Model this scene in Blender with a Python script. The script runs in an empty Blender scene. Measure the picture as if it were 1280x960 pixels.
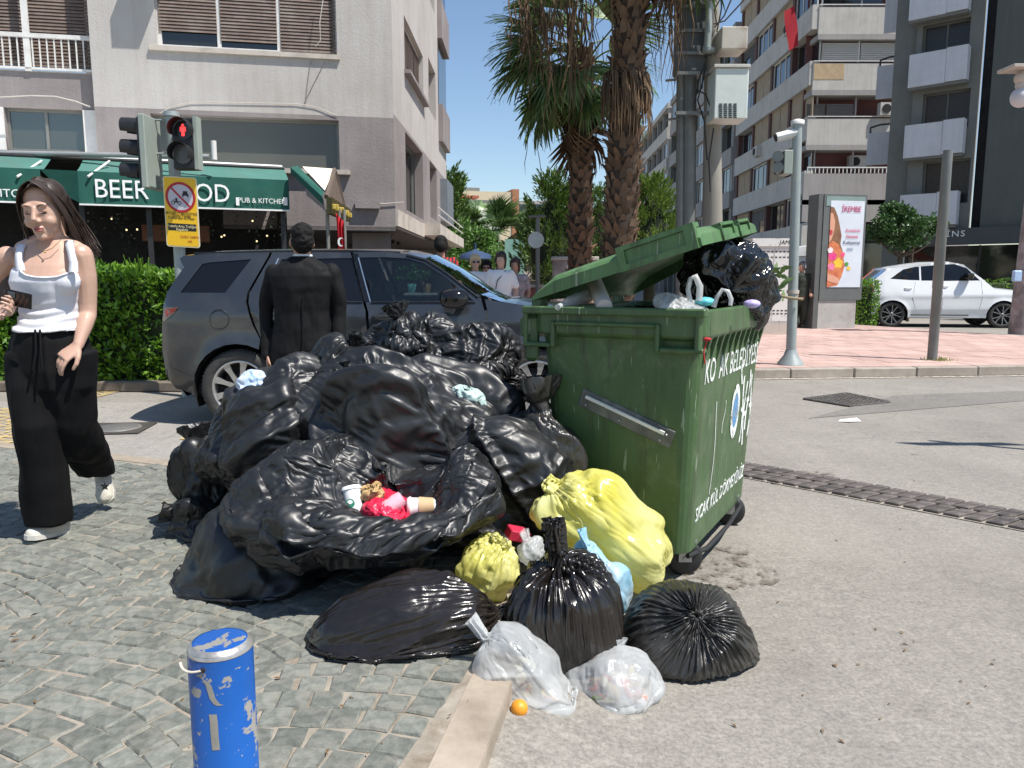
import bpy, bmesh, math, random
import numpy as np
from mathutils import Vector, Matrix, noise, geometry
rnd = random.Random(7)
R = math.radians
SC = bpy.context.scene
COL = SC.collection
# ---------------------------------------------------------------- camera
EYE = Vector((0, 0, 1.36)); PITCH = 7.75; FPX = 961.0
cam_data = bpy.data.cameras.new('camera'); cam = bpy.data.objects.new('camera', cam_data); COL.objects.link(cam)
cam.location = EYE; cam.rotation_euler = (R(90 - PITCH), 0, 0)
cam_data.sensor_width = 36; cam_data.lens = FPX / 1280 * 36; cam_data.clip_start = .05; cam_data.clip_end = 2000
SC.camera = cam
# ---------------------------------------------------------------- sky, sun, exposure
SUN_AZ = Vector((.868, -.495, 0)).normalized(); SUN_EL = 61
world = bpy.data.worlds.new('World'); SC.world = world; world.use_nodes = True
wn = world.node_tree.nodes; wn.clear()
wo = wn.new('ShaderNodeOutputWorld'); wb = wn.new('ShaderNodeBackground'); ws = wn.new('ShaderNodeTexSky')
ws.sky_type = 'NISHITA'; ws.sun_disc = False; ws.sun_elevation = R(SUN_EL)
ws.sun_rotation = math.atan2(SUN_AZ.x, SUN_AZ.y); ws.altitude = 0; ws.air_density = 1.1; ws.dust_density = .25; ws.ozone_density = 3.0
wb.inputs[1].default_value = .093
world.node_tree.links.new(ws.outputs[0], wb.inputs[0]); world.node_tree.links.new(wb.outputs[0], wo.inputs[0])
sl = bpy.data.lights.new('sun', 'SUN'); sl.energy = 4.3; sl.angle = R(.53); sl.color = (1, .955, .89)
sun = bpy.data.objects.new('sun', sl); COL.objects.link(sun); sun.location = (6, -4, 12)
sd = SUN_AZ * math.cos(R(SUN_EL)) + Vector((0, 0, math.sin(R(SUN_EL))))
sun.rotation_euler = sd.to_track_quat('Z', 'Y').to_euler()
SC.view_settings.view_transform = 'Standard'; SC.view_settings.look = 'None'
SC.view_settings.exposure = .68; SC.view_settings.gamma = 1
# ---------------------------------------------------------------- helpers
def ray(px, py):
    p = R(PITCH); x = (px - 640) / FPX; y = (480 - py) / FPX
    return Vector((x, math.cos(p) + y * math.sin(p), -math.sin(p) + y * math.cos(p)))
def G(px, py, z=0):
    d = ray(px, py); t = (z - EYE.z) / d.z; return EYE + d * t
def D(px, py, Y):
    d = ray(px, py); return EYE + d * (Y / d.y)

def LRS(l, r, s):
    from mathutils import Euler
    return Matrix.LocRotScale(Vector(l), r if hasattr(r, 'to_matrix') else Euler(r), Vector(s))
def tag(o, label=None, cat=None, group=None, kind=None):
    if label: o['label'] = label
    if cat: o['category'] = cat
    if group: o['group'] = group
    if kind: o['kind'] = kind
    return o
def thing(name, label, cat, loc=(0, 0, 0), rz=0, group=None):
    o = bpy.data.objects.new(name, None); COL.objects.link(o)
    o.location = loc; o.rotation_euler = (0, 0, rz); o.empty_display_size = .1
    return tag(o, label, cat, group)
def copy_tree(o, parent=None):
    c = o.copy(); COL.objects.link(c)
    if parent: c.parent = parent
    for ch in list(o.children): copy_tree(ch, c)
    return c
def wmat(o):
    m = LRS(o.location, o.rotation_euler, o.scale)
    return (wmat(o.parent) @ m) if o.parent else m

class MB:
    """collects faces, then links them as one mesh object"""
    def __init__(s): s.v = []; s.f = []; s.sm = []; s.uv = None
    def add(s, vs, fs, smooth=False):
        b = len(s.v); s.v += [tuple(v) for v in vs]
        s.f += [tuple(i + b for i in f) for f in fs]; s.sm += [smooth] * len(fs); return s
    def quad(s, a, b, c, d): return s.add([a, b, c, d], [(0, 1, 2, 3)])
    def box(s, x0, x1, y0, y1, z0, z1, M=None, bev=0):
        if bev:
            b = bev; vs = []; 
            for z, k in ((z0, b), (z0 + b, 0), (z1 - b, 0), (z1, b)):
                X0, X1, Y0, Y1 = x0 + k, x1 - k, y0 + k, y1 - k; c = b
                if k: vs += [(X0, Y0, z), (X1, Y0, z), (X1, Y1, z), (X0, Y1, z)]
                else: vs += [(x0, y0 + c, z), (x0 + c, y0, z), (x1 - c, y0, z), (x1, y0 + c, z), (x1, y1 - c, z), (x1 - c, y1, z), (x0 + c, y1, z), (x0, y1 - c, z)]
            # ring0: 0-3, ring1: 4-11, ring2: 12-19, ring3: 20-23
            fs = [(3, 2, 1, 0), (20, 21, 22, 23)]
            for i in range(8): fs.append((4 + i, 4 + (i + 1) % 8, 12 + (i + 1) % 8, 12 + i))
            q = [(4, 5, 0), (5, 6, 1, 0), (6, 7, 1), (7, 8, 2, 1), (8, 9, 2), (9, 10, 3, 2), (10, 11, 3), (11, 4, 0, 3)]
            fs += q; fs += [tuple(reversed([(i + 8 if i > 3 else i + 20) for i in f])) for f in q]
        else:
            vs = [(x0, y0, z0), (x1, y0, z0), (x1, y1, z0), (x0, y1, z0), (x0, y0, z1), (x1, y0, z1), (x1, y1, z1), (x0, y1, z1)]
            fs = [(3, 2, 1, 0), (4, 5, 6, 7), (0, 1, 5, 4), (1, 2, 6, 5), (2, 3, 7, 6), (3, 0, 4, 7)]
        if M: vs = [M @ Vector(v) for v in vs]
        return s.add(vs, fs)
    def loft(s, rings, closed=True, cap=True, smooth=True):
        n = len(rings[0]); vs = [v for r in rings for v in r]; fs = []
        for i in range(len(rings) - 1):
            for j in range(n if closed else n - 1):
                k = (j + 1) % n; fs.append((i * n + j, i * n + k, (i + 1) * n + k, (i + 1) * n + j))
        s.add(vs, fs, smooth)
        if cap and closed:
            s.add(rings[0], [tuple(reversed(range(n)))]); s.add(rings[-1], [tuple(range(n))])
        return s
    def tube(s, pts, r, n=8, cap=True, smooth=True, flat=1):
        pts = [Vector(p) for p in pts]; rs = r if isinstance(r, (list, tuple)) else [r] * len(pts)
        rings = []; up = None
        for i, p in enumerate(pts):
            t = (pts[min(i + 1, len(pts) - 1)] - pts[max(i - 1, 0)]).normalized()
            if up is None:
                up = Vector((0, 0, 1)) if abs(t.z) < .9 else Vector((0, 1, 0))
            u = t.cross(up).normalized(); w = u.cross(t).normalized(); up = w
            rings.append([p + (u * math.cos(a) + w * math.sin(a) * flat) * rs[i] for a in [2 * math.pi * k / n for k in range(n)]])
        return s.loft(rings, cap=cap, smooth=smooth)
    def cyl(s, c, r, h, n=24, r2=None, smooth=True):
        c = Vector(c); return s.tube([c, c + Vector((0, 0, h))], [r, r if r2 is None else r2], n, smooth=smooth)
    def lathe(s, prof, n=24, M=None, smooth=True, cap=True):
        rings = [[Vector((r * math.cos(2 * math.pi * k / n), r * math.sin(2 * math.pi * k / n), z)) for k in range(n)] for r, z in prof]
        if M: rings = [[M @ v for v in q] for q in rings]
        return s.loft(rings, smooth=smooth, cap=cap)
    def prism(s, poly, h, M=None):
        """2-D polygon (x,y) extruded 0..h in z"""
        n = len(poly); a = [Vector((x, y, 0)) for x, y in poly]; b = [Vector((x, y, h)) for x, y in poly]
        vs = a + b
        if M: vs = [M @ v for v in vs]
        fs = [tuple(reversed(range(n))), tuple(range(n, 2 * n))] + [(i, (i + 1) % n, n + (i + 1) % n, n + i) for i in range(n)]
        return s.add(vs, fs)
    def ell(s, c, r, n=16, m=10, M=None, smooth=True):
        c = Vector(c); r = r if isinstance(r, (tuple, list)) else (r, r, r); rings = []
        for i in range(m + 1):
            t = math.pi * (i + .02) / (m + .04)
            rings.append([Vector((r[0] * math.sin(t) * math.cos(2 * math.pi * k / n), r[1] * math.sin(t) * math.sin(2 * math.pi * k / n), -r[2] * math.cos(t))) for k in range(n)])
        rings = [[c + ((M @ v) if M else v) for v in q] for q in rings]
        return s.loft(rings, smooth=smooth)
    def build(s, name, m, parent=None, label=None, cat=None, group=None, kind=None, local=False, origin=None):
        me = bpy.data.meshes.new(name)
        V = np.array(s.v, dtype=float).reshape(-1, 3)
        o = bpy.data.objects.new(name, me); COL.objects.link(o)
        if parent:
            o.parent = parent
            if not local:
                Mi = np.array(wmat(parent).inverted()); V = V @ Mi[:3, :3].T + Mi[:3, 3]
        elif not local:
            og = np.array(origin) if origin is not None else np.array([(V[:, 0].min() + V[:, 0].max()) / 2, (V[:, 1].min() + V[:, 1].max()) / 2, V[:, 2].min()])
            V = V - og; o.location = og
        me.from_pydata(V.tolist(), [], s.f)
        me.polygons.foreach_set('use_smooth', s.sm)
        ms = m if isinstance(m, list) else [m]
        for q in ms: me.materials.append(q)
        me.update()
        return tag(o, label, cat, group, kind)
def rotz(a, loc=(0, 0, 0)): return Matrix.Translation(loc) @ Matrix.Rotation(a, 4, 'Z')
def frame(o, x, y, z=None):
    """matrix whose columns are axes x,y,(z) at origin o"""
    x = Vector(x).normalized(); y = Vector(y).normalized(); z = Vector(z).normalized() if z else x.cross(y).normalized()
    m = Matrix.Identity(4)
    for i in range(3): m[i][0] = x[i]; m[i][1] = y[i]; m[i][2] = z[i]; m[i][3] = o[i]
    return m
def grid_obj(name, P, m, parent=None, closed_u=True, thick=0, **kw):
    """P: (M,N,3) numpy grid -> smooth mesh object"""
    Mn, N, _ = P.shape; mb = MB(); V = P.reshape(-1, 3)
    idx = np.arange(Mn * N).reshape(Mn, N)
    a = idx[:-1]; b = idx[1:]
    if closed_u: a2 = np.roll(a, -1, 1); b2 = np.roll(b, -1, 1)
    else: a2 = a[:, 1:]; b2 = b[:, 1:]; a = a[:, :-1]; b = b[:, :-1]
    F = np.stack([a, a2, b2, b], -1).reshape(-1, 4)
    mb.v = V.tolist(); mb.f = [tuple(f) for f in F.tolist()]; mb.sm = [True] * len(F)
    return mb.build(name, m, parent, **kw)
FONTS = {}
def text_mb(txt, size, M, depth=.004, align='CENTER', shear=0, spacing=1, sx=1):
    """the built-in font, filled, as mesh faces (x right, y up in M's plane)"""
    cu = bpy.data.curves.new('t', 'FONT'); cu.body = txt; cu.size = size; cu.align_x = align; cu.align_y = 'CENTER'; cu.extrude = depth / 2; cu.shear = shear; cu.space_character = spacing; cu.resolution_u = 3
    o = bpy.data.objects.new('t', cu); COL.objects.link(o)
    dg = bpy.context.evaluated_depsgraph_get(); dg.update()
    me = o.evaluated_get(dg).to_mesh()
    mb = MB(); S = Matrix.Scale(sx, 4, Vector((1, 0, 0)))
    mb.add([M @ S @ v.co for v in me.vertices], [tuple(p.vertices) for p in me.polygons])
    o.evaluated_get(dg).to_mesh_clear(); bpy.data.objects.remove(o); bpy.data.curves.remove(cu)
    return mb
# ---------------------------------------------------------------- materials
def _new(name):
    m = bpy.data.materials.new(name); m.use_nodes = True; nt = m.node_tree
    return m, nt, nt.nodes['Principled BSDF']
def N(nt, t, **kw):
    n = nt.nodes.new('ShaderNode' + t)
    for k, v in kw.items():
        if isinstance(k, str) and hasattr(n, k) and k not in n.inputs: setattr(n, k, v)
        else: n.inputs[k].default_value = v
    return n
def L(nt, a, b): nt.links.new(a, b)
def ramp(nt, stops):
    r = nt.nodes.new('ShaderNodeValToRGB'); cr = r.color_ramp
    while len(cr.elements) > 1: cr.elements.remove(cr.elements[-1])
    for i, (p, c) in enumerate(stops):
        e = cr.elements[0] if i == 0 else cr.elements.new(p)
        e.position = p; c = c if hasattr(c, '__len__') else (c, c, c); e.color = (*c[:3], 1)
    return r
def mix(nt, fac, a, b, typ='MIX'):
    m = nt.nodes.new('ShaderNodeMix'); m.data_type = 'RGBA'; m.blend_type = typ
    for i, q in ((0, fac), (6, a), (7, b)):
        if hasattr(q, 'is_linked'): L(nt, q, m.inputs[i])
        elif hasattr(q, '__len__'): m.inputs[i].default_value = (*q[:3], 1)
        else: m.inputs[i].default_value = q if i == 0 else (q, q, q, 1)
    return m.outputs[2]
def tex(nt, scale, detail=4, rough=.6, coord='Object', typ='Noise', dist=0, stretch=None):
    tc = nt.nodes.new('ShaderNodeTexCoord'); out = tc.outputs[coord]
    if stretch:
        mp = nt.nodes.new('ShaderNodeMapping'); mp.inputs['Scale'].default_value = stretch; L(nt, out, mp.inputs[0]); out = mp.outputs[0]
    t = nt.nodes.new('ShaderNodeTex' + typ); t.inputs['Scale'].default_value = scale
    if typ == 'Noise': t.inputs['Detail'].default_value = detail; t.inputs['Roughness'].default_value = rough; t.inputs['Distortion'].default_value = dist
    L(nt, out, t.inputs['Vector']); return t.outputs[0] if typ != 'Voronoi' else t.outputs['Distance']
def bump(nt, b, h, strength=.3, dist=.01, prev=None):
    n = nt.nodes.new('ShaderNodeBump'); n.inputs['Strength'].default_value = strength; n.inputs['Distance'].default_value = dist
    L(nt, h, n.inputs['Height'])
    if prev: L(nt, prev, n.inputs['Normal'])
    if b: L(nt, n.outputs[0], b.inputs['Normal'])
    return n.outputs[0]
def sh(c, k): return tuple(min(1, q * k) for q in c)
def mat(name, c, rough=.6, metal=0, var=.12, vs=4, bmp=0, bs=60, bd=.004, c2=None, dirt=0, dirtc=(.12, .1, .08), ds=2, spec=.5, coat=0, emit=None, es=1, rv=.1, stretch=None, rand=0, island=0, sss=0, streak=0):
    m, nt, b = _new(name)
    b.inputs['Roughness'].default_value = rough; b.inputs['Metallic'].default_value = metal
    b.inputs['Specular IOR Level'].default_value = spec; b.inputs['Coat Weight'].default_value = coat; b.inputs['Coat Roughness'].default_value = .05
    n = tex(nt, vs, 5, .6, stretch=stretch)
    r = ramp(nt, [(.25, sh(c, 1 - var)), (.75, c2 or sh(c, 1 + var))]); L(nt, n, r.inputs[0]); out = r.outputs[0]
    if rand or island:
        src = nt.nodes.new('ShaderNodeObjectInfo').outputs['Random'] if rand else nt.nodes.new('ShaderNodeNewGeometry').outputs['Random Per Island']
        k = rand or island
        if rand and island: 
            g = nt.nodes.new('ShaderNodeNewGeometry'); ad = N(nt, 'Math', operation='ADD'); L(nt, src, ad.inputs[0]); L(nt, g.outputs['Random Per Island'], ad.inputs[1])
            fr = N(nt, 'Math', operation='FRACT'); L(nt, ad.outputs[0], fr.inputs[0]); src = fr.outputs[0]
        r2 = ramp(nt, [(0, 1 - k), (1, 1 + k)]); L(nt, src, r2.inputs[0]); out = mix(nt, 1, out, r2.outputs[0], 'MULTIPLY')
    if streak:
        r7 = ramp(nt, [(.46, 0), (.70, streak)]); L(nt, tex(nt, 1, 7, .7, stretch=(5, 5, .35)), r7.inputs[0]); out = mix(nt, r7.outputs[0], out, dirtc)
    if dirt:
        d = tex(nt, ds, 8, .7, dist=.3); r3 = ramp(nt, [(.48, 0), (.72, dirt)]); L(nt, d, r3.inputs[0]); out = mix(nt, r3.outputs[0], out, dirtc)
    L(nt, out, b.inputs['Base Color'])
    if rv:
        r4 = ramp(nt, [(.3, max(0, rough - rv)), (.7, min(1, rough + rv))]); L(nt, tex(nt, vs * 3, 4), r4.inputs[0]); L(nt, r4.outputs[0], b.inputs['Roughness'])
    if bmp: bump(nt, b, tex(nt, bs, 6, .65), bmp, bd)
    if emit: b.inputs['Emission Color'].default_value = (*emit, 1); b.inputs['Emission Strength'].default_value = es
    if sss: b.inputs['Subsurface Weight'].default_value = sss; b.inputs['Subsurface Radius'].default_value = (.01, .004, .002); b.inputs['Subsurface Scale'].default_value = 1
    return m
def glass_mat(name, tint=(.25, .3, .3), rough=.02, fac=.35, body=(.02, .025, .028)):
    """window glass: mirror by Fresnel over a tinted see-through pane"""
    m, nt, b = _new(name); nt.nodes.remove(b); o = nt.nodes['Material Output']
    tr = N(nt, 'BsdfTransparent'); tr.inputs[0].default_value = (*tint, 1)
    gl = N(nt, 'BsdfGlossy'); gl.inputs['Roughness'].default_value = rough; gl.inputs[0].default_value = (.9, .95, 1, 1)
    fr = N(nt, 'Fresnel'); fr.inputs[0].default_value = 1.5
    mx = N(nt, 'MixShader'); L(nt, fr.outputs[0], mx.inputs[0])
    df = N(nt, 'BsdfDiffuse'); df.inputs[0].default_value = (*body, 1)
    mx0 = N(nt, 'MixShader'); mx0.inputs[0].default_value = fac; L(nt, tr.outputs[0], mx0.inputs[1]); L(nt, df.outputs[0], mx0.inputs[2])
    L(nt, mx0.outputs[0], mx.inputs[1]); L(nt, gl.outputs[0], mx.inputs[2]); L(nt, mx.outputs[0], o.inputs[0]); return m
def plastic_mat(name, c, rough=.28, trans=0, alpha=1, crinkle=.25, cs=90, c2=None, print_c=None):
    """thin bag film"""
    m, nt, b = _new(name)
    n = tex(nt, 3, 4); r = ramp(nt, [(.3, c), (.7, c2 or sh(c, 1.5))]); L(nt, n, r.inputs[0]); L(nt, r.outputs[0], b.inputs['Base Color'])
    b.inputs['Roughness'].default_value = rough; b.inputs['Specular IOR Level'].default_value = .6
    nb = tex(nt, 9, 5, .6, dist=1.2); nb2 = tex(nt, cs, 3, .6, dist=.6)
    p = bump(nt, None, nb, crinkle, .02); bump(nt, b, nb2, crinkle * .6, .003, p)
    o = nt.nodes['Material Output']
    last = b.outputs[0]
    if trans:
        t = N(nt, 'BsdfTranslucent'); L(nt, r.outputs[0], t.inputs[0]); mx = N(nt, 'MixShader'); mx.inputs[0].default_value = trans
        L(nt, last, mx.inputs[1]); L(nt, t.outputs[0], mx.inputs[2]); last = mx.outputs[0]
    if alpha < 1:
        t = N(nt, 'BsdfTransparent'); mx = N(nt, 'MixShader'); mx.inputs[0].default_value = alpha
        L(nt, t.outputs[0], mx.inputs[1]); L(nt, last, mx.inputs[2]); last = mx.outputs[0]
    L(nt, last, o.inputs[0]); return m
# ================================================================ GROUND
def asphalt(name, c, c2, speck=.35, stain=(.1, .085, .07)):
    m, nt, b = _new(name)
    big = tex(nt, .5, 6, .65); r = ramp(nt, [(.3, c), (.7, c2)]); L(nt, big, r.inputs[0])
    fine = tex(nt, 58, 4, .8); r2 = ramp(nt, [(.32, 1 - speck), (.5, 1), (.7, 1 + speck)]); L(nt, fine, r2.inputs[0])
    out = mix(nt, 1, r.outputs[0], r2.outputs[0], 'MULTIPLY')
    f3 = tex(nt, 18, 3, .6); r5 = ramp(nt, [(.3, .88), (.7, 1.12)]); L(nt, f3, r5.inputs[0]); out = mix(nt, 1, out, r5.outputs[0], 'MULTIPLY')
    st = tex(nt, 1.3, 8, .75, dist=.4); r3 = ramp(nt, [(.56, 0), (.76, .45)]); L(nt, st, r3.inputs[0]); out = mix(nt, r3.outputs[0], out, stain)
    sp = tex(nt, 6.5, 3, .5); r6 = ramp(nt, [(.72, 0), (.76, .6)]); L(nt, sp, r6.inputs[0]); out = mix(nt, r6.outputs[0], out, sh(stain, .7))
    # hairline cracks
    wv = tex(nt, .9, 7, .65, dist=2.2); cr_ = ramp(nt, [(.488, 0), (.497, .55), (.503, .55), (.512, 0)]); L(nt, wv, cr_.inputs[0]); mk = ramp(nt, [(.52, 0), (.62, 1)]); L(nt, tex(nt, .35, 3), mk.inputs[0]); cm = N(nt, 'Math', operation='MULTIPLY'); L(nt, cr_.outputs[0], cm.inputs[0]); L(nt, mk.outputs[0], cm.inputs[1]); out = mix(nt, cm.outputs[0], out, sh(c, .45))
    ty = ramp(nt, [(.45, 0), (.7, .22)]); L(nt, tex(nt, 1, 5, .6, stretch=(1.6, .12, 1)), ty.inputs[0]); out = mix(nt, ty.outputs[0], out, sh(c, .62))
    lt = ramp(nt, [(.5, 0), (.75, .3)]); L(nt, tex(nt, .8, 7, .7, dist=.8), lt.inputs[0]); out = mix(nt, lt.outputs[0], out, sh(c2, 1.3))
    L(nt, out, b.inputs['Base Color']); b.inputs['Roughness'].default_value = .88; b.inputs['Specular IOR Level'].default_value = .3
    bump(nt, b, fine, .55, .006); return m
M_road = asphalt('asphalt', (.215, .198, .172), (.285, .265, .232))
M_road2 = asphalt('asphalt_crossing', (.25, .235, .21), (.315, .295, .265), .3)
mb = MB(); 
mb.quad((-400, -60, 0), (400, -60, 0), (400, 900, 0), (-400, 900, 0)); mb.build('road', M_road, kind='structure', origin=(0, 0, 0))
PZ = .14
kd = Vector((.188, .982, 0)).normalized()
ko = G(612, 925, PZ)                                  # a point on the kerb's outer edge
nA = G(0, 552, PZ); nB = G(245, 578, PZ); nd = (nB - nA).normalized()
nn = Vector((-nd.y, nd.x, 0))
kn = Vector((kd.y, -kd.x, 0))                          # outward of kerb (to the right)
KW = .13
# corner = intersection of kerb line and north line
def isect(p, d, q, e):
    t = ((q.x - p.x) * e.y - (q.y - p.y) * e.x) / (d.x * e.y - d.y * e.x); return p + d * t
corner = isect(ko, kd, nA, nd)
RAD = 1.1
def edge_path(off):
    """kerb path from behind the camera to the far left; off = distance inwards"""
    k0 = ko - kn * off; n0 = nA - nn * off; c = isect(k0, kd, n0, nd); r = RAD - off
    ang = math.acos(max(-1, min(1, kd.dot(-nd)))); tl = r / math.tan((math.pi - ang) / 2)
    p1 = c - kd * tl; p2 = c - nd * tl
    cen = p1 - kn * r
    a1 = math.atan2((p1 - cen).y, (p1 - cen).x); a2 = math.atan2((p2 - cen).y, (p2 - cen).x)
    if a2 < a1: a2 += 2 * math.pi
    arc = [cen + Vector((math.cos(a1 + (a2 - a1) * k / 12), math.sin(a1 + (a2 - a1) * k / 12), 0)) * r for k in range(13)]
    pts = []; s = -4.0; L0 = (p1 - ko).dot(kd)
    while s < L0 - .5: pts.append(k0 + kd * s); s += .9
    pts += arc; e = p2
    for k in range(1, 16): pts.append(e - nd * .95 * k)
    return [Vector((p.x, p.y, 0)) for p in pts]
outer = edge_path(0); inner = edge_path(KW)
M_mortar = mat('sand_joint', (.32, .28, .22), .95, vs=14, var=.3, c2=(.37, .325, .265), bmp=.5, bs=120, dirt=1, dirtc=(.16, .12, .08), ds=7)
pav = MB()
poly = inner + [Vector((-16, -5, 0)), Vector((inner[0].x, -5, 0))]
pav.prism([(p.x, p.y) for p in poly], PZ - .007)
pavement = pav.build('pavement', M_mortar, kind='structure', origin=(0, 0, 0))
M_kerb = mat('kerb_concrete', (.34, .275, .205), .9, vs=7, var=.2, c2=(.40, .34, .27), bmp=.4, bs=90, dirt=.6, dirtc=(.2, .165, .12), ds=5, rand=.08)
kroot = thing('kerb', None, None); kroot['kind'] = 'structure'
for i in range(len(outer) - 1):
    a, b, c, d = outer[i], outer[i + 1], inner[i + 1], inner[i]; dx = (b - a).normalized()
    if i and (a - outer[i - 1]).length < .5 and 0: pass
    g = .004; a, d = a + dx * g, d + dx * g; b, c = b - dx * g, c - dx * g
    k = MB(); bv = .012
    def rg(z, ins):
        cc = (a + b + c + d) / 4
        return [Vector((p.x, p.y, 0)) + (cc - p) * ins + Vector((0, 0, z)) for p in (a, b, c, d)]
    k.loft([rg(0, 0), rg(PZ - .016 + .003 * rnd.random(), 0), rg(PZ - .002, .035)], smooth=False)
    k.build('kerb_stone', M_kerb, kroot)
# the asphalt banked up against the kerb
bk = MB(); ro = [outer] + [edge_path(-w) for w in (.12, .25, .40)]; bk.loft([[p + Vector((0, 0, z)) for p in r] for r, z in zip(ro, (.078, .06, .03, .003))], closed=False, cap=False)
bk.build('road_camber', M_road, kind='structure', origin=(0, 0, 0))
# ---- setts in segmental arcs
M_sett = mat('sett_granite', (.125, .134, .113), .8, vs=34, var=.3, c2=(.215, .222, .192), bmp=.5, bs=60, bd=.006, dirt=.45, dirtc=(.36, .32, .26), ds=7, rand=.22, island=.22, rv=.12)
def sett_mesh(seed):
    q = random.Random(seed); s = .0458; mb = MB()
    base = [(-s, -s), (s, -s), (s, s), (-s, s)]
    pt = []
    for i, (x, y) in enumerate(base):
        x2, y2 = base[(i + 1) % 4]; pt.append((x + q.uniform(-.005, .005), y + q.uniform(-.005, .005)))
        pt.append(((x + x2) / 2 + q.uniform(-.003, .003), (y + y2) / 2 + q.uniform(-.003, .003)))
    r0 = [Vector((x, y, -.03)) for x, y in pt]; r1 = [Vector((x, y, -.007)) for x, y in pt]; r2 = [Vector((x * .87, y * .87, q.uniform(-.002, .002))) for x, y in pt]
    mb.loft([r0, r1, r2], cap=False, smooth=False); mb.add(r2 + [Vector((0, 0, .0015))], [(i, (i + 1) % 8, 8) for i in range(8)])
    return mb
variants = [sett_mesh(i) for i in range(14)]
vmesh = []
for q in variants:
    o = q.build('sett', M_sett, local=True); vmesh.append(o.data); bpy.data.objects.remove(o)
def inside(p, poly):
    c = False; n = len(poly)
    for i in range(n):
        a, b = poly[i], poly[(i + 1) % n]
        if (a.y > p[1]) != (b.y > p[1]) and p[0] < (b.x - a.x) * (p[1] - a.y) / (b.y - a.y) + a.x: c = not c
    return c
inner2 = edge_path(KW + .03)
poly2 = inner2 + [Vector((-16, -5, 0)), Vector((inner2[0].x, -5, 0))]
W_ARC, PITCH_A, RR = 1.12, .0965, 1.18
setts = []
ca, sa = math.cos(.30), math.sin(.30)
for col_i in range(-8, 8):
    for k in range(-35, 110):
        half = math.asin(W_ARC / 2 / RR); nst = int(round(2 * half * RR / .097))
        for j in range(nst):
            a = -half + (j + .5) * 2 * half / nst
            x = col_i * W_ARC + RR * math.sin(a); y = k * PITCH_A + (RR * math.cos(a) - RR)
            x += rnd.uniform(-.004, .004); y += rnd.uniform(-.004, .004)
            # turn the field
            X = ca * x + sa * y - .35; Y = -sa * x + ca * y + 1.6
            if X < -6.5 or Y < .7 or Y > 6 or not inside((X, Y), poly2): continue
            setts.append((X, Y, -a - .30 + rnd.uniform(-.05, .05), rnd.uniform(.95, 1.05)))
def vis(X, Y):
    dz = Y * math.cos(R(PITCH)) + (EYE.z - PZ) * math.sin(R(PITCH))
    px = 640 + FPX * X / dz
    return -20 < px < 1300 and Y > 1.95
near = sorted([s for s in setts if vis(s[0], s[1])], key=lambda s: s[1])
nearset = set(near[:300])
rest = MB()
for s in setts:
    X, Y, a, k = s; vi = rnd.randrange(14); z = PZ + rnd.uniform(-.003, .003)
    M = LRS((X, Y, z), (rnd.gauss(0, .02), rnd.gauss(0, .02), a + rnd.choice((0, math.pi / 2, math.pi))), (k, k, 1))
    if s in nearset:
        o = bpy.data.objects.new('sett', vmesh[vi]); COL.objects.link(o); o.parent = pavement; o.matrix_local = M
    elif vis(X, Y) or Y > 1.2:
        rest.add([M @ Vector(v) for v in variants[vi].v], variants[vi].f)
rest.build('sett_paving', M_sett, pavement, kind='stuff')
print('setts', len(setts), len(near))
# dark grouts: small leaves and crumbs on the setts
M_leaf_dry = mat('dry_leaf', (.16, .085, .03), .8, rand=.4)
db = MB()
for i in range(110):
    px, py = rnd.uniform(0, 1250), rnd.uniform(560, 950); p = G(px, py, 0)
    onp = inside((p.x, p.y), poly2)
    p = G(px, py, PZ) if onp else p
    z = (PZ if onp else 0) + .004; s = rnd.uniform(.004, .014); a = rnd.uniform(0, 6.3)
    M = LRS((p.x, p.y, z), (rnd.uniform(-.3, .3), rnd.uniform(-.3, .3), a), (s, s * rnd.uniform(.3, .8), s))
    db.add([M @ Vector(v) for v in ((-1, -.2, 0), (0, -.6, .25), (1, 0, 0), (0, .6, .3), (-1, .3, 0), (0, 0, -.1))], [(0, 1, 2, 3, 4), (0, 4, 3, 2, 5), (0, 5, 2, 1)])
db.build('litter_crumbs', M_leaf_dry, kind='stuff', origin=(0, 0, 0))
# ---- crossing road at the left (paler), flush strip, paint, manhole
mb = MB(); a = nA + nn * .0; b = corner + nn * 0
mb.add([(-14, nA.y + .35 - 14 * nd.y / nd.x - nA.x * nd.y / nd.x + .3, .004), (corner.x + .25, corner.y - .15, .004), (corner.x + .9, corner.y + 4.2, .004), (-14, corner.y + 4.6, .004)], [(0, 1, 2, 3)])
mb.build('crossing_road', M_road2, kind='structure', origin=(0, 0, 0))
M_strip = mat('pale_concrete', (.47, .43, .36), .9, vs=3, var=.15, bmp=.3, dirt=.4, ds=4)
mb = MB(); w0 = .02; w1 = .34
p = [nA - nd * 8 + nn * w0, corner - nd * .9 + nn * w0, corner - nd * .9 + nn * w1, nA - nd * 8 + nn * w1]
mb.add([(q.x, q.y, z) for z in (.008,) for q in p], [(0, 1, 2, 3)]); mb.build('flush_kerb_strip', M_strip, kind='structure', origin=(0, 0, 0))
def paint_mat(name, c, cover=.5):
    m, nt, b = _new(name); b.inputs['Base Color'].default_value = (*c, 1); b.inputs['Roughness'].default_value = .8
    n = tex(nt, 14, 8, .75); r = ramp(nt, [(cover - .06, 0), (cover + .06, 1)]); L(nt, n, r.inputs[0])
    t = N(nt, 'BsdfTransparent'); mx = N(nt, 'MixShader'); L(nt, r.outputs[0], mx.inputs[0]); L(nt, t.outputs[0], mx.inputs[1]); L(nt, b.outputs[0], mx.inputs[2])
    L(nt, mx.outputs[0], nt.nodes['Material Output'].inputs[0]); return m
M_ypaint = paint_mat('worn_yellow_paint', (.52, .38, .15), .52)
mb = MB()
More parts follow.
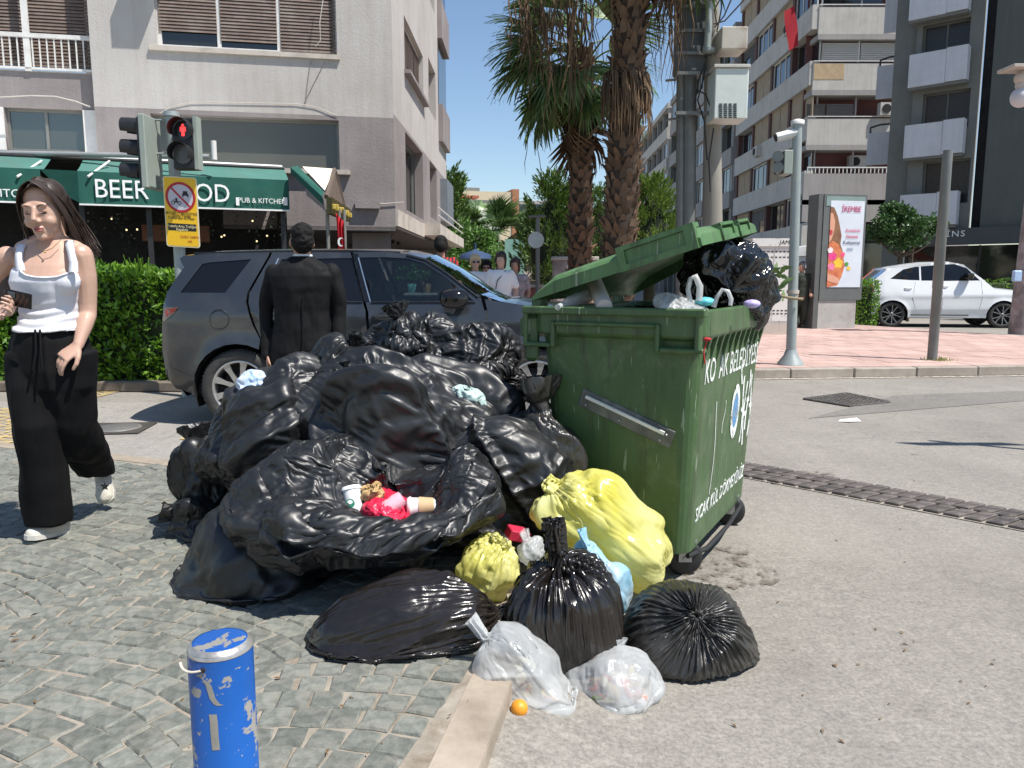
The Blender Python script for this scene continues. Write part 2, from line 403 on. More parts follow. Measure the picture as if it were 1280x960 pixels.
for (x0, y0, x1, y1, w) in ((-20, 512, 30, 555, .5), (90, 500, 135, 489, .3), (225, 548, 275, 546, .10), (330, 500, 560, 498, .15)):
    a, b = G(x0, y0, .012), G(x1, y1, .012); n = Vector((-(b - a).y, (b - a).x, 0)).normalized() * w / 2
    mb.quad(a - n, b - n, b + n, a + n)
mb.build('yellow_road_marking', M_ypaint, kind='structure', origin=(0, 0, 0))
# manhole cover
M_iron = mat('cast_iron', (.075, .068, .062), .6, metal=.4, var=.25, vs=20, bmp=.3, dirt=.5, dirtc=(.25, .22, .18), ds=12)
M_irond = mat('dark_hole', (.01, .01, .01), .9)
c = G(147, 537, .0); t = thing('manhole_cover', 'square iron manhole cover in the road behind the walking woman', 'manhole cover', (c.x, c.y, .012), .12)
mb = MB(); mb.box(-.27, .27, -.27, .27, 0, .006, bev=.002); mb.build('frame', M_iron, t, local=True)
mb = MB(); mb.lathe([(.205, .006), (.2, .012), (.001, .012)], 28)
for k in range(-6, 7):
    for j in range(-6, 7):
        if k * k + j * j < 40: mb.box(k * .028 - .006, k * .028 + .006, j * .028 - .004, j * .028 + .004, .012, .015)
mb.build('lid', mat('worn_iron', (.2, .195, .185), .5, metal=.3, vs=15), t, local=True)
# drain grating of the far right
cs = [G(1005, 499, .006), G(1060, 508, .006), G(1112, 503, .006), G(1058, 492, .006)]
t = thing('gully_grate', 'worn iron gully grate in the road before the red pavement', 'grate', (sum(p.x for p in cs) / 4, sum(p.y for p in cs) / 4, .0))
mb = MB(); mb.add([Vector((p.x, p.y, .006)) for p in cs], [(0, 1, 2, 3)]); mb.build('sump', M_irond, t)
fr = MB(); br = MB()
for i in range(4): fr.tube([cs[i], cs[(i + 1) % 4]], .018, 6)
for k in range(1, 12):
    f = k / 12; br.tube([cs[0].lerp(cs[1], f) + Vector((0, 0, .006)), cs[3].lerp(cs[2], f) + Vector((0, 0, .006))], .011, 5)
for k in range(1, 7):
    f = k / 7; br.tube([cs[0].lerp(cs[3], f) + Vector((0, 0, .008)), cs[1].lerp(cs[2], f) + Vector((0, 0, .008))], .009, 5)
fr.build('frame', M_iron, t); br.build('bars', M_iron, t)
# trench drain: two rows of grating blocks
a, b = G(905, 583.5), G(1300, 656.5); dx = (b - a).normalized(); dn = Vector((-dx.y, dx.x, 0))
t = thing('trench_drain', 'long trench drain with two rows of dark grating blocks across the road', 'drain', (a.x, a.y, 0))
mb = MB(); w = .2; e = b + dx * .5
mb.add([a - dn * w, e - dn * w, e + dn * w, a + dn * w], [(0, 1, 2, 3)]); o = mb.build('channel', mat('drain_bed', (.33, .30, .25), .9, vs=12, var=.3, dirt=.5), t); o.location.z += .005
M_block = mat('grating_block', (.085, .072, .066), .55, var=.35, vs=12, bmp=.3, dirt=.4, dirtc=(.3, .26, .22), ds=14, rand=.3)
n = int((e - a).length / .108); bm_ = None
for i in range(n):
    for r_ in (-1, 1):
        c = a + dx * (.055 + i * .108) + dn * (r_ * .097)
        if bm_ is None:
            mb = MB(); sk = .018
            for k in range(3):
                pass
            vs = [(-.047 - sk, -.088), (.036 - sk, -.088), (.047 + sk, .088), (-.036 + sk, .088)]
            q0 = [Vector((x, y, 0)) for x, y in vs]; q1 = [Vector((x, y, .014)) for x, y in vs]; q2 = [Vector((x * .9, y * .94, .018)) for x, y in vs]
            mb.loft([q0, q1, q2], smooth=False); ob = mb.build('grating_block', M_block, local=True); bm_ = ob.data
        else: ob = bpy.data.objects.new('grating_block', bm_); COL.objects.link(ob)
        ob.parent = t; ob.matrix_local = LRS((c.x - a.x, c.y - a.y, .004 + rnd.uniform(-.002, .001)), (rnd.gauss(0, .015), 0, math.atan2(dx.y, dx.x) + rnd.gauss(0, .02)), (1, 1, 1))
# ---- red tiled pavement at the right
RK0 = G(900, 474.5, 0); RK1 = G(1300, 469.5, 0); RK1.z = 0; rdx = (RK1 - RK0).normalized(); rdn = Vector((-rdx.y, rdx.x, 0))
L0 = RK0 - rdx * 3.6; 
back = [G(1300, 421, PZ), G(1235, 416.5, PZ), G(1070, 405.5, PZ), G(930, 404, PZ)]
mb = MB(); poly = [L0 + rdn * .15, RK1 + rdx * 14 + rdn * .15, back[0] + Vector((9, -1.0, 0)), *back, Vector((L0.x - 1.5, back[3].y, 0))]
mb.prism([(p.x, p.y) for p in poly], PZ - .006)
rp = mb.build('red_pavement', mat('tile_bed', (.36, .26, .22), .9), kind='structure', origin=(0, 0, 0))
M_tile = mat('red_paving_tile', (.44, .285, .24), .85, vs=1.2, var=.14, c2=(.53, .37, .32), bmp=.2, dirt=.5, dirtc=(.45, .36, .30), ds=1.5, island=.10)
tl = MB(); ts = .4
Pp = [Vector((p.x, p.y, 0)) for p in poly]
for i in range(-6, 60):
    for j in range(0, 26):
        c = L0 + rdx * (i * ts + (.2 if j % 2 else 0)) + rdn * (.36 + j * ts)
        if not inside((c.x, c.y), Pp) or not inside((c.x + .2, c.y + .2), Pp): continue
        M = rotz(math.atan2(rdx.y, rdx.x), (c.x, c.y, PZ - .02)); h = .02 + rnd.uniform(-.0015, .003)
        tl.box(-.195, .195, -.195, .195, 0, h, M)
tl.build('paving_tiles', M_tile, rp, kind='stuff')
M_kerb2 = mat('grey_kerb_stone', (.36, .31, .26), .9, vs=4, var=.2, bmp=.4, bs=60, dirt=.7, dirtc=(.2, .17, .13), ds=3, rand=.12)
kr = thing('far_kerb', None, None, (L0.x, L0.y, 0)); kr['kind'] = 'structure'
for i in range(28):
    M = rotz(math.atan2(rdx.y, rdx.x), L0 + rdx * (i * .92)); mb = MB(); j = rnd.uniform(-.008, .008)
    if i in (12,): mb.box(.01, .6, 0 + j, .17, 0, PZ - .03, M, bev=.02)
    else: mb.box(.006, .914, j, .155 + j, 0, PZ + rnd.uniform(-.006, .004), M, bev=.015)
    mb.build('kerb_stone', M_kerb2, kr)
mb = MB(); a = L0 - rdn * .09; b = L0 + rdx * 24 - rdn * .09; mb.add([a, b, b + rdn * .085, a + rdn * .085], [(0, 1, 2, 3)])
for v in range(4): mb.v[v] = (mb.v[v][0], mb.v[v][1], .009)
mb.build('gutter_strip', paint_mat('gutter_white', (.55, .5, .42), .45), kind='structure', origin=(0, 0, 0))
# stains and patched rectangles in the asphalt
M_stain = paint_mat('old_oil_stain', (.15, .125, .10), .56); M_patch = asphalt('asphalt_patch', (.17, .16, .142), (.21, .198, .178), .3)
for (x, y, w, h) in ((905, 712, 62, 30), (1010, 600, 40, 12)):
    q = MB(); q.add([G(x + w * math.cos(a) * (1 + .3 * math.sin(3 * a + x)), y + h * math.sin(a), .0075) for a in [2 * math.pi * k / 20 for k in range(20)]], [tuple(range(20))][::-1]); q.build('oil_stain', M_stain, kind='structure', origin=(0, 0, 0))
q = MB(); q.add([G(1010, 523, .004), G(1290, 500, .004), G(1290, 488, .004), G(1120, 494, .004)], [(0, 1, 2, 3)]); q.build('road_patch', M_patch, kind='structure', origin=(0, 0, 0))
# paper scrap
c = G(1060, 526, .006); mb = MB(); mb.add([(c.x - .11, c.y - .03, .005), (c.x - .02, c.y - .07, .012), (c.x + .12, c.y - .02, .006), (c.x + .1, c.y + .04, .03), (c.x - .05, c.y + .06, .008)], [(0, 1, 3, 4), (1, 2, 3)])
mb.build('paper_scrap', mat('white_paper', (.8, .79, .76), .9), label='crumpled white paper scrap lying on the asphalt', cat='litter')
# ================================================================ FILM SIMULATION (bags)
def vnoise(P, scale, seed=0, octv=3):
    """cheap smooth 3-D noise for numpy points: sums of sines with random directions"""
    g = np.random.RandomState(seed); out = np.zeros(P.shape[:-1]); a = 1.; f = scale
    for _ in range(octv):
        for k in range(5):
            d = g.normal(size=3); d /= np.linalg.norm(d); out += a / 3 * np.sin((P @ d) * f + g.uniform(0, 6.28) + 1.3 * np.sin((P @ g.normal(size=3)) * f * .6))
        a *= .5; f *= 1.9
    return out
def up2(P, closed):
    """subdivide a (M,N,3) grid by two"""
    M_, N_, _ = P.shape
    if closed: Q = np.empty((M_, N_ * 2, 3)); Q[:, ::2] = P; Q[:, 1::2] = (9 * (P + np.roll(P, -1, 1)) - np.roll(P, 1, 1) - np.roll(P, -2, 1)) / 16
    else: Q = np.empty((M_, N_ * 2 - 1, 3)); Q[:, ::2] = P; Q[:, 1::2] = (P[:, 1:] + P[:, :-1]) / 2
    S = np.empty((M_ * 2 - 1, Q.shape[1], 3)); S[::2] = Q; mid = (Q[1:] + Q[:-1]) / 2
    if M_ > 3: mid[1:-1] = (9 * (Q[2:-1] + Q[1:-2]) - Q[:-3] - Q[3:]) / 16
    S[1::2] = mid; return S
def relax(P, T, eu, ev, it, gk, bk, closed=True, zmin=None, cap=1.7, tube=0, seed=0, jit=.004):
    """film held loosely to the target T; its rest size is eu / ev times the target's, so it buckles into folds.
    tube > 0: the film keeps the width of a tube where the target narrows (gathers at a knot)"""
    M_, N_, _ = P.shape
    nx = lambda A: np.roll(A, -1, 1)
    Lu = np.linalg.norm(nx(T) - T, axis=2) if closed else np.linalg.norm(T[:, 1:] - T[:, :-1], axis=2)
    Lv = np.linalg.norm(T[1:] - T[:-1], axis=2)
    Ru = Lu * eu; Rv = Lv * ev
    if tube: Ru = np.maximum(Ru, np.minimum(Lu * cap, np.median(Lu) * tube))
    if closed: D1 = np.sqrt(Ru[:-1] ** 2 + Rv ** 2); D2 = D1
    else: D1 = np.sqrt(Ru[:-1] ** 2 + Rv[:, :-1] ** 2); D2 = np.sqrt(Ru[:-1] ** 2 + Rv[:, 1:] ** 2)
    Nn = np.cross(nx(T) - T, np.roll(T, -1, 0) - T); Nn /= np.linalg.norm(Nn, axis=2, keepdims=True) + 1e-9
    P = P + Nn * (jit * vnoise(T, 30, seed, 3))[..., None]
    def pull(A, B, r, k):
        d = B - A; l = np.linalg.norm(d, axis=2, keepdims=True) + 1e-9
        return d * ((l - r[..., None]) / l * .5 * k)
    e = slice(0, None, 2); o = slice(1, None, 2)
    for t in range(it):
        acc = np.zeros_like(P)
        if closed:
            c = pull(P, nx(P), Ru, 1); acc += c; acc -= np.roll(c, 1, 1)
            c = pull(P[:-1], nx(P)[1:], D1, .6); acc[:-1] += c; acc[1:] -= np.roll(c, 1, 1)
            c = pull(nx(P)[:-1], P[1:], D2, .6); acc[:-1] += np.roll(c, 1, 1); acc[1:] -= c
            c = pull(P, np.roll(P, -2, 1), Ru + np.roll(Ru, -1, 1), bk); acc += c; acc -= np.roll(c, 2, 1)
        else:
            c = pull(P[:, :-1], P[:, 1:], Ru, 1); acc[:, :-1] += c; acc[:, 1:] -= c
            c = pull(P[:-1, :-1], P[1:, 1:], D1, .6); acc[:-1, :-1] += c; acc[1:, 1:] -= c
            c = pull(P[:-1, 1:], P[1:, :-1], D2, .6); acc[:-1, 1:] += c; acc[1:, :-1] -= c
            c = pull(P[:, :-2], P[:, 2:], Ru[:, 1:] + Ru[:, :-1], bk); acc[:, :-2] += c; acc[:, 2:] -= c
        c = pull(P[:-1], P[1:], Rv, 1); acc[:-1] += c; acc[1:] -= c
        c = pull(P[:-2], P[2:], Rv[1:] + Rv[:-1], bk); acc[:-2] += c; acc[2:] -= c
        P = P + acc * .42
        P = P + (T - P) * gk
        if zmin is not None: P[..., 2] = np.maximum(P[..., 2], zmin)
    return P
def ridge_field(P, d, scale, seed, stretch=5., k=2.2, pw=2.0):
    """long sharp creases running along d"""
    d = np.array(d, float); d /= np.linalg.norm(d); Q = P - (P @ d)[..., None] * d * (1 - 1 / stretch); n = vnoise(Q, scale, seed, 2)
    return np.clip(1 - np.abs(n) * k, 0, 1) ** pw
def crease(T, P, specs):
    """specs: (direction, scale, amplitude, seed[, stretch]); 'mer' as direction = creases fanning out of the knot"""
    Nn = np.cross(np.roll(T, -1, 1) - np.roll(T, 1, 1), np.gradient(T, axis=0)); Nn /= np.linalg.norm(Nn, axis=2, keepdims=True) + 1e-9
    c = T.reshape(-1, 3).mean(0); sg = np.sign(((T - c) * Nn).sum(2).mean()) or 1.; M_, N_, _ = T.shape; h = np.zeros((M_, N_))
    for sp in specs:
        d, sc, am, sd = sp[:4]; st = sp[4] if len(sp) > 4 else 5.
        if isinstance(d, str):
            th = np.arange(N_) * 2 * math.pi / N_; g = np.random.RandomState(sd); v = np.linspace(0, 1, M_)[:, None]; n = 0
            for k in range(5): n = n + np.sin(th[None] * int(sc * g.uniform(.4, 1.5)) + g.uniform(0, 6.3) + g.uniform(1, 3) * np.sin(v * g.uniform(2, 5)) ) * .55
            w = np.exp(-((v - .82) / .34) ** 2); h += am * w * (np.clip(1 - np.abs(n) * 1.6, 0, 1) ** 1.5 - .3)
        else: h += 1.35 * am * (ridge_field(T, d, sc, sd, st, 1.5, 1.15) - .35)
    D_ = Nn * (sg * h)[..., None]; return T + D_, P + D_
def film(T0, eu=1.12, ev=1.1, levels=3, its=(60, 36, 18, 12), gks=(.02, .03, .05, .06), bk=.12, closed=True, zmin=None, tube=0, seed=0, cap=1.7, jit=.006, grow=(0, .015, .03, .03), cr=None, crl=2, fine=.45):
    T = T0; P = T0.copy()
    for l in range(levels):
        if l: T = up2(T, closed); P = up2(P, closed)
        if cr and l == crl: T, P = crease(T, P, cr)
        P = relax(P, T, eu + grow[l], ev + grow[l], its[l], gks[min(l, len(gks) - 1)], bk * (1, .7, .5, .4)[l], closed, zmin, cap, tube, seed + l, jit / (l + 1))
    if fine and levels > 2:
        g = np.random.RandomState(seed + 7); Nn = np.cross(np.roll(P, -1, 1) - np.roll(P, 1, 1), np.gradient(P, axis=0)); Nn /= np.linalg.norm(Nn, axis=2, keepdims=True) + 1e-9; h = 0
        sg = np.sign(((P - P.reshape(-1, 3).mean(0)) * Nn).sum(2).mean()) or 1.; env = np.clip(.5 + .6 * vnoise(P, 6, seed + 9, 1), 0, 1)
        base = np.array(cr[0][0], float) if cr and not isinstance(cr[0][0], str) else None
        for k in range(6):
            d = g.normal(size=3); d[2] *= .7
            if base is not None and k < 4: d = base * 1.6 + d * (.25 + .15 * k)
            sc = g.uniform(4.5, 8) if k < 3 else g.uniform(9, 16); e_ = env if k % 2 else 1 - env
            h = h + (.016 if k < 3 else .007) * fine * (ridge_field(P, d, sc, seed + 20 + k, 7, 2.0, 1.1) - .2) * (.35 + .65 * e_)
        P = P + Nn * (sg * h)[..., None]
        if zmin is not None: P[..., 2] = np.maximum(P[..., 2], zmin)
    return P
def bag_target(c, r, axis, M_=30, N_=40, neck=.06, tail=.09, lump=.12, seed=0, zmin=None, sq=2.3, flat=.0, necr=.022, tailr=.05, nk=.82, roll=0, lf=7):
    """closed bag: bottom pole at -axis, gathered neck at +axis with a loose tail"""
    axis = Vector(axis).normalized(); q = axis.to_track_quat('Z', 'Y') ; RM = np.array((q.to_matrix() @ Matrix.Rotation(roll, 3, 'Z')))
    P = np.zeros((M_, N_, 3)); th = np.arange(N_) * 2 * math.pi / N_
    for i in range(M_):
        v = i / (M_ - 1)
        if v <= nk:
            a = v / nk * math.pi * .965 + .035 * math.pi * 0 + .02; 
            rr = abs(math.sin(a)) ** (2 / sq); z = -math.cos(a)
            z = math.copysign(abs(z) ** (2 / sq), z) * 1.0
            rr = max(rr, necr / r[0] if v > .5 else .01); zz = z * r[2]
        else:
            w = (v - nk) / (1 - nk); rr = (necr + (tailr - necr) * w ** .8) / r[0]; zz = r[2] * .995 + neck * .3 + w * (tail + neck * .7)
        P[i, :, 0] = rr * r[0] * np.cos(th); P[i, :, 1] = rr * r[1] * np.sin(th); P[i, :, 2] = zz
        if v > nk: P[i, :, 0] *= 1 + .5 * np.sin(th * 3 + seed); P[i, :, 1] *= .6
    f = 1 + lump * vnoise(P / max(r), lf * .45, seed, 2)
    body = np.clip((nk - np.linspace(0, 1, M_)) / .1, 0, 1)[:, None]
    f = 1 + (f - 1) * body; P = P * f[..., None]
    P = P @ RM.T + np.array(c)
    if zmin is not None: P = squash(P, zmin, c)
    return P
def squash(P, zmin, c):
    low = P[..., 2] < zmin + .05; z = P[..., 2]
    z2 = np.where(low, zmin + .05 * np.exp(np.clip((z - zmin - .05) / .05, -6, 0)), z)
    k = np.clip((zmin + .12 - z) / .2, 0, 1) * .12
    P[..., 0] += (P[..., 0] - c[0]) * k; P[..., 1] += (P[..., 1] - c[1]) * k; P[..., 2] = z2; return P
M_black = plastic_mat('black_bag_film', (.0085, .009, .010), .42, crinkle=.10, cs=60, c2=(.015, .0155, .0165))
M_black2 = plastic_mat('glossy_black_film', (.011, .009, .0085), .22, crinkle=.16, cs=90, c2=(.020, .016, .0135))
M_black3 = plastic_mat('dusty_black_film', (.013, .013, .0125), .34, crinkle=.3, cs=120, c2=(.042, .039, .034))
M_yel = plastic_mat('yellow_film', (.74, .68, .10), .3, trans=.4, crinkle=.2, c2=(.86, .86, .46), cs=50)
M_whi = plastic_mat('white_film', (.62, .64, .64), .28, trans=.3, alpha=.62, crinkle=.2, c2=(.74, .76, .76))
def put_bag(name, T, m, label, cat='bag', parent=None, fill=None, **kw):
    P = film(T, **kw); o = grid_obj(name, P, m, label=label, cat=cat, parent=parent); return o, P
# ================================================================ THE PILE
def C3(px, py, Y): v = D(px, py, Y); return (v.x, v.y, v.z)
import time; _t = time.time()
# lying behind / below first
put_bag('rubbish_bag', bag_target(C3(545, 600, 4.15), (.55, .42, .42), (.1, .3, 1), seed=3, zmin=PZ, tail=.0, neck=.02), M_black, 'big black bag low at the back of the pile, mostly hidden behind the others', eu=1.1, ev=1.1, zmin=PZ, seed=3, levels=2)
put_bag('rubbish_bag', bag_target(C3(640, 615, 3.95), (.22, .22, .36), (.25, .1, 1), seed=5, zmin=0, tail=.04, neck=.02, tailr=.06, lump=.2), M_black3, 'black bag squeezed upright between the pile and the green container', eu=1.2, ev=1.1, zmin=0, seed=5, cr=[((.3, 0, 1), 9, .03, 5, 4), ((-.5, 0, 1), 14, .02, 6, 4)])
put_bag('rubbish_bag', bag_target(C3(560, 466, 4.12), (.20, .26, .42), (.95, .0, -.22), seed=8, tail=.02, neck=.02, lump=.24, lf=8), M_black, 'crumpled black bag on the very top of the pile in front of the grey car', eu=1.22, ev=1.12, seed=8, gks=(.012, .02, .04), jit=.01, levels=4, cr=[((1, 0, -.25), 9, .045, 81, 6), ((.6, 0, .7), 12, .03, 82, 4), ((.3, .2, 1), 20, .012, 83, 4)])
put_bag('rubbish_bag', bag_target(C3(508, 428, 4.0), (.10, .12, .13), (-.3, .0, 1), seed=9, tail=.06, neck=.02, lump=.3, lf=6, tailr=.08), M_black, 'small upright knot of black film at the upper left of the topmost bag', eu=1.25, ev=1.15, seed=9, jit=.012, cr=[((.2, 0, 1), 16, .02, 85, 4)])
put_bag('rubbish_bag', bag_target(C3(360, 548, 3.58), (.32, .34, .40), (.72, -.1, .62), seed=11, lump=.15, zmin=PZ, tail=.04, neck=.03, tailr=.08), M_black, 'black bag forming the upper left shoulder of the pile', eu=1.13, ev=1.05, seed=11, gks=(.015, .02, .04), jit=.008, levels=4, cr=[((.8, 0, .55), 6, .045, 111, 7), ((-.2, .2, 1), 9, .025, 112, 5), ((1, .3, .1), 17, .012, 113, 5)])
put_bag('rubbish_bag', bag_target(C3(412, 486, 3.62), (.13, .13, .20), (.5, .0, .75), seed=14, lump=.3, tail=.08, neck=.02, tailr=.10, lf=6), M_black, 'loose gathered end of black film on the crest between the two upper bags', eu=1.25, ev=1.1, seed=14, jit=.012, cr=[((.4, 0, 1), 13, .03, 141, 5), ((1, 0, 0), 13, .02, 142, 4)])
put_bag('rubbish_bag', bag_target(C3(618, 612, 3.40), (.27, .34, .40), (-.8, .0, .55), seed=23, lump=.16, zmin=PZ, tail=.05, neck=.03, lf=6, tailr=.08), M_black, 'black bag bulging out in the right middle of the pile above the red carton', eu=1.08, ev=1.03, seed=23, gks=(.012, .02, .04), levels=4, cr=[((.9, -.1, -.5), 6, .05, 231, 8), ((.5, -.2, -1), 9, .03, 232, 6), ((.9, .1, .3), 15, .014, 233, 5)])
put_bag('rubbish_bag', bag_target(C3(500, 520, 3.50), (.18, .16, .26), (-.6, -.3, .5), seed=27, lump=.3, tail=.08, neck=.02, lf=7, tailr=.10), M_black, 'crumpled loose black film lying across the crest of the big middle bag', eu=1.25, ev=1.1, seed=27, jit=.012, levels=4, cr=[((.8, -.1, -.5), 9, .04, 271, 6), ((.2, -.2, -1), 13, .02, 272, 5)])
put_bag('rubbish_bag', bag_target(C3(530, 562, 3.55), (.39, .40, .56), (-.88, .0, .46), seed=21, lump=.14, zmin=PZ, tail=.03, neck=.03, lf=6), M_black, 'largest black bag draped over the middle of the pile in long diagonal folds', eu=1.13, ev=1.03, seed=21, gks=(.012, .02, .04), jit=.008, levels=4, cr=[((.9, -.1, -.45), 5, .075, 211, 8), ((.95, .0, -.15), 8, .045, 212, 7), ((.3, -.2, -1), 9, .03, 213, 5), ((.8, .1, .5), 16, .016, 214, 5)])
put_bag('rubbish_bag', bag_target(C3(684, 588, 3.45), (.105, .16, .30), (-.1, .1, 1), seed=25, lump=.15, zmin=0, tail=.08, tailr=.07), M_black3, 'narrow black bag standing between the big bag and the yellow bag', eu=1.14, ev=1.05, seed=25, cr=[((-.15, 0, 1), 12, .03, 251, 6), ((.4, 0, 1), 18, .015, 252, 5)])
put_bag('rubbish_bag', bag_target(C3(322, 715, 3.05), (.29, .26, .30), (.35, .2, .8), seed=31, lump=.1, zmin=PZ, tail=.0), M_black, 'smooth sagging black bag at the left foot of the pile on the setts', eu=1.06, ev=1.03, seed=31, zmin=PZ, cr=[((.5, 0, 1), 5, .035, 311, 6), ((.9, 0, .6), 9, .012, 312, 6)])
put_bag('rubbish_bag', bag_target(C3(507, 797, 2.53), (.215, .205, .315), (.97, .1, .24), seed=41, lump=.10, zmin=PZ, tail=.06, neck=.05, lf=6), M_black2, 'thin black bag lying on its side under the open bag', eu=1.08, ev=1.03, seed=41, zmin=PZ, tube=.8, cap=1.45, levels=4, cr=[((1, 0, .2), 8, .022, 411, 8), ((.9, 0, .5), 15, .012, 412, 6), ('mer', 16, .015, 413)])
# open bag
def open_bag():
    M_, N_ = 40, 56; th = np.arange(N_) * 2 * math.pi / N_; P = np.zeros((M_, N_, 3))
    c = np.array(C3(440, 690, 3.02)); c[2] = .235; oc = np.array(C3(488, 640, 3.02))
    prof = [(0, .02, .0), (.08, .40, .0), (.2, .66, .05), (.34, .88, .14), (.5, 1.02, .27), (.60, .93, .37), (.68, .80, .44), (.74, .68, .455), (.80, .57, .435), (.88, .47, .39), (1, .04, .33)]
    for i in range(M_):
        v = i / (M_ - 1)
        for a, b in zip(prof, prof[1:]):
            if a[0] <= v <= b[0]: w = (v - a[0]) / (b[0] - a[0]); w = w * w * (3 - 2 * w); rr = a[1] + (b[1] - a[1]) * w; z = a[2] + (b[2] - a[2]) * w; break
        k = min(1, max(0, (v - .35) / .4)); k2 = min(1, max(0, (v - .6) / .2))
        rx, ry = .50 * (1 - .12 * k2), .40 * (1 - .1 * k2)
        X = c[0] + (oc[0] - c[0]) * k + rr * rx * np.cos(th); Y = c[1] + rr * ry * np.sin(th)
        sn = np.sin(th); Z = c[2] + z + k * (.23 * np.minimum(sn, 0) + .02 * np.maximum(sn, 0) - .045 * np.cos(th) + .025 * np.sin(3 * th + 1))
        P[i] = np.stack([X, Y, Z], 1)
    P += (vnoise(P, 7, 77, 2) * .035)[..., None] * np.array([1, 1, .7])
    return P
OB, OBP = put_bag('open_rubbish_bag', open_bag(), M_black, 'gaping black bag on the left front of the pile with coffee cups inside', eu=1.11, ev=1.06, seed=51, gks=(.014, .02, .04), jit=.010, levels=4, cr=[((1, 0, -.15), 6, .035, 511, 8), ((.1, -.3, 1), 8, .03, 512, 6), ((.9, .2, .35), 13, .018, 513, 6), ((.2, .5, .5), 20, .008, 514, 5)])
# flap at the left
put_bag('rubbish_bag', bag_target(C3(262, 612, 3.72), (.11, .14, .25), (-.15, .1, .9), seed=61, lump=.3, tail=.07, neck=.02, zmin=PZ, tailr=.07), M_black, 'limp half empty black bag sticking up at the far left of the pile', eu=1.15, ev=1.08, seed=61, zmin=PZ, cr=[((0, 0, 1), 9, .04, 611, 6), ((.7, 0, .7), 12, .02, 612, 5)])
put_bag('rubbish_bag', bag_target(C3(242, 646, 3.6), (.13, .12, .07), (-.6, -.2, .2), seed=62, lump=.3, tail=.06, neck=.02, zmin=PZ, tailr=.08), M_black, 'small flat black bag end lying on the setts at the far left of the pile', eu=1.15, ev=1.08, seed=62, zmin=PZ, cr=[((1, 0, .4), 12, .03, 621, 5)])
# yellow
put_bag('yellow_bag', fine=.6, T=bag_target(C3(762, 660, 3.12), (.195, .16, .285), (-.74, .0, .56), seed=71, lump=.13, tail=.03, neck=.02, zmin=0.02, necr=.05, lf=11, sq=2.9), m=M_yel, label='large bright yellow bag leaning against the green container', eu=1.08, ev=1.04, seed=71, tube=.9, cap=1.5, cr=[((.8, 0, -.6), 8, .02, 711, 7), ((.3, 0, -1), 13, .012, 712, 5), ('mer', 14, .02, 713)])
put_bag('yellow_bag', fine=.6, T=bag_target(C3(608, 714, 2.86), (.125, .11, .115), (.35, .1, .8), seed=72, lump=.14, tail=.01, neck=.01, necr=.03, lf=9), m=M_yel, label='small bright yellow bag wedged beside the open black bag', eu=1.10, ev=1.05, seed=72, tube=1., cap=1.6, cr=[((.5, 0, 1), 14, .016, 721, 6), ('mer', 12, .02, 722)])
# white
put_bag('white_bag', fine=.5, T=bag_target(C3(655, 860, 2.31), (.125, .125, .20), (-.55, .1, .72), seed=81, lump=.12, tail=.05, neck=.03, zmin=.04, necr=.02, tailr=.03), m=M_whi, label='translucent white bag slumped over the kerb with food scraps showing', eu=1.08, ev=1.05, seed=81, tube=.8, cr=[((.6, 0, -.7), 10, .018, 811, 7), ((.9, 0, .1), 16, .010, 812, 5)])
put_bag('white_bag', fine=.5, T=bag_target(C3(766, 864, 2.40), (.14, .135, .13), (-.1, .3, .9), seed=82, lump=.13, tail=.02, neck=.02, zmin=.005), m=M_whi, label='translucent white bag on the asphalt under the knotted black bag', eu=1.08, ev=1.05, seed=82, cr=[((.5, 0, -.8), 11, .016, 821, 6), ((.9, 0, .3), 17, .008, 822, 5)])
put_bag('white_bag', fine=.5, T=bag_target(C3(752, 730, 2.80), (.10, .08, .15), (-.35, .1, .9), seed=83, lump=.18, tail=.05, neck=.02, tailr=.03), m=plastic_mat('white_blue_film', (.62, .68, .70), .3, trans=.25, crinkle=.2, c2=(.12, .5, .72)), label='crumpled white bag with blue print behind the knotted black bag', eu=1.1, ev=1.06, seed=83, cr=[((.2, 0, 1), 13, .02, 831, 5)])
put_bag('white_bag', fine=.5, T=bag_target(C3(664, 690, 2.92), (.06, .05, .05), (-.3, .1, .9), seed=84, lump=.25, tail=.02, neck=.02, tailr=.03), m=M_whi, label='scrap of white film between the small yellow bag and the knot', eu=1.1, ev=1.06, seed=84, levels=2)
# knotted ones
put_bag('knotted_bag', fine=.3, T=bag_target(C3(705, 772, 2.56), (.212, .19, .195), (-.12, -.02, 1), seed=91, lump=.10, tail=.10, neck=.06, necr=.02, tailr=.038, M_=34, N_=48, lf=6, sq=2.5), m=M_black2, label='shiny knotted black bag with its tail standing up at the centre front', eu=1.05, ev=1.02, seed=91, tube=1.0, cap=2.0, levels=4, cr=[('mer', 13, .035, 911), ('mer', 30, .012, 912), ((.1, 0, 1), 9, .014, 913, 6)])
put_bag('knotted_bag', fine=.3, T=bag_target(C3(858, 802, 2.66), (.228, .22, .185), (.03, -.62, .78), seed=95, lump=.06, tail=.008, neck=.002, necr=.012, tailr=.02, zmin=.004, M_=34, N_=52, sq=2.5), m=M_black3, label='round dusty black bag with radiating pleats lying right of the others', eu=1.04, ev=1.02, seed=95, tube=1.0, cap=1.9, zmin=.004, levels=4, cr=[('mer', 26, .016, 951), ('mer', 55, .009, 952), ((.5, .2, .3), 11, .012, 953, 4)])
print('bags', time.time() - _t)
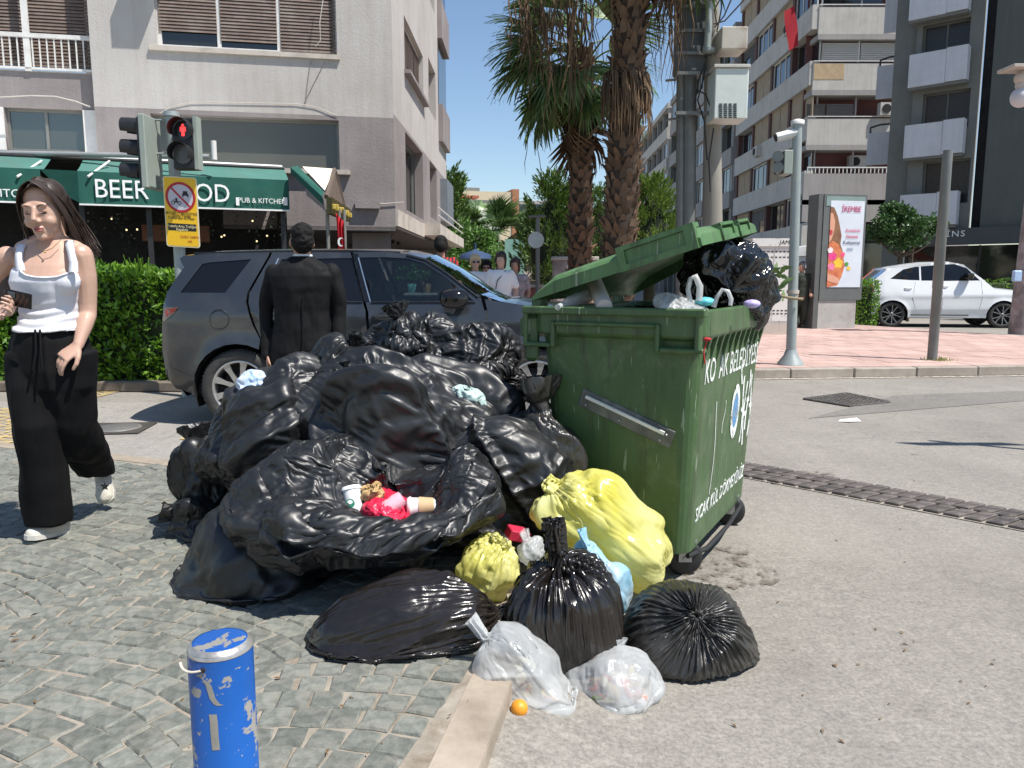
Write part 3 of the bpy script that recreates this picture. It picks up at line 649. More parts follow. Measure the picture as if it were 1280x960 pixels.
# ================================================================ GREEN CONTAINER
def grime_green(name, c, c2):
    m, nt, b = _new(name)
    r = ramp(nt, [(.3, c), (.7, c2)]); L(nt, tex(nt, 2.5, 6, .65), r.inputs[0])
    st = ramp(nt, [(.50, 0), (.66, .6)]); L(nt, tex(nt, 1, 7, .7, stretch=(16, 16, 1.1)), st.inputs[0]); out = mix(nt, st.outputs[0], r.outputs[0], (.035, .04, .022))
    du = ramp(nt, [(.55, 0), (.75, .5)]); L(nt, tex(nt, 4, 9, .8, dist=.5), du.inputs[0]); out = mix(nt, du.outputs[0], out, (.22, .25, .16))
    sc = ramp(nt, [(.655, 0), (.67, .7)]); L(nt, tex(nt, 1, 4, .6, stretch=(60, 60, 3.)), sc.inputs[0]); out = mix(nt, sc.outputs[0], out, (.30, .36, .26))
    L(nt, out, b.inputs['Base Color']); b.inputs['Roughness'].default_value = .42
    r4 = ramp(nt, [(.3, .3), (.7, .6)]); L(nt, tex(nt, 9, 5), r4.inputs[0]); L(nt, r4.outputs[0], b.inputs['Roughness'])
    bump(nt, b, tex(nt, 14, 5), .12, .01); return m
M_bin = grime_green('green_container_paint', (.050, .102, .034), (.072, .135, .052))
M_lid = grime_green('green_lid_plastic', (.075, .165, .058), (.10, .20, .075))
M_rubber = mat('black_rubber', (.018, .018, .018), .6, bmp=.2)
M_steel = mat('galvanised_steel', (.42, .43, .43), .4, metal=.7, var=.2, vs=8, dirt=.4, ds=9)
M_wp = paint_mat('worn_white_lettering', (.78, .80, .76), .44)
bx = Vector((.875, -.485, 0)).normalized(); by = Vector((.485, .875, 0)).normalized()
R0 = D(884, 390, 3.15); cc = R0 - bx * .405 + by * .665
BZ = math.atan2(bx.y, bx.x)
bn = thing('rubbish_container', 'big green wheeled rubbish container with its lid propped open by bags', 'rubbish container', (cc.x, cc.y, 0), BZ)
def rrect(hx, hy, z, r=.07, n=5):
    out = []
    for cx, cy, a0 in ((hx - r, hy - r, 0), (-hx + r, hy - r, 90), (-hx + r, -hy + r, 180), (hx - r, -hy + r, 270)):
        for k in range(n + 1):
            a = R(a0 + 90 * k / n); out.append(Vector((cx + r * math.cos(a), cy + r * math.sin(a), z)))
    return out
mb = MB()
HX, HY = .405, .665
rs = [rrect(.30, .54, .13), rrect(.325, .565, .145), rrect(.332, .573, .30), rrect(.352, .605, .7), rrect(.372, .635, 1.07), rrect(.378, .640, 1.10),
      rrect(.400, .660, 1.115), rrect(.405, .665, 1.125), rrect(.405, .665, 1.225), rrect(.398, .658, 1.233), rrect(.375, .635, 1.233), rrect(.368, .628, 1.225), rrect(.36, .62, 1.05), rrect(.32, .56, .45), rrect(.2, .4, .44)]
mb.loft(rs, smooth=False)
body = mb.build('body', M_bin, bn, local=True)
# near-face mouldings (on local -y)
def fy(z): return -(.573 + (z - .30) / (1.07 - .30) * .062) if z < 1.1 else -.665
mb = MB()
def ridge(x0, x1, z0, z1, y=None, pr=.022):
    y = fy((z0 + z1) / 2) if y is None else y; mb.box(x0, x1, y - pr, y + .02, z0, z1, bev=.006)
ridge(-.44, .405, 1.205, 1.240, -.665, .03)
ridge(-.44, -.30, 1.055, 1.075, -.64, .045); ridge(-.30, -.28, 1.055, 1.175, -.64, .047); ridge(-.28, .19, 1.155, 1.175, -.66, .027); ridge(.19, .21, 1.055, 1.175, -.64, .047); ridge(.21, .40, 1.055, 1.075, -.64, .045)
ridge(-.44, -.42, 1.057, 1.22, -.64, .043); ridge(.36, .385, 1.057, 1.22, -.66, .027)
mb.build('rim_moulding', M_bin, bn, local=True)
# gussets below the rim on the lit long side (+x)
mb = MB()
for k in range(11):
    y = -.56 + k * .112; mb.add([(.378, y - .012, 1.12), (.403, y - .012, 1.12), (.366, y - .012, .98), (.378, y + .012, 1.12), (.403, y + .012, 1.12), (.366, y + .012, .98)], [(0, 2, 1), (3, 4, 5), (1, 2, 5, 4), (0, 1, 4, 3)])
mb.build('rim_gusset', M_bin, bn, local=True)
mb = MB()   # side lifting arm bracket at the hinge end
mb.box(-.47, -.40, -.67, .66, 1.09, 1.20, bev=.02); mb.box(-.45, -.385, -.66, -.6, .98, 1.2, bev=.02)
mb.build('hinge_beam', M_bin, bn, local=True)
mb = MB()
for y in (-.52, .5):
    mb.tube([(-.41, y, 1.23), (-.45, y, 1.275), (-.41, y + .05, 1.27)], .018, 8); mb.box(-.47, -.40, y - .03, y + .03, 1.19, 1.28, bev=.015)
mb.build('lid_hinge', M_bin, bn, local=True)
# diagonal steel plate on the near face
def onnear(px, py, off=.0):
    """point of the near face seen there (the face leans: solve twice)"""
    Wm = wmat(bn); Wi = Wm.inverted(); o = Wi @ EYE; d = (Wi @ (EYE + ray(px, py))) - o; z = .8
    for _ in range(4): y = fy(z) - off; t = (y - o.y) / d.y; p = o + d * t; z = p.z
    return p
a, b = onnear(728, 497, .004), onnear(838, 549, .004); ux = (b - a).normalized(); n_ = Vector((0, -1, -.08)).normalized(); uz = n_.cross(ux) * -1
M = frame((a + b) / 2, ux, uz); Lh = (b - a).length / 2
mb = MB(); mb.box(-Lh - .01, Lh + .01, -.042, .042, -.004, .012, M, bev=.003); pl = mb.build('steel_plate', mat('dirty_plate', (.16, .165, .15), .6, metal=.3, var=.4, vs=9, dirt=.8, dirtc=(.05, .05, .04), ds=12), bn, local=True)
sg = 1 if (M @ Vector((0, 0, 1))).y < M.translation.y else -1
mb = MB(); mb.box(-Lh + .02, Lh - .03, -.026, -.012, sg * .012, sg * .024, M); mb.build('bright_strip', mat('bright_strip', (.75, .76, .74), .35, metal=.3), bn, local=True)
mb = MB()
for u, v in ((-Lh + .03, .02), (-.02, .018), (Lh - .04, .02), (Lh - .02, -.015)): mb.ell(M @ Vector((u, v, sg * .014)), .006, 8, 5)
mb.build('rivet', M_steel, bn, local=True)
mb = MB(); p = onnear(884, 424, .03); mb.ell(p, (.018, .012, .008), 8, 6); mb.tube([p, p + Vector((-.01, -.01, -.05)), p + Vector((-.005, -.005, -.10))], .003, 5)
mb.build('red_cord_knot', mat('red_cord', (.45, .03, .03), .8), bn, local=True)
# wheels
def caster(x, y, a):
    M = rotz(a, (x, y, 0)); c = thing('caster', None, None); c.parent = bn; c.location = (x, y, 0); c.rotation_euler = (0, 0, a)
    q = MB(); Mw = Matrix.Translation((0, 0, .085)) @ Matrix.Rotation(R(90), 4, 'X')
    q.lathe([(.02, -.022), (.07, -.022), (.085, -.012), (.085, .012), (.07, .022), (.02, .022)], 24, Mw); q.build('wheel', M_rubber, c, local=True)
    q = MB(); q.box(-.03, .03, -.034, -.028, .07, .17); q.box(-.03, .03, .028, .034, .07, .17); q.box(-.05, .05, -.045, .045, .165, .178); q.tube([(0, -.04, .085), (0, .04, .085)], .012, 8); q.build('fork', M_steel, c, local=True)
for x, y, a in ((.27, -.42, .5), (-.24, -.44, 1.4), (.28, .42, .2), (-.24, .42, .6)): caster(x, y, a)
mb = MB(); mb.tube([(.31, -.50, .12), (.345, -.3, .1), (.35, .1, .1), (.34, .45, .12)], .012, 6); mb.build('brake_rod', M_rubber, bn, local=True)
# lettering on the lit long side
def onside(y, z, off=.002):
    x = (.332 + (z - .30) / (1.07 - .30) * .040) if z < 1.1 else .405
    return Vector((x + off, y, z))
Ms = lambda y, z: frame(onside(y, z), (0, 1, 0), (.052, 0, 1))
text_mb('KO  AK BELEDİYESİ', .155, Ms(.02, .955), .002, sx=.80).build('lettering', M_wp, bn, local=True)
text_mb('SICAK KÜL DÖKMEYİNİZ', .095, Ms(-.0, .30), .002, sx=.88, shear=.1).build('lettering', M_wp, bn, local=True)
mb = MB(); c = Ms(.13, .70)
mb.add([c @ Vector((.09 * math.cos(t), .135 * math.sin(t) * (1 if math.sin(t) > 0 else 1.1), .001)) for t in [2 * math.pi * k / 28 for k in range(28)]], [tuple(range(28))])
mb.build('emblem', M_wp, bn, local=True)
mb = MB(); mb.add([c @ Vector((.055 * math.cos(t), .09 * math.sin(t), .0025)) for t in [2 * math.pi * k / 20 for k in range(20)]], [tuple(range(20))]); mb.build('emblem_centre', paint_mat('blue_print', (.12, .28, .5), .46), bn, local=True)
mb = MB()
for k, (y, z0, z1) in enumerate(((.30, .50, .86), (.36, .47, .82), (.42, .55, .88), (.49, .50, .85), (.22, .82, .95), (-.1, .62, .78), (-.25, .35, .8))):
    pts = [onside(y + .02 * math.sin(k * 2 + t * 5), z0 + (z1 - z0) * t, .002) for t in [i / 8 for i in range(9)]]; wd = .014 if k < 5 else .004
    for p, q in zip(pts, pts[1:]): mb.quad(p + Vector((0, -wd, 0)), p + Vector((0, wd, 0)), q + Vector((0, wd, 0)), q + Vector((0, -wd, 0)))
    if k < 4:
        p = onside(y, (z0 + z1) / 2, .0022); mb.quad(p + Vector((0, -.03, -.012)), p + Vector((0, .035, -.012)), p + Vector((0, .035, .012)), p + Vector((0, -.03, .012)))
mb.build('white_scrawl', M_wp, bn, local=True, kind='stuff')
# lid: hinge edge P0-P1, front edge C1-C2 (twisted), local coords
Wi = wmat(bn).inverted()
P0 = Vector((-.40, -.665, 1.265)); P1 = Vector((-.40, .655, 1.265)); C1 = Wi @ D(878, 307, 3.13); C2 = Wi @ D(946, 290, 4.32)
def lidp(s, t, dz=0):
    p = P0.lerp(C1, s).lerp(P1.lerp(C2, s), t); n = (C1 - P0).cross(P1 - P0).normalized(); n = n if n.z > 0 else -n
    return p + n * dz
def lidh(s): return .020 + .062 * min(1, s / .16) ** .8 * (1 if s < .97 else .8)
S = [0, .02, .05, .1, .16, .25, .4, .55, .7, .85, .95, .985, 1.0]; T = [0, .012, .04, .12, .3, .5, .7, .88, .96, .988, 1.0]
def lh(s, t):
    e = 1 - .35 * (max(0, abs(t - .5) - .46) / .04) ** 2; e2 = 1 - .3 * (max(0, s - .95) / .05) ** 2
    return lidh(s) * e * e2 + .012 * math.sin(math.pi * s) * math.sin(math.pi * t)
mb = MB(); top = [[lidp(s, t, lh(s, t)) for t in T] for s in S]; low = [[lidp(s, t, 0) for t in T] for s in S]; und = [[lidp(s, t, lh(s, t) - .012) for t in T] for s in S]
n = len(T)
for i in range(len(S) - 1):
    for j in range(n - 1):
        mb.add([top[i][j], top[i + 1][j], top[i + 1][j + 1], top[i][j + 1]], [(0, 1, 2, 3)], True)
        if 0 < i < len(S) - 2 and 0 < j < n - 2: mb.add([und[i][j], und[i][j + 1], und[i + 1][j + 1], und[i + 1][j]], [(0, 1, 2, 3)])
for i in range(len(S) - 1):
    for j in (0, n - 1): mb.add([low[i][j], low[i + 1][j], top[i + 1][j], top[i][j]], [(0, 1, 2, 3)]); k = 1 if j == 0 else n - 2; mb.add([low[i][j], und[i][k], und[i + 1][k], low[i + 1][j]], [(0, 1, 2, 3)])
for j in range(n - 1):
    for i, k in ((0, 1), (len(S) - 1, len(S) - 2)): mb.add([low[i][j], low[i][j + 1], top[i][j + 1], top[i][j]], [(0, 1, 2, 3)]); mb.add([low[i][j], und[k][j], und[k][j + 1], low[i][j + 1]], [(0, 1, 2, 3)])
lid = mb.build('lid', M_lid, bn, local=True)
# lid grips: raised frame round a recess on the near edge, another on the front edge
mb = MB()
def lbar(s0, s1, t0, t1, h0, h1):
    P = [lidp(s, t, h) for h in (h0, h1) for s, t in ((s0, t0), (s1, t0), (s1, t1), (s0, t1))]
    mb.add(P, [(3, 2, 1, 0), (4, 5, 6, 7), (0, 1, 5, 4), (1, 2, 6, 5), (2, 3, 7, 6), (3, 0, 4, 7)])
lbar(.56, .98, -.012, .07, .082, .102); lbar(.56, .60, -.014, .02, -.004, .10); lbar(.93, .985, -.014, .02, -.004, .102); lbar(.60, .93, -.013, .01, -.004, .022); lbar(.60, .93, -.002, .008, .02, .08)
for t in (.30, .62): lbar(.99, 1.012, t, t + .22, -.002, .02); lbar(.97, 1.012, t, t + .01, 0, .075); lbar(.97, 1.012, t + .21, t + .22, 0, .075); lbar(.94, 1.01, t, t + .22, .068, .082)
mb.build('grip', M_lid, lid, local=True)
# ---- what is in the container (things of their own)
def onrim(px, py, yl, z=None):
    """world point at local y = yl"""
    Wm = wmat(bn); o = Wi @ EYE; d = (Wi @ (EYE + ray(px, py))) - o; t = (yl - o.y) / d.y; return Wm @ (o + d * t)
p = onrim(918, 348, .12)
put_bag('rubbish_bag', bag_target((p.x + .02, p.y + .10, 1.36), (.19, .30, .165), (.4, .2, .75), seed=101, lump=.14, tail=.0, neck=.0), plastic_mat('shiny_black_film', (.007, .007, .007), .15, crinkle=.12, cs=90), 'very shiny black bag bulging out of the open green container', eu=1.12, ev=1.08, seed=101, jit=.008, gks=(.015, .03, .05), levels=4, cr=[((.6, .3, .7), 12, .03, 1011, 5), ((.9, 0, -.3), 18, .018, 1012, 5), ((.1, .8, .4), 26, .010, 1013, 4)])
p = onrim(800, 430, .1); put_bag('rubbish_bag', bag_target((p.x, p.y, 1.0), (.33, .45, .20), (.1, .1, 1), seed=105, lump=.1, tail=0, neck=.02), M_black, 'black bags filling the container in the dark under its lid', eu=1.15, ev=1.15, seed=105, levels=2)
p = onrim(858, 372, -.45); put_bag('white_bag', bag_target((p.x - .02, p.y, 1.225), (.19, .12, .052), (.3, -.1, .7), seed=111, lump=.2, tail=.0, neck=.0), M_whi, 'white carrier bag lying on the rim of the container', eu=1.15, ev=1.12, seed=111)
mb = MB()
def strap(pts, w, m, name, **kw):
    q = MB(); pts = [Vector(p) for p in pts]
    rings = []
    for i, p in enumerate(pts):
        t = (pts[min(i + 1, len(pts) - 1)] - pts[max(i - 1, 0)]).normalized(); s = t.cross(Vector((.2, 1, .1))).normalized() * w * rnd.uniform(.8, 1.2); d = Vector((0, 1, 0)) * w * .35
        rings.append([p + s, p + s * .3 + d, p - s, p - s * .4 - d])
    q.loft(rings, cap=True, smooth=True); return q.build(name, m, **kw)
a_ = [onrim(x, y, -.55) for x, y in ((864, 384), (860, 362), (863, 348), (869, 345), (875, 358), (874, 376))]
strap(a_, .012, M_whi, 'bag_handle', label='white carrier bag handle standing up inside the container opening', cat='bag handle')
a_ = [onrim(x, y, -.60) for x, y in ((892, 384), (896, 372), (903, 362), (910, 364), (914, 374), (913, 382))]
strap(a_, .010, M_whi, 'bag_handle', label='white looped bag handle hanging over the container rim corner', cat='bag handle')
p = onrim(881, 377, -.5); mb = MB(); mb.ell((p.x, p.y, p.z), (.045, .04, .02), 10, 6); o = mb.build('crumpled_packet', mat('cyan_packet', (.12, .55, .62), .5, vs=30, var=.5), label='crumpled turquoise packet beside the white bag on the container rim', cat='packet')
p = onrim(940, 377, -.25); mb = MB(); mb.ell((p.x, p.y, p.z - .01), (.04, .035, .02), 10, 6); mb.build('crumpled_packet', mat('lilac_packet', (.5, .42, .72), .5, vs=30, var=.3), label='small lilac packet on the lit rim of the container', cat='packet')
# bottle and paper tube pinched under the lid
a, b = onrim(697, 384, -.70), onrim(742, 366, -.35)
mb = MB(); mb.tube([a, a.lerp(b, .10), a.lerp(b, .13), a.lerp(b, .3), b], [.014, .014, .012, .03, .034], 14); mb.build('plastic_bottle', plastic_mat('clear_plastic', (.6, .62, .62), .15, alpha=.5), label='clear plastic bottle poking out under the container lid near the hinge', cat='bottle')
a, b = onrim(756, 384, -.66), onrim(742, 350, -.3)
mb = MB(); mb.tube([a, a.lerp(b, .06), b], [.034, .036, .037], 18); mb.build('paper_cup', mat('cream_card', (.55, .50, .44), .7), label='cream paper cup pinched under the container lid', cat='cup')
# ---- cups and scraps in the open bag
M_cup = mat('white_card', (.78, .77, .74), .5, var=.03); M_sleeve = mat('kraft_sleeve', (.52, .36, .2), .8); M_red = plastic_mat('red_film', (.62, .02, .06), .35, trans=.15, crinkle=.6)
def cup(a, b, r0, r1, label, sleeve=False):
    a, b = Vector(a), Vector(b); c = thing('paper_cup', label, 'cup', a)
    q = MB(); q.tube([a, a.lerp(b, .5), b], [r0, (r0 + r1) / 2, r1], 24, cap=True); q.build('cup_wall', M_cup, c)
    q = MB(); q.tube([b, b + (b - a).normalized() * .004, b + (b - a).normalized() * .014, b + (b - a).normalized() * .016], [r1 + .004, r1 + .004, r1 - .001, r1 - .006], 24); q.build('cup_lid', M_cup, c)
    if sleeve: q = MB(); q.tube([a.lerp(b, .2), a.lerp(b, .72)], [r0 + .004, r1 * .95 + .003], 24); q.build('sleeve', M_sleeve, c)
    return c
CY = 2.90
c = cup(C3(447, 655, CY - .03), C3(439, 613, CY + .02), .030, .038, 'white paper coffee cup with a round green emblem, upright in the open bag')
ctr = Vector(C3(438, 629, CY - .045)); fwd = Vector((-.05, -1, .35)).normalized(); M = frame(ctr, (1, 0, 0), Vector((-.1, .35, 1)))
q = MB()
q.add([M @ Vector((.017 * math.cos(t), .017 * math.sin(t), .0)) for t in [2 * math.pi * k / 20 for k in range(20)]], [tuple(range(20))])
em = q.build('emblem', mat('green_print', (.02, .22, .13), .5), c)
q = MB(); M2 = frame(ctr + M.to_3x3() @ Vector((0, 0, -.002)) * 0 + Vector((0, -.002, 0)), (1, 0, 0), Vector((-.1, .35, 1)))
for k in range(3): q.add([M2 @ Vector((.011 * math.cos(t) * (1 - .25 * k), .003 + .010 * math.sin(t) * (1 - .3 * k) - .003 * k, .0005 * k)) for t in [2 * math.pi * k2 / 12 for k2 in range(12)]][:7], [tuple(range(7))])
q.build('emblem_figure', M_cup, em)
cup(C3(550, 632, CY + .02), C3(514, 634, CY + .01), .028, .038, 'white paper cup with a kraft sleeve lying on its side in the open bag', True)
a, b = Vector(C3(464, 650, CY - .10)), Vector(C3(503, 622, CY - .05)); q = MB()
q.tube([a, a.lerp(b, .16), a.lerp(b, .2), a.lerp(b, .42), a.lerp(b, .6), a.lerp(b, .65), a.lerp(b, .8), b], [.013, .013, .012, .030, .032, .029, .032, .028], 18)
q.build('plastic_bottle', plastic_mat('pink_clear_plastic', (.75, .5, .56), .12, alpha=.6), label='small clear plastic bottle lying between the two paper cups', cat='bottle')
T = bag_target(C3(487, 636, CY + .06), (.19, .11, .055), (.4, .1, 1), seed=121, lump=.3, tail=0, neck=0)
put_bag('red_bag', T, M_red, 'bright red film liner under the cups in the open bag', eu=1.25, ev=1.2, seed=121, levels=3)
T = bag_target(C3(466, 618, CY + .03), (.040, .038, .032), (.1, 0, 1), M_=18, N_=24, seed=122, lump=.3, tail=0, neck=0, lf=3)
put_bag('crumpled_paper', T, mat('kraft_paper', (.42, .25, .09), .6, var=.4, vs=40, c2=(.6, .42, .2), metal=.1), 'ball of crumpled brown paper between cup and bottle', cat='paper', eu=1.35, ev=1.3, seed=122, jit=.004, levels=2)
c = C3(647, 668, 3.0); M = LRS(c, (.2, .3, .4), (1, 1, 1)); q = MB(); q.box(-.045, .045, -.03, .03, -.02, .025, M, bev=.004); q.build('red_carton', mat('red_card', (.5, .02, .06), .5), label='small red carton wedged above the little yellow bag', cat='carton')
# bag of blue and white print near the car wheel
put_bag('printed_bag', bag_target(C3(326, 486, 3.52), (.10, .1, .07), (.6, 0, .6), seed=131, lump=.2, tail=.04, neck=.02), mat('blue_white_print', (.16, .35, .62), .45, var=.1, vs=18, c2=(.75, .78, .8)), 'crumpled blue and white printed bag on top of the left shoulder of the pile', eu=1.2, ev=1.15, seed=131, levels=2)
put_bag('pale_bag', bag_target(C3(583, 496, 3.52), (.08, .08, .045), (.2, 0, .6), seed=132, lump=.2, tail=0, neck=0), mat('mint_film', (.42, .55, .52), .4), 'pale mint scrap of film showing under the topmost black bag', eu=1.2, ev=1.15, seed=132, levels=2)
# fruit
p = G(645, 917); q = MB(); q.ell((p.x + .01, p.y, .082), (.026, .026, .026), 20, 14); q.build('orange', mat('orange_peel', (.75, .30, .02), .45, bmp=.3, bs=300, sss=.1), label='small orange lying on the asphalt at the kerb', cat='fruit')
# contents glimpsed in the translucent bags
M_scrap, nt_, b_ = _new('food_scraps'); g__ = N(nt_, 'NewGeometry'); r__ = ramp(nt_, [(0, (.6, .16, .04)), (.25, (.22, .34, .07)), (.45, (.62, .45, .1)), (.65, (.6, .57, .48)), (.85, (.5, .07, .04))]); L(nt_, g__.outputs['Random Per Island'], r__.inputs[0]); L(nt_, r__.outputs[0], b_.inputs['Base Color']); M_scr3 = mat('scraps_paper', (.6, .55, .42), .7, island=.4, vs=20); M_scr2 = mat('scraps_red', (.5, .06, .05), .6, var=.5, vs=20)
for (px, py, Y, m, n, sp) in ((672, 885, 2.27, M_scrap, 44, .07), (665, 880, 2.27, M_scr2, 10, .06), (645, 850, 2.30, M_scr3, 16, .06), (766, 868, 2.37, M_scr2, 10, .08), (765, 866, 2.36, M_scrap, 30, .085), (775, 856, 2.38, M_scr3, 14, .07)):
    q = MB(); c0 = Vector(C3(px, py, Y))
    for k in range(n):
        c = c0 + Vector([rnd.uniform(-sp, sp) for _ in range(3)]) * .9; c.z = max(c.z, .03); r = rnd.uniform(.012, .028); q.ell(c, (r * 1.3, r * rnd.uniform(.3, .8), r * rnd.uniform(.2, .6)), 7, 5, Matrix.Rotation(rnd.uniform(0, 3), 4, 'X') @ Matrix.Rotation(rnd.uniform(0, 3), 4, 'Y'), smooth=False)
    q.build('food_scraps', m, kind='stuff', label='food scraps pressed inside the translucent white bags', cat='scraps')
# ================================================================ BOLLARD
def blue_paint(cv=.56):
    m, nt, b = _new('chipped_blue_paint')
    n = tex(nt, 9, 7, .62, dist=.2); r = ramp(nt, [(cv, 0), (cv + .015, 1)]); L(nt, n, r.inputs[0])
    n2 = tex(nt, 38, 4, .5); r2 = ramp(nt, [(.665, 0), (.68, 1)]); L(nt, n2, r2.inputs[0]); mx = mix(nt, 1, r.outputs[0], r2.outputs[0], 'LIGHTEN')
    out = mix(nt, mx, (.004, .085, .35), (.27, .26, .23)); c2 = ramp(nt, [(.3, .85), (.7, 1.15)]); L(nt, tex(nt, 3, 5), c2.inputs[0]); out = mix(nt, 1, out, c2.outputs[0], 'MULTIPLY')
    L(nt, out, b.inputs['Base Color']); b.inputs['Roughness'].default_value = .32; bump(nt, b, mx, -.6, .002); return m
M_blue = blue_paint(); M_grey = mat('grey_primer', (.30, .29, .26), .5, metal=.2, var=.2, vs=30)
p = D(275, 800, 1.55); zt = p.z
bo = thing('bollard', 'squat blue steel bollard with chipped paint and a cable tie near its top', 'bollard', (p.x, 1.55, PZ))
RB = .0665; h = zt - PZ
q = MB(); q.lathe([(RB + .01, 0), (RB, .006), (RB, h - .02), (RB - .002, h - .009), (RB - .007, h - .002)], 40, cap=False); q.build('post', M_blue, bo, local=True)
q = MB(); q.lathe([(RB - .0068, h - .0025), (RB - .012, h + .0015), (RB - .018, h + .002), (.001, h + .001)], 40)
q.build('top_cap', blue_paint(.49), bo, local=True)
q = MB(); q.lathe([(RB - .0022, h - .0085), (RB + .0003, h - .0125), (RB + .0006, h - .016)], 40, cap=False); q.lathe([(RB - .0105, h + .0012), (RB - .0075, h - .0005), (RB - .0018, h - .008)], 40, cap=False); q.build('worn_edge', mat('bare_metal', (.42, .40, .37), .35, metal=.6, var=.3, vs=40), bo, local=True)
q = MB(); a0 = -1.75; q.ell((RB * math.cos(a0), RB * math.sin(a0), h - .033), (.0055, .0055, .0055), 10, 8); q.build('hole', M_irond, bo, local=True)
q = MB(); pts = [((RB + .002 + .012 * k / 6) * math.cos(a0 - .18 * k), (RB + .002 + .012 * k / 6) * math.sin(a0 - .18 * k), h - .033 - .009 * math.sin(k / 6 * 2.5)) for k in range(7)]; q.tube(pts, .0035, 6, flat=.6); q.build('cable_tie', mat('cream_plastic', (.62, .55, .45), .5), bo, local=True)
def strip(pts, w):
    v = []; 
    for a, z in pts: v.append([Vector(((RB + .0006) * math.cos(a + s * w / RB), (RB + .0006) * math.sin(a + s * w / RB), z)) for s in (-1, -.3, .4, 1)])
    q.loft(v, closed=False, cap=False)
q = MB(); strip([(-1.68, h - .058), (-1.60, h - .066), (-1.55, h - .08), (-1.50, h - .095), (-1.38, h - .108), (-1.27, h - .112)], .006); strip([(-1.52, h - .13), (-1.5, h - .15), (-1.5, h - .18), (-1.48, h - .21)], .008)
q.build('scraped_patch', M_grey, bo, local=True)
# ================================================================ CARS
def car_paint(name, c, rough=.28, metal=.35, dust=(.3, .28, .25), dk=.16):
    m, nt, b = _new(name)
    r = ramp(nt, [(.45, 0), (.75, dk)]); L(nt, tex(nt, 2.2, 8, .7), r.inputs[0]); L(nt, mix(nt, r.outputs[0], c, dust), b.inputs['Base Color'])
    b.inputs['Metallic'].default_value = metal; b.inputs['Roughness'].default_value = rough; b.inputs['Coat Weight'].default_value = .8; b.inputs['Coat Roughness'].default_value = .06
    bump(nt, b, tex(nt, 1.4, 3), .04, .02); return m
M_cargrey = car_paint('grey_car_paint', (.036, .040, .046), dk=.11); M_carwhite = car_paint('white_car_paint', (.72, .73, .74), .3, 0)
M_blackpl = mat('black_car_plastic', (.016, .016, .017), .45); M_gloss = mat('gloss_black', (.008, .008, .009), .12, var=0, rv=0)
M_alloy = mat('alloy', (.50, .49, .47), .32, metal=.75, var=.15, vs=12, dirt=.4, ds=10, dirtc=(.12, .1, .09)); M_tyre = mat('tyre', (.035, .034, .032), .8, bmp=.3, dirt=.5, dirtc=(.12, .11, .1), ds=6)
M_cglass = glass_mat('car_glass', (.42, .50, .50), .015, .30, (.012, .016, .016)); M_cdark = glass_mat('privacy_glass', (.12, .13, .13), .02, .75, (.008, .008, .009)); M_wscreen = glass_mat('windscreen_glass', (.55, .62, .62), .01, .12)
M_redlamp = mat('red_lamp', (.35, .01, .01), .12, var=.3, vs=30, coat=.5); M_chrome = mat('chrome', (.7, .7, .7), .12, metal=1, var=0, rv=0); M_int = mat('car_interior', (.03, .03, .032), .7); M_seat = mat('seat_leather', (.05, .048, .045), .5)
M_liner = mat('wheel_arch_liner', (.008, .008, .008), .9); M_clear = mat('lamp_glass', (.16, .11, .11), .08, metal=.4, coat=.5)
def poly_area_pts(poly, step):
    xs = [p[0] for p in poly]; zs = [p[1] for p in poly]; out = []
    nx, nz = int((max(xs) - min(xs)) / step) + 1, int((max(zs) - min(zs)) / step) + 1
    V = [Vector((x, z, 0)) for x, z in poly]
    for i in range(nx):
        for j in range(nz):
            x = min(xs) + (i + .5 + (.25 if j % 2 else -.25)) * step; z = min(zs) + (j + .5) * step
            if inside((x, z), V):
                d = min(_segd((x, z), poly[k], poly[(k + 1) % len(poly)]) for k in range(len(poly)))
                if d > step * .45: out.append((x, z))
    return out
def _segd(p, a, b):
    ax, ay = a; bx_, by_ = b; dx, dy = bx_ - ax, by_ - ay; l = dx * dx + dy * dy
    t = 0 if l == 0 else max(0, min(1, ((p[0] - ax) * dx + (p[1] - ay) * dy) / l)); return math.hypot(p[0] - ax - t * dx, p[1] - ay - t * dy)
def dens(poly, step):
    out = []
    for i in range(len(poly)):
        a, b = poly[i], poly[(i + 1) % len(poly)]; n = max(1, int(math.hypot(b[0] - a[0], b[1] - a[1]) / step))
        out += [(a[0] + (b[0] - a[0]) * k / n, a[1] + (b[1] - a[1]) * k / n) for k in range(n)]
    return out
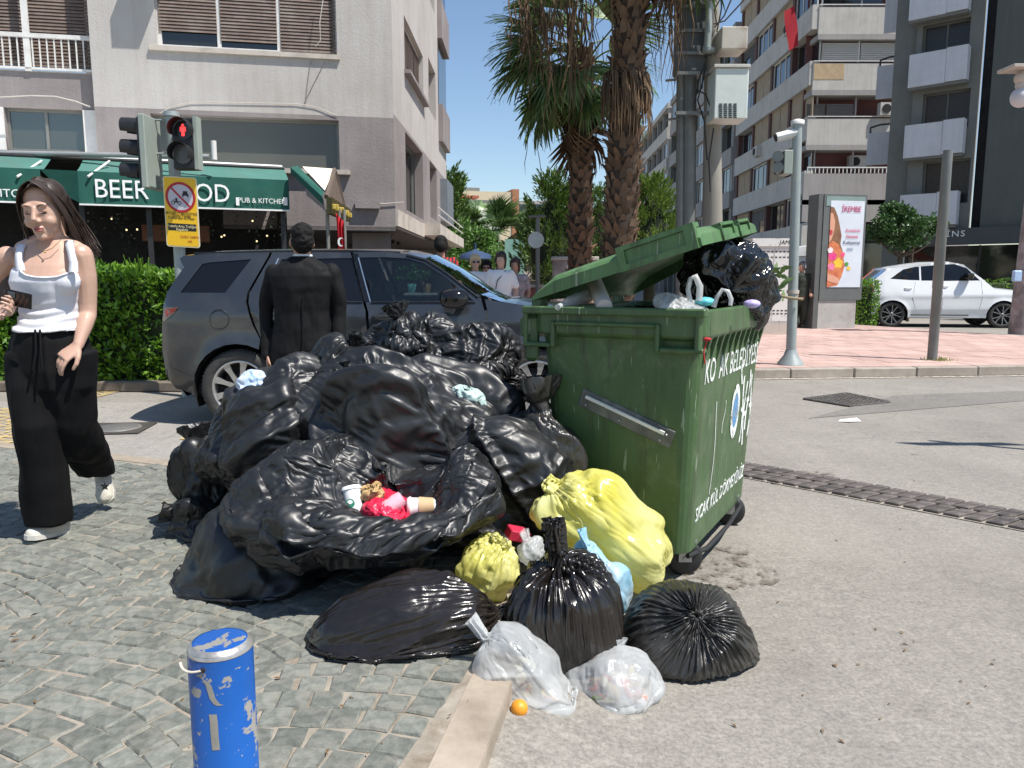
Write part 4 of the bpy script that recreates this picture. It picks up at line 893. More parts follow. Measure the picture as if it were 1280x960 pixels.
def panel(mb, poly, yf, side, holes=(), step=.05, thick=.0):
    """fill a side-view polygon and wrap it on the car's flank"""
    rings = [dens(poly, step)] + [dens(h, step) for h in holes]
    pts = []; edges = []
    for r in rings:
        b = len(pts); pts += r; edges += [(b + i, b + (i + 1) % len(r)) for i in range(len(r))]
    ins = poly_area_pts(poly, step)
    for h in holes:
        hv = [Vector((x, z, 0)) for x, z in h]; ins = [p for p in ins if not inside(p, hv) and min(_segd(p, h[k], h[(k + 1) % len(h)]) for k in range(len(h))) > step * .4]
    vs, _, fs, _, _, _ = geometry.delaunay_2d_cdt([Vector(p) for p in pts + ins], edges, [], 0, 1e-5)
    if 1:
        hvs = [[Vector((x, z, 0)) for x, z in h] for h in holes]; pv = [Vector((x, z, 0)) for x, z in poly]
        keep = []
        for f in fs:
            c = sum((vs[i] for i in f), Vector((0, 0))) / len(f)
            if inside(c, pv) and not any(inside(c, h) for h in hvs): keep.append(f)
        fs = keep
    V = [Vector((v.x, side * yf(v.x, v.y), v.y)) for v in vs]
    mb.add(V, [tuple(f) if side < 0 else tuple(reversed(f)) for f in fs], True)
    if thick:
        for r in rings:
            o = [Vector((x, side * yf(x, z), z)) for x, z in r]; i_ = [Vector((p.x, p.y - side * thick, p.z)) for p in o]; n = len(r)
            mb.add(o + i_, [(k, (k + 1) % n, n + (k + 1) % n, n + k) for k in range(n)])
def wheel(parent, x, y, r, side, spokes, m_rim, wdt=.235, rr=.70, style=0):
    w = thing('wheel', None, None); w.parent = parent; w.location = (x, y, r); w.rotation_euler = (R(90) if side < 0 else R(-90), 0, 0)
    # local z points outwards from the car
    q = MB(); q.lathe([(r * rr, -wdt / 2), (r * .93, -wdt / 2), (r * .985, -wdt * .4), (r, -wdt * .3), (r, wdt * .3), (r * .985, wdt * .4), (r * .93, wdt / 2 - .004), (r * .80, wdt / 2), (r * .73, wdt / 2 - .01), (r * rr, wdt / 2 - .02)], 40, cap=False)
    for k in range(60):
        a = 2 * math.pi * k / 60; M = Matrix.Rotation(a, 4, 'Z'); q.box(r - .004, r + .003, -.008, .008, -wdt * .36, wdt * .36, M)
    q.build('tyre', M_tyre, w, local=True)
    R_ = r * rr
    q = MB(); q.lathe([(R_ + .006, wdt / 2 - .012), (R_ - .004, wdt / 2 - .006), (R_ - .014, wdt / 2 - .014), (R_ - .02, wdt / 2 - .05), (R_ - .03, -wdt / 2)], 40, cap=False)
    n = spokes
    for k in range(n):
        for s in ((-1, 1) if style == 1 else (0,)):
            M = Matrix.Rotation(2 * math.pi * k / n + s * .10, 4, 'Z')
            w0, w1 = (.022, .034) if style == 0 else (.012, .016)
            z0, z1 = wdt / 2 - .028, wdt / 2 - .018; tw = s * .05
            a = [Vector((.045, -w0, z0)), Vector((.045, w0, z0)), Vector((.045, w0, z0 - .03)), Vector((.045, -w0, z0 - .03))]
            b = [Vector((R_ * .6, -w0 * .9 + tw * .4, z0 + .006)), Vector((R_ * .6, w0 * .9 + tw * .4, z0 + .006)), Vector((R_ * .6, w0 * .6 + tw * .4, z0 - .03)), Vector((R_ * .6, -w0 * .6 + tw * .4, z0 - .03))]
            c = [Vector((R_ - .008, -w1 + tw, z1)), Vector((R_ - .008, w1 + tw, z1)), Vector((R_ - .008, w1 + tw, z1 - .04)), Vector((R_ - .008, -w1 + tw, z1 - .04))]
            q.loft([[M @ v for v in t] for t in (a, b, c)], smooth=False)
    q.lathe([(.062, z0 - .03), (.062, z0), (.05, z0 + .008), (.001, z0 + .008)], 24)
    q.build('rim', m_rim, w, local=True)
    q = MB(); q.lathe([(.024, z0 + .006), (.023, z0 + .012), (.001, z0 + .013)], 20)
    for k in range(5): a = 2 * math.pi * k / 5; q.cyl((.044 * math.cos(a), .044 * math.sin(a), z0 + .004), .007, .006, 8)
    q.build('hub_cap', M_blackpl, w, local=True)
    q = MB(); q.lathe([(R_ * .72, 0), (R_ * .72, .02), (.05, .02)], 32, cap=True); q.lathe([(R_ - .03, -wdt / 2 + .01), (.01, -wdt / 2 + .012)], 32); q.build('brake_disc', mat('brake_disc', (.05, .05, .05), .5, metal=.5), w, local=True)
def lerp_tab(tab, x):
    if x <= tab[0][0]: return tab[0][1]
    for a, b in zip(tab, tab[1:]):
        if x <= b[0]: return a[1] + (b[1] - a[1]) * (x - a[0]) / (b[0] - a[0])
    return tab[-1][1]
def make_car(nm, label, M0, A, paint, ZT, PT, HW, crease, cf_z, opt):
    """A: dict of side-view polygons in metres (x forward, z up)"""
    c = thing(nm, label, 'car', M0.translation, M0.to_euler().z)
    def yf(x, z):
        w = HW * lerp_tab(ZT, z) * lerp_tab(PT, x)
        for (x0, z0, x1, z1, amp, sg) in crease:
            if x0 <= x <= x1: zz = z0 + (z1 - z0) * (x - x0) / (x1 - x0); w += amp * math.exp(-((z - zz) / sg) ** 2) * min(1, (x - x0) / .2, (x1 - x) / .2)
        for (wx, r) in A['arch']:
            d = math.hypot(x - wx, z - r * .92); w += .022 * math.exp(-((d - r * 1.22) / .05) ** 2) * (1 if z > .2 else 0)
        return w
    for s in (-1, 1):
        for name, poly, mm in A['panels']:
            q = MB(); panel(q, poly, yf, s, A['holes'].get(name, ()), .05 if s < 0 else .12, .02); q.build(name, mm, c, local=True)
        for name, poly, mm in A['glass']:
            q = MB(); panel(q, poly, lambda x, z: yf(x, z) - .008, s, (), .12); q.build(name, mm, c, local=True)
    # dark inner skin seen in the gaps
    q = MB()
    for s in (-1, 1): panel(q, A['inner'], lambda x, z: yf(x, z) - .09, s, (), .14)
    q.build('inner_frame', M_blackpl, c, local=True)
    # cross strips over the top
    rows = A['strip']; segs = {}
    for i, (x, z, bx_, bz, m, name) in enumerate(rows[:-1]):
        segs.setdefault((name, m.name), []).append(i)
    def row(i):
        x, z, bx_, bz = rows[i][:4]; w = yf(x, z) - .001; n = 12; out = []
        for k in range(n + 1):
            t = -1 + 2 * k / n; e = 1 - abs(t) ** 2.6; out.append(Vector((x + bx_ * e, w * t, z + bz * e)))
        return out
    for (name, mn), idx in segs.items():
        q = MB()
        for i in idx: q.loft([row(i), row(i + 1)], closed=False, cap=False)
        q.build(name, bpy.data.materials[mn], c, local=True)
    # arch liners
    for (wx, r) in A['arch']:
        for s in (-1, 1):
            q = MB(); ri = [];
            for yy in (yf(wx, r) - .012, yf(wx, r) - .36): ri.append([Vector((wx + r * 1.19 * math.cos(a), s * yy, r * .95 + r * 1.19 * math.sin(a))) for a in [math.pi * (-.12 + 1.24 * k / 20) for k in range(21)]])
            q.loft(ri, closed=False, cap=False); q.add(ri[1] , [tuple(range(21))]); q.build('arch_liner', M_liner, c, local=True)
        for s in (-1, 1): wheel(c, wx, s * (HW - .135), r, s, opt['spokes'], opt['rim'], style=opt['style'], rr=opt.get('rr', .7))
    q = MB(); q.box(A['floor'][0], A['floor'][1], -HW * .9, HW * .9, .26, .42, bev=.05); q.build('underbody', M_liner, c, local=True)
    return c, yf
# ---- grey SUV. side profile traced as lengths: helper turns a sighting of the near flank into metres
SY = 7.94; HWs = .94
def sv(px, py, inset=0):
    p = D(px, py, SY - HWs + inset); return (p.x - SX0, p.z)
SX0 = 0; SX0 = sv(193, 430)[0]
zt = [(0, .93), (.3, .955), (.5, .985), (.75, 1.0), (1.0, .995), (1.10, .975), (1.16, .955), (1.5, .84), (1.62, .79), (1.8, .74)]
rz = lambda z: HWs * (1 - lerp_tab(zt, z))
def svt(px, py):
    z = 1.0
    for _ in range(5): x, z = sv(px, py, rz(z))
    return (x, z)
V_ = lambda *pp: [svt(*p) for p in pp]
WR = .362
hub1 = svt(300, 484)[0]; hub2 = hub1 + 2.74
def arch(wx, r, k=1.20, a0=-8, a1=188, n=14): return [(wx + r * k * math.cos(R(a)), r * .95 + r * k * math.sin(R(a))) for a in [a0 + (a1 - a0) * i / n for i in range(n + 1)]]
g = .004
qglass = V_((223, 366), (252, 330), (262, 328), (314, 324), (281, 366))
rglass = V_((352, 324), (440, 322.5), (453, 376.5), (333, 376), (331, 368))
fglass = V_((449, 322), (480, 321.5), (508, 323), (530, 329), (556, 346), (592, 376), (464, 377))
sillz = .36; lowz = .27
a1_ = arch(hub1, WR); a2_ = arch(hub2, WR)
rq = V_((196, 384), (203, 366), (228, 334), (222, 323), (228, 319.5), (260, 317), (337, 315.5)) + V_((335, 321), (309, 366), (307, 378), (316, 407), (325, 424))
arch1_up = [p for p in a1_ if p[1] > 0]
xs_front_arch = svt(340, 450)[0]
def cutarch(a, x0=None, x1=None): return [p for p in a if (x0 is None or p[0] >= x0) and (x1 is None or p[0] <= x1)]
rdx_ = svt(325, 424)[0]
rear_q = rq + [p for p in a1_ if p[0] < rdx_ + .01][0:] + V_((243, 493), (215, 486), (199, 470), (193, 440), (193, 415))
# the arch runs front->rear (angle up), so it already goes from right to left
rdoor = V_((340, 315.5), (438, 315.5), (457, 391), (461, 440)) + [(svt(461, 440)[0], sillz)] + [(hub1 + WR * 1.22, sillz)] + list(reversed([])) + [p for p in a1_ if p[0] >= rdx_ + .02 and p[1] > sillz] + V_((319, 407), (310.5, 378), (312, 366), (338, 321))
fdoor = V_((441.5, 315.5), (480, 315), (508, 317), (534, 324), (560, 341), (601, 373), (606, 390), (610, 420), (600, 450)) + [(svt(594, 470)[0], sillz), (svt(464.5, 440)[0], sillz)] + V_((464.5, 440), (460.5, 391))
fx = svt(614, 420)[0]
hz = lambda x, z: (x, z)
L_ = 4.62
fender = V_((606, 374), (625, 377.5), (645, 380)) + [(3.55, 1.10), (3.9, 1.06), (4.2, 1.0), (4.45, .92), (4.56, .80), (4.60, .62), (4.60, .45), (4.50, .30), (hub2 + WR * 1.2, .30)] + [p for p in a2_ if p[1] > .30] + [(hub2 - WR * 1.2, .36), (svt(597, 470)[0], .36)] + V_((603.5, 450), (613.5, 420), (609.5, 390))
sill = [(hub1 + WR * 1.2, sillz - .008), (hub2 - WR * 1.2, sillz - .008), (hub2 - WR * 1.15, lowz), (hub1 + WR * 1.15, lowz)]
lowb = V_((199.5, 462), (246, 478)) + [(hub1 - WR * 1.19, .30)] + V_((215, 487), (202, 474))
inner = V_((204, 375), (203, 366), (232, 334), (262, 319), (337, 318), (440, 317.5), (508, 320), (534, 328), (600, 374)) + [(4.2, .95), (4.3, .8), (hub2 + WR * 1.22, .7)] + arch(hub2, WR, 1.24, 5, 175) + arch(hub1, WR, 1.24, 5, 175) + [(.12, .6)]
inner_holes = None
A = dict(arch=[(hub1, WR), (hub2, WR)],
  panels=[('rear_quarter', rear_q, M_cargrey), ('rear_door', rdoor, M_cargrey), ('front_door', fdoor, M_cargrey), ('front_wing', fender, M_cargrey), ('sill', sill, M_blackpl)],
  holes={'rear_quarter': [qglass], 'rear_door': [rglass], 'front_door': [fglass]},
  glass=[('quarter_glass', qglass, M_cdark), ('rear_door_glass', rglass, M_cdark), ('front_door_glass', fglass, M_cglass)],
  inner=[(hub1 + WR * 1.3, .40), (hub2 - WR * 1.3, .40), (svt(600, 385)[0], .98), (hub1 - .1, 1.0), (hub1 + .3, .95)], floor=(.3, 4.3))
S_ = []
def srow(px, py, bx_, bz, m, n): x, z = svt(px, py); S_.append((x, z, bx_, bz, m, n))
S_.append((.24, .28, -.06, 0, M_blackpl, 'rear_bumper')); srow(197, 468, -.1, 0, M_blackpl, 'rear_bumper'); srow(193.3, 440, -.12, 0, M_cargrey, 'tailgate'); srow(193.3, 415, -.11, 0, M_cargrey, 'tailgate'); srow(197, 384, -.10, 0, M_cargrey, 'tailgate')
srow(203.5, 366, -.08, 0, M_cdark, 'rear_window'); srow(228.5, 334, -.06, .02, M_cargrey, 'spoiler'); srow(222.5, 323, -.05, .035, M_cargrey, 'spoiler'); srow(228.5, 319.5, 0, .035, M_cargrey, 'roof'); srow(260, 317, 0, .05, M_cargrey, 'roof'); srow(337, 315.5, 0, .055, M_cargrey, 'roof'); srow(400, 315.4, 0, .055, M_cargrey, 'roof'); srow(480, 315, 0, .05, M_cargrey, 'roof')
srow(508, 317, .02, .05, M_cargrey, 'roof'); srow(532, 323, .05, .05, M_wscreen, 'windscreen'); srow(560, 341, .10, .05, M_wscreen, 'windscreen'); srow(601, 368, .12, .03, M_wscreen, 'windscreen'); srow(626, 377, .1, .02, M_cargrey, 'bonnet'); srow(645, 380, .05, .05, M_cargrey, 'bonnet')
for x, z, b_, c_ in ((3.55, 1.10, .03, .06), (3.9, 1.06, .05, .05), (4.2, 1.0, .1, .04), (4.45, .92, .12, .02), (4.56, .80, .12, 0), (4.60, .62, .12, 0), (4.6, .45, .12, 0), (4.5, .28, .1, 0)): S_.append((x, z, b_, c_, M_cargrey, 'bonnet' if z > .9 else 'front_bumper'))
A['strip'] = S_
PTs = [(-.2, .80), (0, .83), (.08, .90), (.2, .95), (.45, .985), (.9, 1), (3.3, 1), (3.8, .975), (4.2, .92), (4.45, .83), (4.65, .72)]
c0_ = svt(193, 384); c1_ = svt(600, 403)
suv, yfs = make_car('parked_car', 'dark grey four wheel drive car parked behind the heap of bags', Matrix.Translation((SX0, SY, 0)), A, M_cargrey, zt, PTs, HWs,
    [(.0, c0_[1], c1_[0] + .0, c1_[1] - .02, .014, .028), (c1_[0] - .1, c1_[1], 4.4, .93, .012, .03), (1.1, .52, 3.1, .56, .012, .06)], 0, dict(spokes=9, rim=M_alloy, style=0))
def on_side(px, py, off=.004):
    x, z = svt(px, py); return Vector((x, -(yfs(x, z) + off), z))
def decal(name, pts, m, off=.004, parent=suv):
    q = MB(); q.add([on_side(x, y, off) for x, y in pts], [tuple(range(len(pts)))]); return q.build(name, m, parent, local=True)
# tail lamp wraps the corner
q = MB(); poly = V_((197.5, 385), (222, 384), (214, 392), (200, 402), (196, 403)); panel(q, poly, lambda x, z: yfs(x, z) + .006, -1, (), .05, .03); q.build('tail_lamp', M_clear, suv, local=True)
q = MB(); poly = V_((201, 386.5), (220.5, 385.5), (212, 391.5), (202, 396)); panel(q, poly, lambda x, z: yfs(x, z) + .009, -1, (), .05); q.build('tail_lamp_red', M_redlamp, suv, local=True)
decal('bumper_lower', [(200, 463), (243, 477), (246, 493), (216, 487), (201, 473)], M_blackpl, .006)
q = MB(); x, z = svt(274, 399)
ringp = [Vector((x + .088 * math.cos(a), -(yfs(x + .088 * math.cos(a), z + .088 * math.sin(a)) + .001), z + .088 * math.sin(a))) for a in [2 * math.pi * k / 24 for k in range(24)]]; q.tube(ringp + [ringp[0]], .004, 5, cap=False); q.build('fuel_flap_gap', M_blackpl, suv, local=True)
q = MB(); panel(q, V_((607.5, 403.5), (629, 404), (633, 406.5), (628, 410), (607.5, 409)), lambda x, z: yfs(x, z) + .006, -1, (), .05, .01); q.build('wing_vent', M_chrome, suv, local=True)
# window surround and roof rail strip
def trimline(name, pts, r, m, off=.004):
    q = MB(); P = []
    for (a, b) in zip(pts, pts[1:]):
        for k in range(5): P.append(on_side(a[0] + (b[0] - a[0]) * k / 5, a[1] + (b[1] - a[1]) * k / 5, off))
    P.append(on_side(*pts[-1], off)); q.tube(P, r, 5); q.build(name, m, suv, local=True)
trimline('belt_trim', [(333, 377.6), (400, 377.9), (453, 378.2)], .008, M_gloss); trimline('belt_trim', [(464, 378.4), (530, 378), (594, 378.2)], .008, M_gloss)
trimline('window_trim', [(348, 323), (330, 362), (329, 369), (334, 375)], .009, M_chrome, .002)
trimline('pillar_trim', [(508, 319.5), (532, 325.5), (558, 342), (598, 372)], .010, M_gloss, .004)
trimline('front_pillar_strip', [(448, 322), (463, 377)], .006, M_chrome, .001)
q = MB(); panel(q, V_((440.5, 317), (447.5, 317), (463.5, 377), (455, 377)), lambda x, z: yfs(x, z) + .003, -1, (), .1); q.build('door_pillar', M_gloss, suv, local=True)
trimline('roof_rail', [(240, 317), (330, 314.6), (440, 314), (500, 316)], .014, M_gloss, -.035)
# handles
def handle(px, py):
    h = thing('door_handle', None, None); h.parent = suv; p = on_side(px, py, 0); h.location = p
    q = MB(); pts = [Vector((-.12, .0, -.004)), Vector((-.10, -.032, -.002)), Vector((0, -.042, 0)), Vector((.10, -.032, .002)), Vector((.12, .0, .004))]; q.tube(pts, [.012, .016, .017, .016, .012], 10, flat=.8); q.build('grip', M_cargrey, h, local=True)
    q = MB(); q.ell((0, .004, 0), (.075, .012, .038), 16, 8); q.build('recess', M_blackpl, h, local=True)
handle(483, 394.5); handle(350, 392)
# mirror
mir = thing('wing_mirror', None, None); mir.parent = suv; p = on_side(572, 377, 0); mir.location = p
q = MB(); rings = []
for k, (yy, sx, sz) in enumerate(((-.08, .07, .07), (-.10, .115, .085), (-.17, .13, .09), (-.24, .12, .08), (-.28, .08, .055), (-.29, .03, .02))):
    rings.append([Vector((-.02 + sx * math.copysign(abs(math.cos(a)) ** .7, math.cos(a)) + (-.02 if k > 3 else 0), yy, .03 + sz * math.copysign(abs(math.sin(a)) ** .7, math.sin(a)))) for a in [2 * math.pi * i / 18 for i in range(18)]])
q.loft(rings); q.build('mirror_shell', M_gloss, mir, local=True)
q = MB(); q.tube([(.05, .03, -.05), (.03, -.06, -.03), (.0, -.14, -.02)], [.03, .028, .03], 8); q.build('mirror_arm', M_blackpl, mir, local=True)
# cabin
def seat(parent, x, y, h=.0, m=M_seat):
    s = thing('seat', None, None); s.parent = parent; s.location = (x, y, .42)
    q = MB(); q.box(-.25, .25, -.24, .24, 0, .2, bev=.06); q.build('cushion', m, s, local=True)
    q = MB(); M = Matrix.Translation((-.22, 0, .12)) @ Matrix.Rotation(R(-14), 4, 'Y'); q.box(-.07, .07, -.24, .24, 0, .62, M, bev=.05); q.build('seat_back', m, s, local=True)
    q = MB(); q.box(-.045, .045, -.13, .13, .66, .84, M, bev=.04); q.build('headrest', m, s, local=True)
for x in (2.45, 1.55):
    for y in (-.4, .4): seat(suv, x, y)
q = MB(); q.box(2.85, 3.15, -.7, .7, .72, 1.02, bev=.06); q.build('dashboard', M_int, suv, local=True)
q = MB(); Ms_ = Matrix.Translation((2.78, -.38, .98)) @ Matrix.Rotation(R(65), 4, 'Y')
ringp = [Ms_ @ Vector((.18 * math.cos(a), .18 * math.sin(a), 0)) for a in [2 * math.pi * k / 24 for k in range(25)]]; q.tube(ringp, .015, 6, cap=False); q.tube([Ms_ @ Vector((-.17, 0, 0)), Ms_ @ Vector((.17, 0, 0))], .018, 6); q.build('steering_wheel', M_int, suv, local=True)
# ---- white SUV far right, drawn from its own proportions, 4.7 m long
def c2(px, py): return ((px - 1092) / 44.6, (411.5 - py + (px - 1120) * .06) / 44.6)
W2 = lambda *pp: [c2(*p) for p in pp]
zt2 = [(0, .93), (.3, .96), (.6, 1.0), (.95, .99), (1.05, .96), (1.5, .80), (1.7, .74)]
hA, hB = c2(1120, 390)[0], c2(1120, 390)[0] + 2.92; WR2 = .36
qg = W2((1117, 350), (1133, 339), (1148, 336.5), (1152, 337), (1152, 354), (1140, 353)); rg_ = W2((1154, 336.5), (1176, 336), (1178, 356), (1141 + 13, 354.5)); fg_ = W2((1179, 336), (1193, 336), (1208, 342), (1223, 358.5), (1180, 356.5))
ar1, ar2 = arch(hA, WR2), arch(hB, WR2)
body2 = W2((1092, 381), (1092, 362), (1096, 352), (1112, 339.5), (1113, 337), (1130, 334.8), (1160, 333.5), (1190, 334.2), (1205, 338), (1224, 355)) + [(3.3, 1.09), (3.9, 1.03), (4.35, .95), (4.6, .82), (4.68, .6), (4.66, .38), (4.55, .28), (hB + WR2 * 1.2, .28)] + [p for p in ar2 if p[1] > .28] + [(hB - WR2 * 1.2, .28), (hA + WR2 * 1.2, .28)] + [p for p in ar1 if p[1] > .28] + [(hA - WR2 * 1.2, .33), (.08, .36), (.0, .5)]
x1_, x2_, x3_ = c2(1147, 0)[0], c2(1178, 0)[0], c2(1226, 0)[0]
rows2 = []
def r2(px, py, a, b, m, n): x, z = c2(px, py); rows2.append((x, z, a, b, m, n))
rows2.append((.1, .3, -.06, 0, M_carwhite, 'rear_bumper')); r2(1092, 381, -.1, 0, M_carwhite, 'tailgate'); r2(1092, 362, -.1, 0, M_carwhite, 'tailgate'); r2(1096, 352, -.08, 0, M_cdark, 'rear_window'); r2(1112, 339.5, -.06, .02, M_carwhite, 'roof'); r2(1113, 337, -.04, .03, M_carwhite, 'roof'); r2(1130, 334.8, 0, .05, M_carwhite, 'roof'); r2(1160, 333.5, 0, .06, M_carwhite, 'roof'); r2(1190, 334.2, 0, .05, M_carwhite, 'roof'); r2(1205, 338, .06, .04, M_wscreen, 'windscreen'); r2(1224, 355, .12, .02, M_carwhite, 'bonnet')
for x, z, b_, c_ in ((3.3, 1.09, .05, .06), (3.9, 1.03, .05, .05), (4.35, .95, .1, .03), (4.6, .82, .12, 0), (4.68, .6, .12, 0), (4.66, .38, .12, 0), (4.55, .28, .1, 0)): rows2.append((x, z, b_, c_, M_carwhite, 'bonnet' if z > .9 else 'front_bumper'))
A2 = dict(arch=[(hA, WR2), (hB, WR2)], panels=[('body_side', body2, M_carwhite)], holes={'body_side': [qg, rg_, fg_]}, glass=[('quarter_glass', qg, M_cdark), ('rear_door_glass', rg_, M_cdark), ('front_door_glass', fg_, M_cdark)],
  inner=[(hA + WR2 * 1.3, .40), (hB - WR2 * 1.3, .40), (3.0, .95), (hA - .1, .98)], floor=(.3, 4.4), strip=rows2)
PT2 = [(-.2, .80), (0, .84), (.1, .92), (.4, .98), (.9, 1), (3.3, 1), (3.9, .96), (4.3, .90), (4.7, .72)]
pr = G(1091, 404); yaw2 = -.16
wsuv, yf2 = make_car('parked_car', 'white estate style four wheel drive car on the far road behind the red pavement', Matrix.Translation((D(1092, 390, 22.2).x, 22.2 + .9, 0)) @ Matrix.Rotation(yaw2, 4, 'Z'), A2, M_carwhite, zt2, PT2, .94, [(.1, .86, 4.2, .93, .015, .04), (.9, .5, 3.3, .52, .012, .05)], 0, dict(spokes=5, rim=mat('dark_alloy', (.25, .25, .25), .3, metal=.7), style=1, rr=.78))
def seam(pts, m=M_blackpl, r=.006, name='door_seam'):
    q = MB(); P = []
    for a, b in zip(pts, pts[1:]):
        for k in range(5): x, z = a[0] + (b[0] - a[0]) * k / 5, a[1] + (b[1] - a[1]) * k / 5; P.append(Vector((x, -(yf2(x, z) - .002), z)))
    q.tube(P, r, 4); q.build(name, m, wsuv, local=True)
seam(W2((1178, 357), (1179, 385), (1178, 397))); seam(W2((1147, 356), (1143, 375), (1150, 397))); seam(W2((1224, 358), (1225, 380), (1222, 397))); seam([(hA + .5, .36), (hB - .5, .36)], M_blackpl, .02, 'sill_trim')
q = MB(); panel(q, W2((1092, 365), (1092, 354), (1097, 355), (1098, 365)), lambda x, z: yf2(x, z) + .01, -1, (), .1, .03); q.build('tail_lamp', M_redlamp, wsuv, local=True)
for px in (1138, 1181):
    x, z = c2(px, 363); q = MB(); q.tube([(x - .1, -(yf2(x, z)), z), (x - .07, -(yf2(x, z) + .03), z), (x + .07, -(yf2(x, z) + .03), z), (x + .1, -(yf2(x, z)), z)], .016, 6); q.build('door_handle', M_carwhite, wsuv, local=True)
x, z = c2(1208, 355); q = MB(); q.box(x - .12, x + .1, -(yf2(x, z) + .26), -(yf2(x, z) + .02), z - .02, z + .15, bev=.04); q.tube([(x + .05, -(yf2(x, z) - .05), z - .08), (x, -(yf2(x, z) + .08), z)], .03, 6); q.build('wing_mirror', M_gloss, wsuv, local=True)
for x in (2.3, 1.4):
    for y in (-.4, .4): seat(wsuv, x, y)
# ================================================================ BUILDINGS
def facade(parent, M, u0, u1, z0, z1, ops, m, depth=.22, name='wall', **kw):
    """M: x along the wall, y up, z outwards. openings leave holes with reveals"""
    us = sorted({u0, u1, *[v for o in ops for v in o[:2]]}); zs = sorted({z0, z1, *[v for o in ops for v in o[2:4]]})
    us = [u for u in us if u0 <= u <= u1]; zs = [z for z in zs if z0 <= z <= z1]; q = MB()
    for a, b in zip(us, us[1:]):
        for c, d in zip(zs, zs[1:]):
            cu, cz = (a + b) / 2, (c + d) / 2
            if any(o[0] < cu < o[1] and o[2] < cz < o[3] for o in ops): continue
            q.add([M @ Vector(v) for v in ((a, c, 0), (b, c, 0), (b, d, 0), (a, d, 0))], [(0, 1, 2, 3)])
    for o in ops:
        a, b, c, d = max(o[0], u0), min(o[1], u1), max(o[2], z0), min(o[3], z1); e = -depth
        for k in (((a, c, 0), (a, c, e), (b, c, e), (b, c, 0)), ((a, d, 0), (b, d, 0), (b, d, e), (a, d, e)), ((a, c, 0), (a, d, 0), (a, d, e), (a, c, e)), ((b, c, 0), (b, c, e), (b, d, e), (b, d, 0))):
            q.add([M @ Vector(v) for v in k], [(0, 1, 2, 3)])
    return q.build(name, m, parent, **kw)
def pbox(q, M, u0, u1, z0, z1, d0, d1): q.box(u0, u1, z0, z1, d0, d1, M)
def window(parent, M, r, depth=.16, fm=None, gm=None, nm=1, fw=.06, shutter=None, sm=None, name='window', sash=0):
    u0, u1, z0, z1 = r; q = MB()
    pbox(q, M, u0, u1, z0, z0 + fw, -depth - .05, -depth); pbox(q, M, u0, u1, z1 - fw, z1, -depth - .05, -depth)
    pbox(q, M, u0, u0 + fw, z0 + fw, z1 - fw, -depth - .05, -depth); pbox(q, M, u1 - fw, u1, z0 + fw, z1 - fw, -depth - .05, -depth)
    for k in range(1, nm): u = u0 + (u1 - u0) * k / nm; pbox(q, M, u - fw / 2, u + fw / 2, z0 + fw, z1 - fw, -depth - .05, -depth)
    w = q.build(name, fm, parent)
    for k in range(nm):
        a = u0 + (u1 - u0) * k / nm; b = u0 + (u1 - u0) * (k + 1) / nm
        p = MB(); p.add([M @ Vector(v) for v in ((a, z0 + .01, -depth - .035), (b, z0 + .01, -depth - .035), (b, z1 - .01, -depth - .035), (a, z1 - .01, -depth - .035))], [(0, 1, 2, 3)]); p.build('pane', gm, w)
        fr = shutter[k] if shutter else 0
        if fr > 0:
            s = MB(); zb = z1 - (z1 - z0) * fr; z = z1 - fw
            while z > zb + .02:
                s.add([M @ Vector(v) for v in ((a + .03, z - .052, -depth + .022), (b - .03, z - .052, -depth + .022), (b - .03, z, -depth + .006), (a + .03, z, -depth + .006), (a + .03, z - .052, -depth + .004), (b - .03, z - .052, -depth + .004))], [(0, 1, 2, 3), (0, 4, 5, 1)]); z -= .062
            s.build('shutter', sm, w, kind='stuff')
    return w
def pl_hit(M, px, py):
    """M's own (u, z) of a sighting"""
    Mi = M.inverted(); o = Mi @ EYE; d = (Mi @ (EYE + ray(px, py))) - o; t = -o.z / d.z; p = o + d * t; return p.x, p.y
def pr_(M, x0, y0, x1, y1):
    xm, ym = (x0 + x1) / 2, (y0 + y1) / 2
    return (pl_hit(M, x0, ym)[0], pl_hit(M, x1, ym)[0], pl_hit(M, xm, y1)[1], pl_hit(M, xm, y0)[1])
def wall_frame(P, ang):
    """wall through P running at ang degrees from the +X axis, facing the camera side"""
    u = Vector((math.cos(R(ang)), math.sin(R(ang)), 0)); return frame(P, u, (0, 0, 1))
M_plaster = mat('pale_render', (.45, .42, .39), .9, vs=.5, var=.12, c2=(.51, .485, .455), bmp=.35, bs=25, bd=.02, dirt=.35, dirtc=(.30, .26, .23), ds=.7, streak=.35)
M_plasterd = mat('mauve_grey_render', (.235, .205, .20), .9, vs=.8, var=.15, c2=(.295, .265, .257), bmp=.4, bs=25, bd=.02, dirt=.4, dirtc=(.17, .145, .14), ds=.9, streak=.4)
M_whitef = mat('white_frame', (.66, .65, .62), .6, dirt=.4, ds=5, dirtc=(.4, .37, .33)); M_greyf = mat('grey_aluminium', (.22, .22, .20), .5, metal=.3)
M_shut = mat('brown_shutter', (.14, .095, .075), .7, var=.3, vs=3, c2=(.21, .155, .125), dirt=.5, dirtc=(.3, .26, .22), ds=3, stretch=(1, 1, 6)); M_win = mat('dark_window', (.016, .018, .018), .06, var=0, rv=.0, spec=.8, bmp=.02, bs=.8, bd=.2)
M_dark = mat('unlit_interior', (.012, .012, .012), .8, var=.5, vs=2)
M_beige = mat('beige_concrete', (.50, .45, .39), .9, var=.12, vs=1.5, dirt=.5, ds=2)
K = D(495, 300, 16.); K = Vector((K.x, K.y, 0)); FA = 11
MF = wall_frame(K, FA); MS = wall_frame(K, 89.1)
